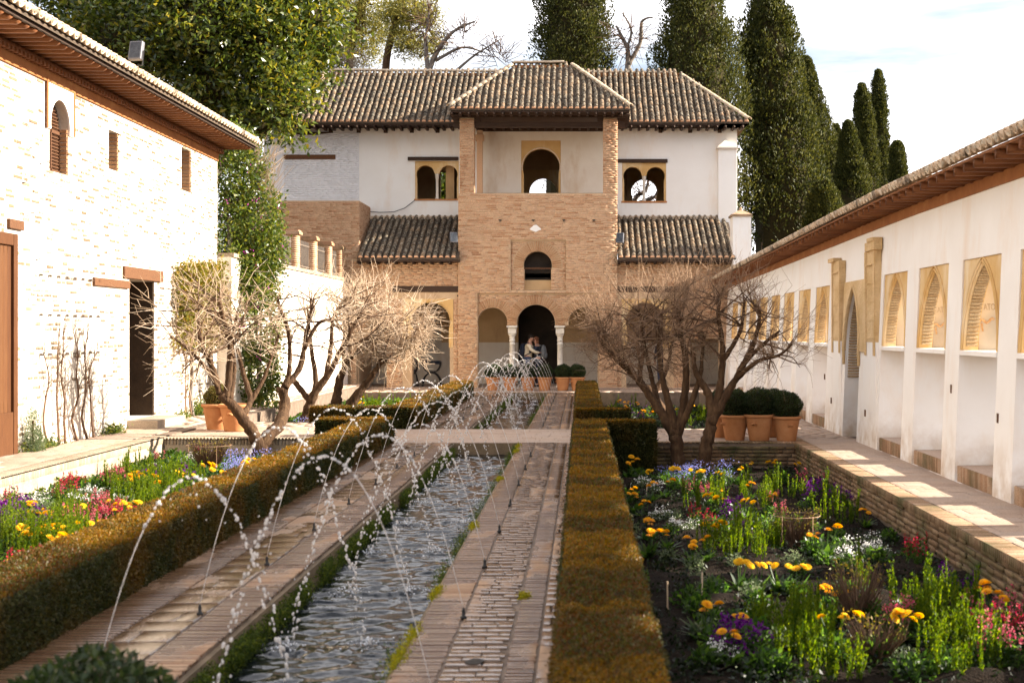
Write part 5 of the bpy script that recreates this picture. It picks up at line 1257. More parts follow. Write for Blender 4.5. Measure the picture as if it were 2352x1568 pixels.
# ------------------------------------------------------------------ big evergreen behind the left building
rs = np.random.RandomState(62)
et = thing('evergreen_tree', 'huge glossy leaved evergreen tree rising behind the left roof', 'tree', (-11.2, 42, 0))
Ye = 42
bl = [B3(180, -40, Ye + 2, 110, 110), B3(330, 0, Ye + 2, 190, 150), B3(300, 90, Ye, 150, 110), B3(470, 60, Ye - 1, 140, 120), B3(560, -20, Ye, 170, 110), B3(600, 110, Ye - 1, 110, 100), B3(640, 215, Ye - 1.5, 72, 90), B3(590, 270, Ye - 1.5, 70, 70), B3(700, 40, Ye, 90, 75), B3(730, 100, Ye, 48, 45), B3(480, 200, Ye - .5, 110, 110), B3(680, 150, Ye, 70, 60)]
P, N = blob_points(bl, 1500, rs, .7, .22); P, N = clumped(P, N, 28, .24, rs)
leaves('crown', P, .21, M_EVER, et, rs, 'stuff', N=N, nb=.6, aspect=.42)
mb = MB()
for c, R in bl: 
    mb.lathe([(R[0] * .55 * math.cos(a), c[2] + R[2] * .58 * math.sin(a)) for a in np.linspace(-1.5, 1.5, 8)], c[0], c[1] + .4, 10)
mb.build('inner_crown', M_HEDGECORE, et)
mb = MB(); mb.tube(smooth([(-11.2, 42, -.8), (-11.1, 42, 4), (-11.3, 42, 8), (-11, 42, 13)], 4), [.45] * 5 + [.3] * 8, 9)
for x, y in ((330, 0), (560, -20), (700, 40), (620, 200)): mb.tube(smooth([(-11.2, 42, 5.5), tuple((np.array((-11.2, 42, 6.5)) + np.array(at(x, y, Ye))) / 2 + np.array([0, 0, .8])), at(x, y, Ye)], 4), [.2] * 4 + [.1] * 5, 6)
mb.build('trunk', M_BARKG, et, True)
# ------------------------------------------------------------------ cypresses
def cypress(label, x_top, y_top, x_mid, y_mid, half_mid, Yc, seed, n=9000, top_w=.12, bulge=.45, leafs=.125):
    rs = np.random.RandomState(seed); zt_ = H - (y_top - VY) * Yc / F; zm = H - (y_mid - VY) * Yc / F; xt = (x_top - VX) * Yc / F; xm = (x_mid - VX) * Yc / F; hw = half_mid * Yc / F
    z0 = -.5; xb = xm + (xm - xt) * (zm - z0) / max(zt_ - zm, 1) * .3
    t = thing('cypress_tree', label, 'tree', (xb, Yc, -.9), 'cypresses behind the pavilion')
    def prof(z):
        f = (zt_ - z) / (zt_ - zm); return hw * np.where(f < 1, np.maximum(f, 0) ** bulge * (1 - top_w) + top_w * np.minimum(f * 6, 1), 1 + .06 * (f - 1))
    lrm = float(np.clip(hw * .30, .20, .60)); nl = int(min(760, 2.5 * 6.283 * hw * (zt_ - zm + 5) / (3.1416 * lrm * lrm))); per = int(np.clip(120 * (lrm / .5) ** 1.3, 46, 125))
    z = zm - 6 * rs.rand(nl) * (rs.rand(nl) < .35) + (zt_ - zm) * rs.rand(nl) ** .9 * 1.0
    z = np.minimum(z, zt_ - .15); a = rs.rand(nl) * 6.283; R = prof(z)
    axis = lambda z: np.interp(z, [z0, zm, zt_], [xb, xm, xt])
    q = .66 + .26 * rs.rand(nl) + .09 * rs.normal(size=nl)
    C = np.stack([axis(z) + R * q * np.cos(a), Yc + R * q * np.sin(a), z], 1)
    lr = np.clip(R * .30, .15, .62) * rs.uniform(.7, 1.3, nl)
    d = unit(nl * per, rs); P = np.repeat(C, per, 0) + d * np.repeat(lr, per)[:, None] * np.array([1, 1, 1.4]) * (.8 + .2 * rs.rand(nl * per))[:, None]
    leaves('crown', P, leafs, M_CYP, t, rs, 'stuff', A=norm(d * .7 + np.array([0, 0, .9])), aspect=.5)
    mb = MB(); zz = np.linspace(z0 + .3, zt_ - .4, 14); pr = prof(zz)
    vs = [(axis(b) + .7 * p * math.cos(2 * math.pi * k / 10), Yc + .7 * p * math.sin(2 * math.pi * k / 10), b) for b, p in zip(zz, pr) for k in range(10)]
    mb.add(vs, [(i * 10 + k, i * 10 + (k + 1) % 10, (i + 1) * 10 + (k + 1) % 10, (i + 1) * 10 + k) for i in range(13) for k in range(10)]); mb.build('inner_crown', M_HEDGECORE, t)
    mb = MB(); mb.tube([(xb, Yc, -.9), (xb, Yc, z0 + 1.5)], [.3, .25], 8); mb.build('trunk', M_BARKG, t)
cypress('broad dark cypress directly behind the central roof', 1312, -190, 1315, 165, 84, 62, 1, 11000, .5, .3)
cypress('massive bushy cypress left of the tallest one, behind the right roof end', 1598, -110, 1602, 260, 114, 58, 2, 16000, .1, .6)
cypress('tallest cypress, with a ragged side branch, beside the right roof end', 1755, -60, 1803, 480, 99, 63, 3, 19000, .18, .55, .15)
cypress('tapering cypress just right of the tallest one', 1853, 134, 1880, 420, 60, 72, 4, 10000, .05, .75)
cypress('thin dark cypress tip showing between two larger cypresses', 1921, 288, 1921, 360, 9, 88, 5, 1500, .1, .6)
cypress('short broad pointed cypress in front of the two slim ones', 1948, 282, 1955, 440, 42, 70, 6, 6500, .05, .75)
cypress('slim cypress, the shorter of the two thin columns', 1979, 195, 1993, 400, 27, 86, 7, 5500, .45, .6)
cypress('slimmest and taller of the two thin column cypresses', 2017, 163, 2024, 400, 20, 93, 8, 5500, .5, .5)
cypress('small round topped cypress farthest right above the arcade roof', 2060, 328, 2064, 420, 21, 84, 9, 3500, .3, .5)
cypress('low cypress mass filling the gap above the arcade roof', 1890, 420, 1895, 540, 50, 60, 10, 5000, .2, .6)
P = at(1722, 118, 63); mbx = None
rs2 = np.random.RandomState(5); et2 = [o for o in COL.objects if o.name.startswith('cypress_tree') and 'tallest cypress, with' in o.get('label', '')][0]
Q = np.array([at(x, y, 62.6) for x, y in ((1712, 118), (1722, 125), (1730, 112), (1738, 122), (1704, 112))]); Q, N = clumped(Q, np.tile([-1., 0, .6], (5, 1)), 70, .22, rs2); leaves('side_branch', Q, .18, M_CYP, et2, rs2, 'stuff', N=N, nb=.5)
# ------------------------------------------------------------------ pines and bare trees behind the left half of the roof
def pine(label, blobs, trunk, Yp, seed, n):
    rs = np.random.RandomState(seed); t = thing('pine_tree', label, 'tree', trunk[0], 'pines behind the pavilion')
    bl = [B3(x, y, Yp, rx, ry, 60) for x, y, rx, ry in blobs]
    P, N = blob_points(bl, int(n * 1.8), rs, .3, .2); P, N = clumped(P, N, 18, .2, rs); leaves('crown', P, .26, M_PINE, t, rs, 'stuff', N=N, nb=.5, aspect=.16, up=.3)
    mb = MB(); sp = smooth(trunk, 5); mb.tube(sp, [.22 * (1 - .6 * i / len(sp)) for i in range(len(sp))], 7)
    r = random.Random(seed)
    for c, R in bl: p = np.array(r.choice(sp[4:])); mb.tube(smooth([p, (p + np.array(c)) / 2 + np.array([0, 0, -.3]), c], 4), [.09] * 4 + [.05] * 5, 5)
    mb.build('trunk', M_BARK, t, True)
pine('soft yellow green pine behind the left end of the long roof', [(800, 30, 55, 45), (840, 80, 45, 40), (780, 100, 40, 35), (860, 10, 40, 30), (830, 130, 50, 28), (770, 20, 30, 40), (875, 60, 25, 40)], [at(800, 300, 70), at(805, 120, 70), at(835, 0, 70), at(830, -80, 70)], 70, 11, 300)
pine('sparse pine with a leaning dark trunk right of the other pine', [(935, 20, 50, 40), (985, 40, 30, 28), (920, 90, 35, 30), (960, 110, 45, 22), (1000, 90, 16, 24), (900, 40, 24, 24)], [at(880, 300, 66), at(888, 140, 66), at(912, 40, 66), at(935, -60, 66)], 66, 12, 230)
def far_bare(label, limbs, crown, base, seed, ns, nt):
    bare_tree('bare_tree', label, 'bare trees behind the pavilion', base, limbs, crown, ns, nt, seed, M_BARKG, M_TWIGD, (.5, 1.4), .016, 5, .3, False)
Y = 60
far_bare('wide bare tree arching right from behind the left roof ridge', [([at(975, 300, Y), at(985, 170, Y), at(1010, 110, Y), at(1045, 70, Y), at(1090, 50, Y)], .16, .04), ([at(985, 180, Y), at(978, 100, Y), at(985, 30, Y)], .12, .03), ([at(1000, 140, Y), at(1060, 110, Y), at(1110, 120, Y)], .08, .03), ([at(1010, 200, Y), at(1080, 135, Y), at(1150, 90, Y)], .08, .02)],
         [(at(1060, 95, Y), (1.6, 1.2, .9), 1), (at(985, 60, Y), (.9, 1, 1.1), .8), (at(1150, 140, Y), (1.2, 1, .4), .4)], at(980, 260, Y), 21, 55, 240)
far_bare('crooked bare tree between the dark cypress and the massive one', [([at(1440, 300, Y), at(1442, 160, Y), at(1440, 110, Y), at(1415, 60, Y)], .16, .05), ([at(1442, 150, Y), at(1470, 100, Y), at(1475, 50, Y), at(1500, 40, Y)], .12, .03), ([at(1440, 110, Y), at(1450, 70, Y), at(1430, 30, Y)], .07, .03)],
         [(at(1440, 85, Y), (.9, .9, .9), 1)], at(1440, 260, Y), 22, 30, 90)
far_bare('leafless tree seen through the right twin window', [([at(1440, 620, Y), at(1455, 470, Y), at(1480, 440, Y), at(1490, 420, Y)], .14, .05), ([at(1455, 470, Y), at(1500, 455, Y), at(1510, 440, Y)], .1, .05)], [(at(1478, 440, Y), (.7, .7, .5), 1)], at(1440, 600, Y), 23, 30, 60)
rs = np.random.RandomState(70)
sc = thing('scrub_bush', 'greyish brown scrub showing above the left end of the roof', 'bush', at(720, 200, 60))
P, N = blob_points([B3(715, 165, 60, 35, 35), B3(760, 150, 61, 40, 22), B3(690, 190, 60, 25, 40), B3(800, 150, 61, 40, 16)], 260, rs, .2); P, N = clumped(P, N, 14, .3, rs); leaves('twigs', P, .3, M_SCRUB, sc, rs, 'stuff', N=N, nb=.4, aspect=.1, up=.6)
gb = thing('green_bush', 'leafy bush beyond the building seen through the left twin window', 'bush', at(1030, 520, 66))
P, N = blob_points([B3(1030, 430, 66, 45, 70), B3(1000, 480, 66, 45, 60)], 260, rs, .4); P, N = clumped(P, N, 14, .25, rs); leaves('leaves', P, .3, M_IVY, gb, rs, 'stuff', N=N, nb=.5)

# ------------------------------------------------------------------ terracotta pots and boxwood balls
rs = np.random.RandomState(71)
def make_pot():
    p = thing('terracotta_pot', 'pot', 'pot')
    mb = MB(); mb.lathe([(.0, .004), (.155, .0), (.165, .02), (.20, .22), (.225, .36), (.235, .395), (.222, .395), (.205, .36)], n=26, cap0=False, cap1=False); mb.build('body', M_TERRA, p, True)
    mb = MB(); mb.lathe([(.226, .375), (.252, .385), (.262, .405), (.258, .43), (.235, .435), (.222, .42), (.218, .38)], n=26, cap0=False, cap1=False); mb.build('rim', M_TERRA, p, True)
    mb = MB(); mb.lathe([(.0, .372), (.215, .372)], n=20, cap0=False, cap1=False); mb.build('soil', M_SOIL, p)
    for a in (2.4, 5.5):
        mb = MB(); mb.tube([(math.cos(a - .16) * .205, math.sin(a - .16) * .205, .27), (math.cos(a - .08) * .25, math.sin(a - .08) * .25, .29), (math.cos(a + .08) * .25, math.sin(a + .08) * .25, .29), (math.cos(a + .16) * .205, math.sin(a + .16) * .205, .27)], .017, 7); mb.build('handle', M_TERRA, p, True)
    return p
def make_ball(m, r=.26, n=5200):
    b = thing('boxwood_ball', 'ball', 'shrub'); d = unit(n, rs); q = .82 + .22 * rs.rand(n) ** .7 + .07 * np.sin(d[:, 0] * 6) * np.sin(d[:, 2] * 7 + 1); P = d * r * q[:, None] * np.array([1, 1, .9])
    leaves('foliage', P, .032, m, b, rs, 'stuff', N=d, nb=.6, aspect=.5)
    mb = MB(); mb.lathe([(r * .84 * math.cos(a), r * .76 * math.sin(a)) for a in np.linspace(-1.5, 1.5, 9)], n=14); mb.build('inner_foliage', M_HEDGECORE, b)
    mb = MB(); mb.tube([(0, 0, -r * 1.25), (0, 0, -.05)], .018, 6); mb.build('stem', M_BARK, b); return b
pot0 = make_pot(); ball0 = make_ball(M_BOX); ball1 = make_ball(M_BOXDRY); used = set()
def place(proto, loc, rz, sc, label, group):
    if proto.name not in used:
        used.add(proto.name); proto.location = loc; proto.rotation_euler = (0, 0, rz); proto.scale = (sc, sc, sc); proto['label'] = label; proto['group'] = group; return proto
    return copy_tree(proto, loc, rz, sc, label, group)
GP, GB = 'terracotta pots', 'clipped boxwood balls in pots'
specs = [(2.66, 24.85, 0, 1.02, 'in front of the right tree trunk, leftmost of three', 'leftmost of the three on the right terrace'), (3.07, 24.7, 0, 1.06, 'middle of three on the right terrace edge', 'middle of the three on the right terrace'),
         (3.53, 24.62, 0, 1.0, 'rightmost of three on the right terrace edge', 'rightmost of the three on the right terrace'), (2.48, 25.5, 0, .98, 'half hidden behind the leftmost right terrace pot', 'half hidden rear left on the right terrace'),
         (3.40, 25.6, 0, 1.0, 'half hidden behind the middle right terrace pot', 'half hidden behind the two right terrace pots')]
for i, (x, y, z, s, a, b) in enumerate(specs):
    place(pot0, (x, y, z), 1.1 + i * .7, s, 'sunlit rimmed terracotta pot ' + a, GP); place(ball0, (x, y, z + .62 * s), i * 1.3, s, 'dark green boxwood ball in the terracotta pot, ' + b, GB)
place(pot0, (-6.62, 25.75, .12), .4, 1.08, 'orange terracotta pot left of the leaning tree trunk, the farther of the pair', GP)
place(pot0, (-6.20, 25.35, .12), 2.2, 1.12, 'orange terracotta pot left of the leaning tree trunk, the nearer of the pair', GP)
place(ball1, (-6.60, 25.8, .70), 0, .95, 'dry yellowish boxwood ball in the pot pair on the left terrace', GB)
words = ['first', 'second', 'third', 'fourth', 'fifth', 'sixth']
for i, x in enumerate((-2.86, -2.33, -1.74, -1.21, -.63, -.17)):
    place(pot0, (x, 45.5, 0), i * .9, 1.0, 'terracotta pot in the row at the far end of the channel, %s from the left' % words[i], GP)
    place(ball0, (x, 45.5, .60), i * 1.7, 1.0, 'boxwood ball at the far end of the channel, %s from the left' % words[i], GB)
place(pot0, (-1.86, 5.35, -.2), 1.0, 1.0, 'terracotta pot below the blurred boxwood at the lower left corner', GP)
place(ball0, (-1.86, 5.35, .34), 1.0, 1.38, 'large blurred boxwood ball at the lower left corner', GB)

# ------------------------------------------------------------------ flowering plants
def blades(n, ln, w, rs, spread=1.0, up=.8, droop=.25, base_r=.02):
    """long leaves: each two quads bent outward"""
    V = []; Fc = []; R = []
    for i in range(n):
        a = rs.rand() * 6.283; L_ = ln * rs.uniform(.6, 1.15); tilt = spread * rs.uniform(.25, 1.1); d = np.array([math.cos(a) * math.sin(tilt), math.sin(a) * math.sin(tilt), math.cos(tilt) * up]); s = np.array([-math.sin(a), math.cos(a), 0]) * w * rs.uniform(.7, 1.2) / 2
        p0 = np.array([math.cos(a), math.sin(a), 0]) * base_r * rs.rand(); p1 = p0 + d * L_ * .5; p2 = p0 + d * L_ + np.array([math.cos(a), math.sin(a), -1]) * droop * L_ * rs.uniform(.3, 1)
        b = len(V); V += [p0 - s * .4, p0 + s * .4, p1 + s, p1 - s, p2 + s * .15, p2 - s * .15]; Fc += [(b, b + 1, b + 2, b + 3), (b + 3, b + 2, b + 4, b + 5)]; R += [rs.rand()] * 6
    return np.array(V), np.array(Fc), np.array(R)
def add_leaves(name, data, m, parent): V, Fc, R = data; return obj(name, np_mesh(name, V, Fc, R, [m]), parent)
def flower_mesh(name, m, mc, r=.036, n=16):
    V = []; Fc = []; R = []
    for ring, (rr, z, tilt) in enumerate(((r, .0, .10), (r * .8, .006, .35), (r * .52, .011, .7))):
        for k in range(n):
            a = 6.283 * (k + .5 * (ring % 2)) / n; c, s = math.cos(a), math.sin(a); w = rr * .26; b = len(V); zt_ = z + rr * math.sin(tilt) * .5
            V += [(c * .006, s * .006, z), (c * rr * .6 + s * w, s * rr * .6 - c * w, zt_ * .8 + .002), (c * rr, s * rr, zt_), (c * rr * .6 - s * w, s * rr * .6 + c * w, zt_ * .8 + .002)]; Fc.append((b, b + 1, b + 2, b + 3)); R += [rs.rand()] * 4
    me = np_mesh(name, V, Fc, R, [m]); return me
FL_Y, FL_O = flower_mesh('flower', M_YEL, None), flower_mesh('flower', M_ORA, None)
def calendula(seed, nf, me, h=.23):
    r = np.random.RandomState(seed); t = thing('calendula_plant', 'x', 'flower plant'); add_leaves('leaves', blades(30, .19, .045, r, 1.0, .9, .22, .05), M_LEAF, t); mb = MB()
    for i in range(nf):
        a = r.rand() * 6.28; q = r.uniform(.02, .12); z = h * r.uniform(.8, 1.12); p = (q * math.cos(a), q * math.sin(a), z); mb.tube([(0, 0, 0), (p[0] * .6, p[1] * .6, z * .55), p], .004, 4)
        f = obj('flower', me, t); f.matrix_basis = Matrix.Translation(p) @ Matrix.Rotation(r.uniform(-.6, .6), 4, 'X') @ Matrix.Rotation(r.uniform(-.7, .4), 4, 'Y') @ Matrix.Scale(r.uniform(1.0, 1.4), 4)
    mb.build('stem', M_LEAF, t); return t
def spire(seed, n=11, h=.36, m=None, rad=.10):
    r = np.random.RandomState(seed); t = thing('spire_plant', 'x', 'flower plant'); mb = MB(); P = []; A = []
    for i in range(n):
        a = r.rand() * 6.28; q = rad * math.sqrt(r.rand()); hh = h * r.uniform(.55, 1.15); b = np.array([q * math.cos(a), q * math.sin(a), 0]); e = b + np.array([r.normal() * .025, r.normal() * .025, hh]); tip = e + np.array([r.normal() * .02, r.normal() * .02, hh * .06]); mb.tube([b, (b + e) / 2 + r.normal(size=3) * .006, e, tip], [.0045, .004, .003, .0015], 4)
        k = int(hh * 360); s = r.rand(k) ** .8; P.append(b + (e - b) * s[:, None] + (tip - e) * (s[:, None] > .95)); A.append(norm(unit(k, r) * .5 + np.array([0, 0, .9])))
    leaves('leaves', np.concatenate(P), .027, m or M_LIME, t, r, None, A=np.concatenate(A), aspect=.3); mb.build('stem', m or M_LIME, t); return t
def spike_flower(seed, m, n=6, h=.26, mleaf=None, name='snapdragon_plant', fl=.5, size=.019, per=20, width=.011):
    r = np.random.RandomState(seed); t = thing(name, 'x', 'flower plant'); P = []; Q = []; mb = MB()
    for i in range(n):
        a = r.rand() * 6.28; q = .11 * math.sqrt(r.rand()); hh = h * r.uniform(.7, 1.15); b = np.array([q * math.cos(a), q * math.sin(a), 0]); e = b + np.array([r.normal() * .03, r.normal() * .03, hh]); mb.tube([b, e], [.004, .002], 4)
        k = 34; s = r.rand(k) * (1 - fl * .6); P.append(b + (e - b) * s[:, None]); k = per; s = 1 - fl + fl * r.rand(k); Q.append(b + (e - b) * s[:, None] + r.normal(size=(k, 3)) * width * (1.25 - s)[:, None] * 1.6)
    leaves('leaves', np.concatenate(P), .045, mleaf or M_LEAF, t, r, None, up=.25, aspect=.3); mb.build('stem', M_LEAF, t); leaves('flowers', np.concatenate(Q), size, m, t, r, 'stuff', aspect=.9); return t
def mound(seed, m, name, nl=150, nf=70, R=.13, hh=.12, lsz=.05, fsz=.026, mleaf=None):
    r = np.random.RandomState(seed); t = thing(name, 'x', 'flower plant'); d = unit(nl, r); d[:, 2] = np.abs(d[:, 2]); P = d * np.array([R, R, hh]) * (.4 + .6 * r.rand(nl))[:, None]; leaves('leaves', P, lsz, mleaf or M_LEAF, t, r, None, N=d, nb=.7)
    if nf: d = unit(nf, r); d[:, 2] = np.abs(d[:, 2]); P = d * np.array([R, R, hh * 1.25]) * (.85 + .2 * r.rand(nf))[:, None]; P = np.repeat(P[: max(1, nf // 5)], 5, 0) + r.normal(size=(max(1, nf // 5) * 5, 3)) * .012; leaves('flowers', P, fsz, m, t, r, 'stuff', aspect=.95)
    return t
def strap(seed, m, name='bluebell_plant', nf=60):
    r = np.random.RandomState(seed); t = thing(name, 'x', 'flower plant'); add_leaves('leaves', blades(34, .26, .014, r, .7, 1, .3, .06), M_LEAF, t)
    if nf: P = np.stack([r.normal(size=nf) * .08, r.normal(size=nf) * .08, r.uniform(.14, .27, nf)], 1); leaves('flowers', P, .022, m, t, r, 'stuff', aspect=.8)
    return t
PROT = {'cal': [calendula(101, 3, FL_Y), calendula(102, 4, FL_Y), calendula(103, 5, FL_Y), calendula(104, 2, FL_Y)], 'ora': [calendula(105, 3, FL_O), calendula(106, 4, FL_O), calendula(107, 2, FL_O)],
        'spi': [spire(111, 6, .27), spire(112, 5, .33), spire(113, 7, .23), spire(114, 4, .37, None, .06)], 'red': [spike_flower(121, M_RED), spike_flower(122, M_RED, 8)], 'pin': [spike_flower(123, M_PINK), spike_flower(124, M_PINK, 8, .3)],
        'pur': [mound(131, M_PUR, 'wallflower_plant', 130, 150, .13, .2), mound(132, M_PUR, 'wallflower_plant', 160, 110, .12, .17)], 'whi': [mound(133, M_WHI, 'alyssum_plant', 120, 130, .12, .10, .035, .018, M_GREYLEAF), mound(134, M_WHI, 'alyssum_plant', 140, 60, .13, .12, .04, .018, M_GREYLEAF)],
        'blu': [strap(141, M_BLUE), strap(142, M_BLUE, nf=40)], 'lea': [mound(151, M_WHI, 'leafy_plant', 170, 0, .14, .12, .06), mound(152, M_WHI, 'leafy_plant', 120, 0, .11, .16, .07)], 'gry': [mound(153, M_WHI, 'leafy_plant', 200, 0, .12, .14, .035, .02, M_GREYLEAF)],
        'lim': [mound(154, M_WHI, 'leafy_plant', 200, 0, .15, .12, .06, .02, M_LIME)]}
WORD = {'cal': 'yellow calendula,', 'ora': 'orange calendula,', 'spi': 'feathery lime stems,', 'red': 'red snapdragon,', 'pin': 'pink snapdragon,', 'pur': 'purple wallflower,',
        'whi': 'white flowered mound,', 'blu': 'strap leaved bluebell,', 'lea': 'flowerless leafy plant,', 'gry': 'grey green plant,', 'lim': 'lime green leafy clump,'}
BEDS = {'nr': ('shaded right bed', ZB, (.48, 3.52), (6.5, 24.0)), 'nl': ('sunlit left bed', -.22, (-6.9, -3.9), (8, 23.6)), 'fl': ('far left bed', -.22, (-6.9, -3.9), (28.3, 43)), 'fr': ('far right bed', ZB, (.5, 3.5), (28, 43))}
rgp = random.Random(77); nplants = 0
def plant(kind, bed, X, Yv, sc=1.0):
    global nplants
    txt, z, xr, yr = BEDS[bed]
    if not (xr[0] < X < xr[1] and yr[0] < Yv < yr[1]): return
    p = rgp.choice(PROT[kind]); nplants += 1
    fx, fy = (X - xr[0]) / (xr[1] - xr[0]), (Yv - yr[0]) / (yr[1] - yr[0])
    if bed in ('nr', 'fr'): ax = ['next to the hedge', 'left of the middle', 'right of the middle', 'under the terrace kerb'][min(3, int(fx * 4))]
    else: ax = ['under the terrace kerb', 'left of the middle', 'right of the middle', 'next to the hedge'][min(3, int(fx * 4))]
    ay = ['front row', 'second row', 'middle rows', 'rear rows', 'last row'][min(4, int(fy * 5))] if bed[0] == 'n' else ['front', 'rear'][int(fy * 2) if fy < 1 else 1]
    place(p, (X, Yv, z - .01), rgp.uniform(0, 6.28), sc * rgp.uniform(.85, 1.2), '%s %s of the %s, %s' % (WORD[kind], ay, txt, ax), WORD[kind] + ' in the ' + txt)
def px_plant(kind, bed, x, y, ht=.22, sc=1.0):
    z = BEDS[bed][1] + ht; Yv = F * (H - z) / (y - VY); plant(kind, bed, (x - VX) * Yv / F, Yv, sc)
def zone(kind, bed, x0, x1, y0, y1, n, sc=1.0):
    for _ in range(n):
        y = rgp.uniform(y0, y1); x = rgp.uniform(x0, x1); px_plant(kind, bed, x, y, 0, sc)
Z5 = lambda x, y: ((1250 + x / 3.357) * .98, (900 + y / 3.357) * .98)
Z6 = lambda x, y: ((1400 + x / 2.352) * .98, (1133 + y / 2.352) * .98)
for x, y in ((900, 665), (1100, 690), (1290, 690), (1460, 680), (1600, 670), (1690, 610), (2100, 620), (1450, 810), (1690, 930), (1490, 900), (1400, 905), (1425, 1130), (1515, 1125), (1620, 1420), (1760, 1440), (1930, 1435), (2065, 1440), (1890, 610)): px_plant('cal', 'nr', *Z5(x, y))
for x, y in ((750, 630), (815, 605), (930, 790), (745, 810), (800, 875), (870, 915), (900, 1100), (1060, 1140), (900, 1185), (1240, 1205), (1350, 1210), (1240, 1250), (1700, 775), (1880, 860), (2200, 1175), (2300, 1180), (1030, 775)): px_plant('ora', 'nr', *Z5(x, y))
for x, y in ((1310, 740), (1440, 730), (1650, 720), (1790, 715), (2040, 370), (2125, 410)): px_plant('cal', 'nr', *Z6(x, y))
for x, y in ((1480, 133), (1590, 113), (1650, 147), (1830, 212), (2115, 585), (2190, 572), (1340, 605), (1255, 575), (580, 695), (800, 720), (735, 815), (2205, 640)): px_plant('ora', 'nr', *Z6(x, y))
for z in ((1690, 1890, 1120, 1165, 20), (1620, 1790, 1245, 1285, 24), (1560, 1660, 1140, 1180, 6), (1880, 1960, 1170, 1210, 8), (1740, 1900, 1440, 1520, 20), (2050, 2230, 1400, 1470, 20), (2130, 2300, 1470, 1560, 16), (1960, 2000, 1330, 1380, 3), (1830, 2000, 1520, 1560, 6)): zone('spi', 'nr', *z)
for z in ((1580, 1660, 1120, 1150, 3), (1740, 1800, 1170, 1200, 2), (2030, 2100, 1440, 1470, 3), (2200, 2340, 1430, 1530, 8), (1840, 1900, 1120, 1150, 3)): zone('pin', 'nr', *z)
for z in ((1590, 1640, 1200, 1240, 2), (2050, 2120, 1270, 1310, 2), (2230, 2330, 1480, 1540, 2)): zone('red', 'nr', *z)
for z in ((1860, 1940, 1130, 1170, 8), (1660, 1700, 1180, 1215, 3), (1660, 1760, 1470, 1510, 8), (2150, 2240, 1320, 1360, 6)): zone('pur', 'nr', *z)
for z in ((1940, 2050, 1240, 1290, 7), (1460, 1520, 1110, 1140, 4), (1640, 1690, 1480, 1520, 3), (1500, 1600, 1190, 1220, 4)): zone('whi', 'nr', *z)
zone('blu', 'nr', 1520, 1680, 1090, 1120, 12); zone('lea', 'nr', 1430, 2340, 1090, 1560, 64); zone('gry', 'nr', 1440, 2340, 1100, 1560, 22)
for z in ((270, 435, 1110, 1190, 46), (0, 200, 1240, 1310, 40), (330, 400, 1170, 1215, 10)): zone('spi', 'nl', *z)
zone('lim', 'nl', 260, 420, 1120, 1170, 8); zone('lim', 'nl', 0, 200, 1250, 1300, 6)
for z in ((290, 430, 1120, 1140, 9), (100, 215, 1300, 1330, 10), (5, 110, 1330, 1370, 8), (395, 455, 1180, 1200, 5), (560, 610, 1090, 1110, 5), (480, 515, 1105, 1120, 4), (110, 160, 1250, 1270, 4)): zone('cal', 'nl', *z)
for z in ((225, 300, 1190, 1220, 10), (150, 230, 1215, 1250, 10), (240, 285, 1120, 1135, 5)): zone('pin', 'nl', *z)
for z in ((40, 210, 1320, 1365, 20), (220, 300, 1200, 1230, 8), (480, 520, 1150, 1170, 4), (130, 170, 1130, 1150, 4)): zone('red', 'nl', *z)
for z in ((0, 115, 1200, 1240, 22), (0, 60, 1160, 1200, 8), (320, 440, 1100, 1125, 9), (385, 470, 1160, 1190, 9), (230, 330, 1240, 1290, 10), (480, 540, 1120, 1150, 7)): zone('pur', 'nl', *z)
for z in ((190, 280, 1140, 1170, 12), (180, 245, 1290, 1320, 7), (270, 300, 1130, 1150, 4)): zone('whi', 'nl', *z)
for _ in range(58):                                     # a ragged row against the terrace wall
    plant(rgp.choice(['lea', 'gry', 'lea', 'lea', 'whi', 'lim', 'gry', 'pin']), 'nl', rgp.uniform(-6.88, -6.1), rgp.uniform(11, 23.4), 1.2)
zone('spi', 'nl', 230, 470, 1080, 1200, 34); zone('spi', 'nl', 0, 230, 1200, 1290, 24); zone('cal', 'nl', 40, 320, 1190, 1300, 22); zone('lim', 'nl', 120, 420, 1110, 1220, 12)
zone('blu', 'nl', 520, 700, 1070, 1110, 40); zone('lea', 'nl', 130, 640, 1080, 1260, 40); zone('lea', 'nl', 380, 480, 1060, 1080, 10); zone('gry', 'nl', 150, 470, 1080, 1200, 22)
for z in ((800, 1010, 905, 955, 45),): zone('lim', 'fl', *z); zone('spi', 'fl', *z)
zone('pur', 'fl', 720, 960, 905, 985, 20); zone('whi', 'fl', 690, 1000, 905, 990, 24); zone('blu', 'fl', 690, 760, 960, 1010, 8); zone('cal', 'fl', 800, 1000, 900, 960, 10)
zone('ora', 'fr', 1375, 1520, 938, 972, 14); zone('spi', 'fr', 1400, 1480, 940, 965, 10); zone('pur', 'fr', 1390, 1660, 940, 980, 10); zone('lim', 'fr', 1540, 1680, 950, 985, 14); zone('spi', 'fr', 1540, 1640, 945, 985, 12); zone('lea', 'fr', 1370, 1600, 930, 980, 14); zone('cal', 'fr', 1540, 1640, 940, 985, 6)
for ps in PROT.values():
    for p in ps:
        if p.name not in used: p.location = (1.5, 10, ZB); used.add(p.name); p['label'] = WORD[[k for k in PROT if p in PROT[k]][0]] + ' in the shaded near right bed'
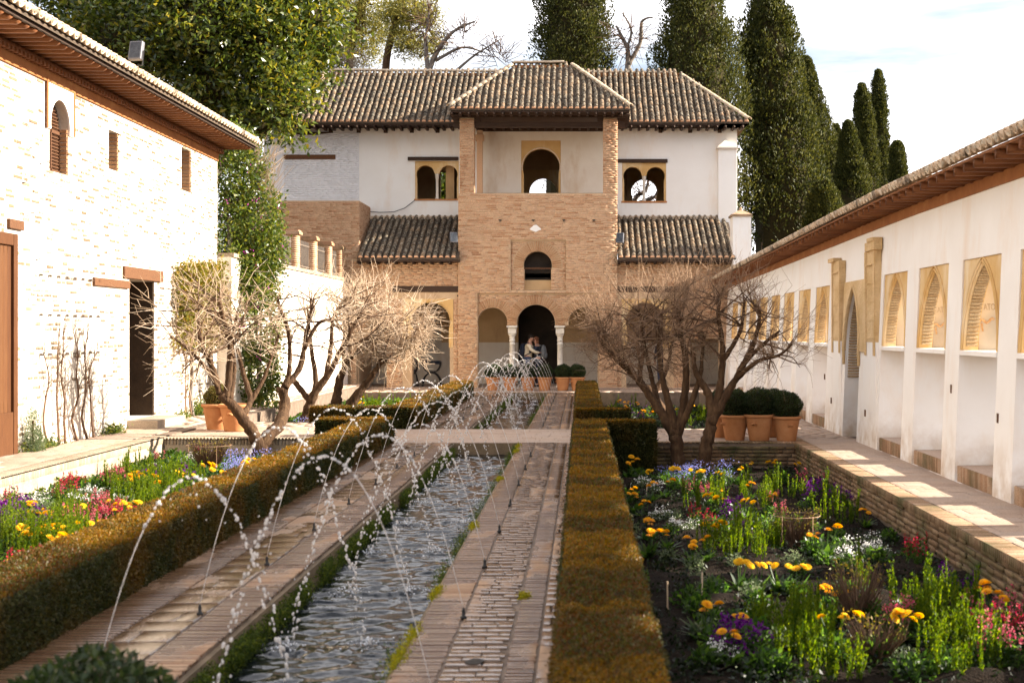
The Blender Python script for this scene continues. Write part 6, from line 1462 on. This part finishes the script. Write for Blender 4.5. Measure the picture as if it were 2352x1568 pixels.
# ground cover between the plants
def cover(x0, x1, y0, y1, z, n, sz, m=M_COVER):
    k = n // 16; c = np.stack([rs.uniform(x0, x1, k), y0 + (y1 - y0) * rs.rand(k) ** 1.3, np.full(k, z)], 1); P = np.repeat(c, 16, 0) + rs.normal(size=(k * 16, 3)) * np.array([.06, .06, .0]); P[:, 2] += np.abs(rs.normal(size=len(P))) * .035 - .005
    P = P[(P[:, 0] > x0) & (P[:, 0] < x1)]; leaves('ground_cover', P, sz, m, None, rs, 'stuff', up=.4, aspect=.55)
cover(.46, 3.55, 6, 24, ZB + .02, 12000, .045); cover(-6.95, -3.85, 8, 23.6, -.2, 26000, .06, M_LEAF); cover(-6.95, -3.85, 28.2, 43, -.2, 8000, .08, M_LEAF); cover(.46, 3.5, 28, 43, ZB + .02, 6000, .08)
# pruned roses, one held by a wire hoop; dry bushes; stakes
def dry_bush(label, loc, R, h, n, seed, m=None, hoop=False, lf=0):
    r = random.Random(seed); t = thing('pruned_rose', label, 'shrub', loc, 'pruned bushes in the beds'); tw = MB(); x0, y0, z0 = loc
    for _ in range(n):
        a = r.uniform(0, 6.28); q = R * r.uniform(.5, 1.05); e = (x0 + q * math.cos(a), y0 + q * math.sin(a), z0 + h * r.uniform(.6, 1.15)); b = (x0 + r.gauss(0, .03), y0 + r.gauss(0, .03), z0); md = ((b[0] * .4 + e[0] * .6) + r.gauss(0, .02), (b[1] * .4 + e[1] * .6) + r.gauss(0, .02), (b[2] + e[2]) / 2); tw.tube([b, md, e], [.005, .004, .002], 3, False, r.random())
    tw.build('stems', m or M_TWIGD, t)
    if lf: k = lf; q = np.random.RandomState(seed); a = q.rand(k) * 6.28; P = np.stack([x0 + R * np.sqrt(q.rand(k)) * np.cos(a), y0 + R * np.sqrt(q.rand(k)) * np.sin(a), z0 + h * q.uniform(.6, 1.2, k)], 1); leaves('leaves', P, .035, M_IVYDRY, t, q, 'stuff')
    if hoop:
        mb = MB(); mb.tube([(x0 + R * math.cos(a), y0 + R * math.sin(a), z0 + h * .95) for a in np.linspace(0, 6.283, 25)], .004, 4, False)
        for a in (.6, 2.2, 3.9, 5.3): mb.tube([(x0 + R * math.cos(a), y0 + R * math.sin(a), z0 + h * .98), (x0 + R * math.cos(a), y0 + R * math.sin(a), z0 - .02)], .004, 4)
        mb.build('wire_hoop', M_TWIGM, t)
    return t
Yq = 15.3; dry_bush('pruned rose bundle held by a thin wire hoop in the middle of the right bed', ((1830 - VX) * Yq / F, Yq, ZB), .25, .36, 200, 1, hoop=True, lf=160)
Yq = 11.3; dry_bush('dry brown bush in the right bed behind the nearest lime green stems', ((1965 - VX) * Yq / F, Yq, ZB), .24, .42, 160, 2, lf=120)
Yq = 10.0; dry_bush('brown pruned bush low at the front of the right bed', ((2010 - VX) * Yq / F, Yq, ZB), .24, .28, 150, 3, lf=80)
Yq = 21.5; dry_bush('brown pruned rose in the left bed between the flowers and the hedge', ((480 - VX) * Yq / F, Yq, -.22), .34, .42, 220, 4, hoop=True, lf=200)
r = random.Random(9)
for i, (x, y, w) in enumerate(((1533, 1398, 'beside the hedge'), (2088, 1190, 'near the terrace kerb'), (2300, 1310, 'farthest right by the kerb'), (1484, 1140, 'under the hedge edge'), (1612, 1385, 'in the bare soil patch'))):
    Yv = F * (H - ZB) / (y - VY); X = (x - VX) * Yv / F; s = thing('plant_stake', 'thin pale wooden stake in the right bed, ' + w, 'stake', (X, Yv, ZB), 'stakes in the right bed'); mb = MB(); mb.tube([(X, Yv, ZB - .02), (X + r.uniform(-.02, .02), Yv, ZB + r.uniform(.18, .32))], .008, 5); mb.build('stick', M_TWIG, s)
rm = thing('rosemary_bush', 'grey green upright bush beside the wooden gate', 'shrub', (-8.02, 20.75, .15)); P, N = blob_points([((-8.02, 20.75, .4), (.10, .17, .42)), ((-8.0, 20.8, .25), (.13, .22, .25))], 2600, rs, .3); leaves('foliage', P, .05, M_GREYLEAF, rm, rs, 'stuff', N=N, nb=.5, up=.9, aspect=.18); mb = MB(); mb.tube([(-8.02, 20.75, .13), (-8.02, 20.75, .6)], .02, 5); mb.build('stem', M_BARK, rm)
for i, (y, w, n) in enumerate(((21.5, 'right of the gray green bush', 200), (24.4, 'left of the door sill', 500), (28.6, 'right of the door sill', 300), (20.95, 'under the grey green bush', 260), (29.9, 'below the crooked creeper stem', 700))):
    k = thing('wall_weed', 'low leafy weed at the foot of the whitewashed wall, ' + w, 'weed', (-8.05, y, .15), 'weeds along the left wall'); P = np.stack([-8.1 + np.abs(rs.normal(size=n)) * .08, y + rs.normal(size=n) * .22, .15 + np.abs(rs.normal(size=n)) * (.07 if i < 4 else .14)], 1); leaves('leaves', P, .06, M_IVY, k, rs, 'stuff', up=.3)

# ------------------------------------------------------------------ fountain jets along both edges of the channel
rj = random.Random(91); nrs = np.random.RandomState(91)
t_ = (1 + 5 ** .5) / 2
ICO_V = norm(np.array([(-1, t_, 0), (1, t_, 0), (-1, -t_, 0), (1, -t_, 0), (0, -1, t_), (0, 1, t_), (0, -1, -t_), (0, 1, -t_), (t_, 0, -1), (t_, 0, 1), (-t_, 0, -1), (-t_, 0, 1)], float))
ICO_F = np.array([(0, 11, 5), (0, 5, 1), (0, 1, 7), (0, 7, 10), (0, 10, 11), (1, 5, 9), (5, 11, 4), (11, 10, 2), (10, 7, 6), (7, 1, 8), (3, 9, 4), (3, 4, 2), (3, 2, 6), (3, 6, 8), (3, 8, 9), (4, 9, 5), (2, 4, 11), (6, 2, 10), (8, 6, 7), (9, 8, 1)])
def drops(name, P, rad, m, parent, stretch=None, kind='stuff'):
    P = np.asarray(P); n = len(P); V = ICO_V[None] * np.asarray(rad)[:, None, None]
    if stretch is not None:                      # pull each drop along its motion
        d, k = stretch; V = V + d[:, None, :] * (V @ d[:, :, None]) * k[:, None, None]
    V = V + P[:, None, :]; Fc = (ICO_F[None] + (np.arange(n) * 12)[:, None, None]).reshape(-1, 3)
    return obj(name, np_mesh(name, V.reshape(-1, 3), Fc, None, [m], True), parent, kind)
def ordinal(i): return ['nearest', 'second', 'third', 'fourth', 'fifth', 'sixth', 'seventh', 'eighth'][i]
for i, y in enumerate(JET_Y):
    for side in (-1, 1):
        x0 = -2.57 if side < 0 else -.79; yy_ = y + (.07 if side < 0 else -.05); half = i < 8
        lab = 'arching fountain jet from the %s edge of the %s channel, %s from the camera' % ('left' if side < 0 else 'right', 'near' if half else 'far', ordinal(i % 8))
        j = thing('fountain_jet', lab, 'fountain jet', (x0, yy_, 0), 'fountain jets along the channel')
        mb = MB(); mb.lathe([(.022, -.006), (.022, .012), (.012, .016), (.011, .05), (.006, .07)], x0, yy_, 10); mb.build('nozzle', M_BLACK, j, True)
        vz = 4.72 * rj.uniform(.96, 1.04); vx = -side * 1.13 * rj.uniform(.94, 1.06); g = 9.81; vy = rj.uniform(-.05, .05)
        T = (vz + math.sqrt(vz * vz + 2 * g * .27)) / g
        pos = lambda t: np.array([x0 + vx * t, yy_ + vy * t, .065 + vz * t - .5 * g * t * t]); vel = lambda t: np.array([vx, vy, vz - g * t])
        tb = T * rj.uniform(.22, .36); n = 30; pts = [pos(tb * k / n) for k in range(n + 1)]; rr = [.0021 + .0012 * (k / n) + .0013 * math.sin(k * 1.9 + i) * (k / n) for k in range(n + 1)]
        grow = 1 + max(0, y - 18) * .010
        mb = MB(); mb.tube(pts, [a * grow for a in rr], 6); mb.build('stream', M_DROP, j, True)
        P, R_, D, K = [], [], [], []
        t = tb
        while t < T:
            f = (t - tb) / (T - tb); v = vel(t); sp = np.linalg.norm(v); s = .004 + .016 * f * f
            P.append(pos(t) + nrs.normal(size=3) * s * np.array([1, 1, .8])); R_.append(rj.uniform(.0042, .0115) * grow); D.append(v / sp); K.append(rj.uniform(.0, .9) + .35 * (sp > 3))
            t += rj.choice([rj.uniform(.004, .016), rj.uniform(.016, .036)]) / max(sp, .9)
        for _ in range(18):                      # stray drops thrown off the arc
            t = rj.uniform(tb * 1.1, T); P.append(pos(t) + nrs.normal(size=3) * np.array([.08, .10, .06]) + np.array([0, 0, -.05])); R_.append(rj.uniform(.003, .0075) * grow); D.append(np.array([0, 0, 1.])); K.append(rj.uniform(0, .5))
        drops('droplets', P, np.array(R_), M_DROP, j, (np.array(D), np.array(K)))
        e = pos(T); P = []; R_ = []
        for _ in range(54): a = rj.uniform(0, 6.28); q = abs(rj.gauss(0, .09)); P.append((min(max(e[0] + q * math.cos(a), XWAT0 + .06), XWAT1 - .06), e[1] + q * math.sin(a) * 1.2, -.205 + abs(rj.gauss(0, .025)) * (1 - min(q / .2, .9)))); R_.append(rj.uniform(.002, .008) * grow)
        drops('splash', P, np.array(R_), M_FOAM, j)

# ------------------------------------------------------------------ people
def skin_mesh(name, verts, edges, radii, m, parent, root=0, sub=2):
    me = bpy.data.meshes.new(name); me.from_pydata([tuple(v) for v in verts], edges, []); me.materials.append(m)
    o = obj(name, me, parent); o.modifiers.new('skin', 'SKIN').use_smooth_shade = True
    lay = me.skin_vertices[0] if me.skin_vertices else None
    if lay is None:
        bpy.context.view_layer.objects.active = o; me.attributes; bpy.context.view_layer.update(); lay = me.skin_vertices[0]
    for i, r in enumerate(radii): lay.data[i].radius = r if hasattr(r, '__len__') else (r, r); lay.data[i].use_root = (i == root)
    s = o.modifiers.new('sub', 'SUBSURF'); s.levels = sub; s.render_levels = sub; return o
def ellip(mb, c, R, n=12, m=8):
    vs = []; fs = []
    for i in range(m + 1):
        a = -math.pi / 2 + math.pi * i / m
        for k in range(n): b = 2 * math.pi * k / n; vs.append((c[0] + R[0] * math.cos(a) * math.cos(b), c[1] + R[1] * math.cos(a) * math.sin(b), c[2] + R[2] * math.sin(a)))
    for i in range(m):
        for k in range(n): fs.append((i * n + k, i * n + (k + 1) % n, (i + 1) * n + (k + 1) % n, (i + 1) * n + k))
    mb.add(vs, fs)
def person(label, loc, rz, hgt, top, legs, hair, pack, arms, lean=.04, group='visitors under the arches', long_hair=False):
    """built facing +X at the origin, then turned"""
    t = thing('person', label, 'person', (0, 0, 0), group); k = hgt / 1.72
    Vp = [(0, 0, .93), (.0, 0, 1.10), (lean, 0, 1.30), (lean * 1.2, 0, 1.42), (lean * 1.5, 0, 1.50), (lean * 2 + .02, 0, 1.58), (lean * 2 + .03, 0, 1.66)]
    E = [(i, i + 1) for i in range(6)]; R = [(.13, .10), (.125, .09), (.14, .105), (.12, .075), (.052, .052), (.078, .085), (.072, .08)]
    def chain(start, pts, rads):
        prev = start
        for p, r in zip(pts, rads): Vp.append(p); R.append((r, r)); E.append((prev, len(Vp) - 1)); prev = len(Vp) - 1
    for s in (-1, 1):
        chain(0, [(0, s * .09, .88), (.02, s * .10, .50), (-.01, s * .10, .09), (.12, s * .11, .035)], [.088, .062, .042, .038])
    sh = []
    for s, pts in zip((-1, 1), arms):
        chain(3, [(lean, s * .17, 1.39)] + [p for p in pts], [.052, .042, .034, .030, .022])
    sc = lambda v: (v[0] * k, v[1] * k, v[2] * k)
    b = skin_mesh('body', [sc(v) for v in Vp], E, [(a * k, c * k) for a, c in R], M_SKIN, t)
    na = 15
    # jacket: torso and sleeves; trousers: hips and legs
    Ji = [0, 1, 2, 3]; idx = {0: 0, 1: 1, 2: 2, 3: 3}; JV = [(0, 0, .76)] + [Vp[i] for i in Ji[1:]]; JR = [(R[i][0] * 1.16 + .008, R[i][1] * 1.2 + .012) for i in Ji]; JE = [(0, 1), (1, 2), (2, 3)]; prev = None
    for q in range(2):
        base = 15 + q * 5; prev = 3
        for i in range(base, base + 4): JV.append(Vp[i]); JR.append((R[i][0] * 1.25 + .008,) * 2); JE.append((prev, len(JV) - 1)); prev = len(JV) - 1
    skin_mesh('jacket', [sc(v) for v in JV], JE, [(a * k, c * k) for a, c in JR], top, t)
    TV = [(0, 0, 1.06)]; TR = [(.145, .112)]; TE = []
    for q in range(2):
        prev = 0
        for i in range(7 + q * 4, 10 + q * 4): TV.append(Vp[i]); TR.append((R[i][0] * 1.14 + .008,) * 2); TE.append((prev, len(TV) - 1)); prev = len(TV) - 1
    skin_mesh('trousers', [sc(v) for v in TV], TE, [(a * k, c * k) for a, c in TR], legs, t)
    mb = MB(); hx = (lean * 2 + .02) * k
    ellip(mb, (hx - .022, 0, 1.655 * k), (.098, .088, .092)); 
    if long_hair: ellip(mb, (hx - .06, 0, 1.53 * k), (.06, .08, .15))
    mb.build('hair', hair, t, True)
    mb = MB(); ellip(mb, (hx + .095, 0, 1.595 * k), (.018, .013, .02), 8, 6); ellip(mb, (hx + .0, .085, 1.60 * k), (.02, .01, .03), 8, 6); ellip(mb, (hx + .0, -.085, 1.60 * k), (.02, .01, .03), 8, 6); mb.build('nose_and_ears', M_SKIN, t, True)
    for s in (-1, 1):
        mb = MB(); ellip(mb, (.06 * k, s * .105 * k, .045), (.14, .05, .045)); mb.build('shoe', M_BLACK, t, True)
    for q in range(2):                            # hands with five fingers
        tip = np.array(sc(Vp[15 + q * 5 + 4])); fr = np.array(sc(Vp[15 + q * 5 + 3])); d = tip - fr; d /= np.linalg.norm(d); sd = np.cross(d, (0, 0, 1.)); n_ = np.linalg.norm(sd); sd = sd / n_ if n_ > .1 else np.array([1., 0, 0]); mb = MB()
        for f in range(4): b0 = tip + sd * (f - 1.5) * .017; mb.tube([b0, b0 + d * .035 + np.array([0, 0, -.004]), b0 + d * (.062 - .006 * abs(f - 1.4)) + np.array([0, 0, -.014])], [.0085, .008, .006], 5)
        mb.tube([tip - d * .03 + sd * .03, tip + sd * .045, tip + d * .025 + sd * .045], [.010, .009, .007], 5); mb.build('fingers', M_SKIN, t, True)
    if pack:
        mb = MB(); ellip(mb, ((-.20 + lean * .6) * k, 0, 1.20 * k), (.11, .16, .25), 14, 10); ellip(mb, ((-.27 + lean * .4) * k, 0, 1.10 * k), (.06, .12, .13), 12, 8)
        for s in (-1, 1): mb.tube([((-.14) * k, s * .11 * k, 1.40 * k), (lean * k, s * .12 * k, 1.47 * k), (.14 * k, s * .12 * k, 1.34 * k), (.10 * k, s * .13 * k, 1.12 * k), (-.1 * k, s * .13 * k, 1.02 * k)], .017, 6)
        mb.build('backpack', pack, t, True)
    t.location = loc; t.rotation_euler = (0, 0, rz); return t
hug = [[(.14, -.26, 1.24), (.30, -.20, 1.14), (.40, -.10, 1.13), (.43, -.06, 1.13)], [(.14, .26, 1.24), (.30, .20, 1.16), (.40, .10, 1.16), (.43, .06, 1.16)]]
hug2 = [[(.12, -.25, 1.25), (.26, -.20, 1.22), (.35, -.08, 1.26), (.38, -.05, 1.27)], [(.12, .25, 1.25), (.26, .20, 1.22), (.35, .08, 1.26), (.38, .05, 1.27)]]
person('man in a cream jacket with dark backpack hugging someone under the central arch', (-1.86, 48.3, .02), rd(-8), 1.76, M_JACKET, M_JEANS, M_HAIR, M_NAVY, hug, .05)
person('person in dark clothes with a grey backpack being hugged under the central arch', (-1.50, 48.35, .02), rd(176), 1.68, M_NAVY, M_NAVY, M_AUBURN, M_GREYCLOTH, hug2, .04, long_hair=True)
rest = [[(.03, -.24, 1.13), (.08, -.24, .92), (.10, -.23, .86), (.11, -.22, .82)], [(.03, .24, 1.13), (.08, .24, .92), (.10, .23, .86), (.11, .22, .82)]]
person('person in dark blue standing under the right arch behind the bare trees', (2.72, 48.7, .02), rd(120), 1.70, M_NAVY, M_JEANS, M_HAIR, None, rest, .0)
# folding armchairs with curved arms in the left arch
def armchair(label, loc, rz):
    c = thing('folding_armchair', label, 'chair', (0, 0, 0), 'folding armchairs in the portico')
    for y in (-.22, .22):
        mb = MB(); mb.tube([(.30 * math.cos(a), y, .80 + .34 * math.sin(a)) for a in np.linspace(math.pi, 2 * math.pi, 15)], .028, 6); mb.build('arm_frame', M_BLACK, c, True)
        mb = MB(); mb.tube([(.30 * math.cos(a), y, .08 + .38 * math.sin(a)) for a in np.linspace(0, math.pi, 15)], .028, 6); mb.build('leg_frame', M_BLACK, c, True)
    for s in (-1, 1): mb = MB(); mb.box(s * .30 - .03, s * .30 + .03, -.26, .26, .80, .83); mb.build('armrest', M_BLACK, c); 
    for s in (-1, 1): mb = MB(); mb.box(s * .30 - .03, s * .30 + .03, -.28, .28, .0, .05); mb.build('foot', M_BLACK, c)
    mb = MB(); n = 9
    pts = [(.26 * (2 * i / n - 1), .56 - .05 * (1 - (2 * i / n - 1) ** 2)) for i in range(n + 1)]
    for (x0, z0), (x1, z1) in zip(pts[:-1], pts[1:]): mb.add([(x0, -.21, z0), (x1, -.21, z1), (x1, .21, z1), (x0, .21, z0), (x0, -.21, z0 - .01), (x1, -.21, z1 - .01), (x1, .21, z1 - .01), (x0, .21, z0 - .01)], [(0, 1, 2, 3), (4, 7, 6, 5), (0, 4, 5, 1), (3, 2, 6, 7)])
    mb.build('seat', M_NAVY, c)
    mb = MB(); mb.box(-.29, .29, .205, .215, .84, 1.10) if False else mb.box(-.29, .29, .21, .225, .74, .86); mb.build('backrest', M_NAVY, c)
    c.location = loc; c.rotation_euler = (0, 0, rz)
armchair('dark folding armchair with curved arms facing out of the left arch', (-5.18, 48.9, .02), rd(3)); armchair('dark folding armchair turned sideways at the left jamb of the left arch', (-5.95, 48.6, .02), rd(78))
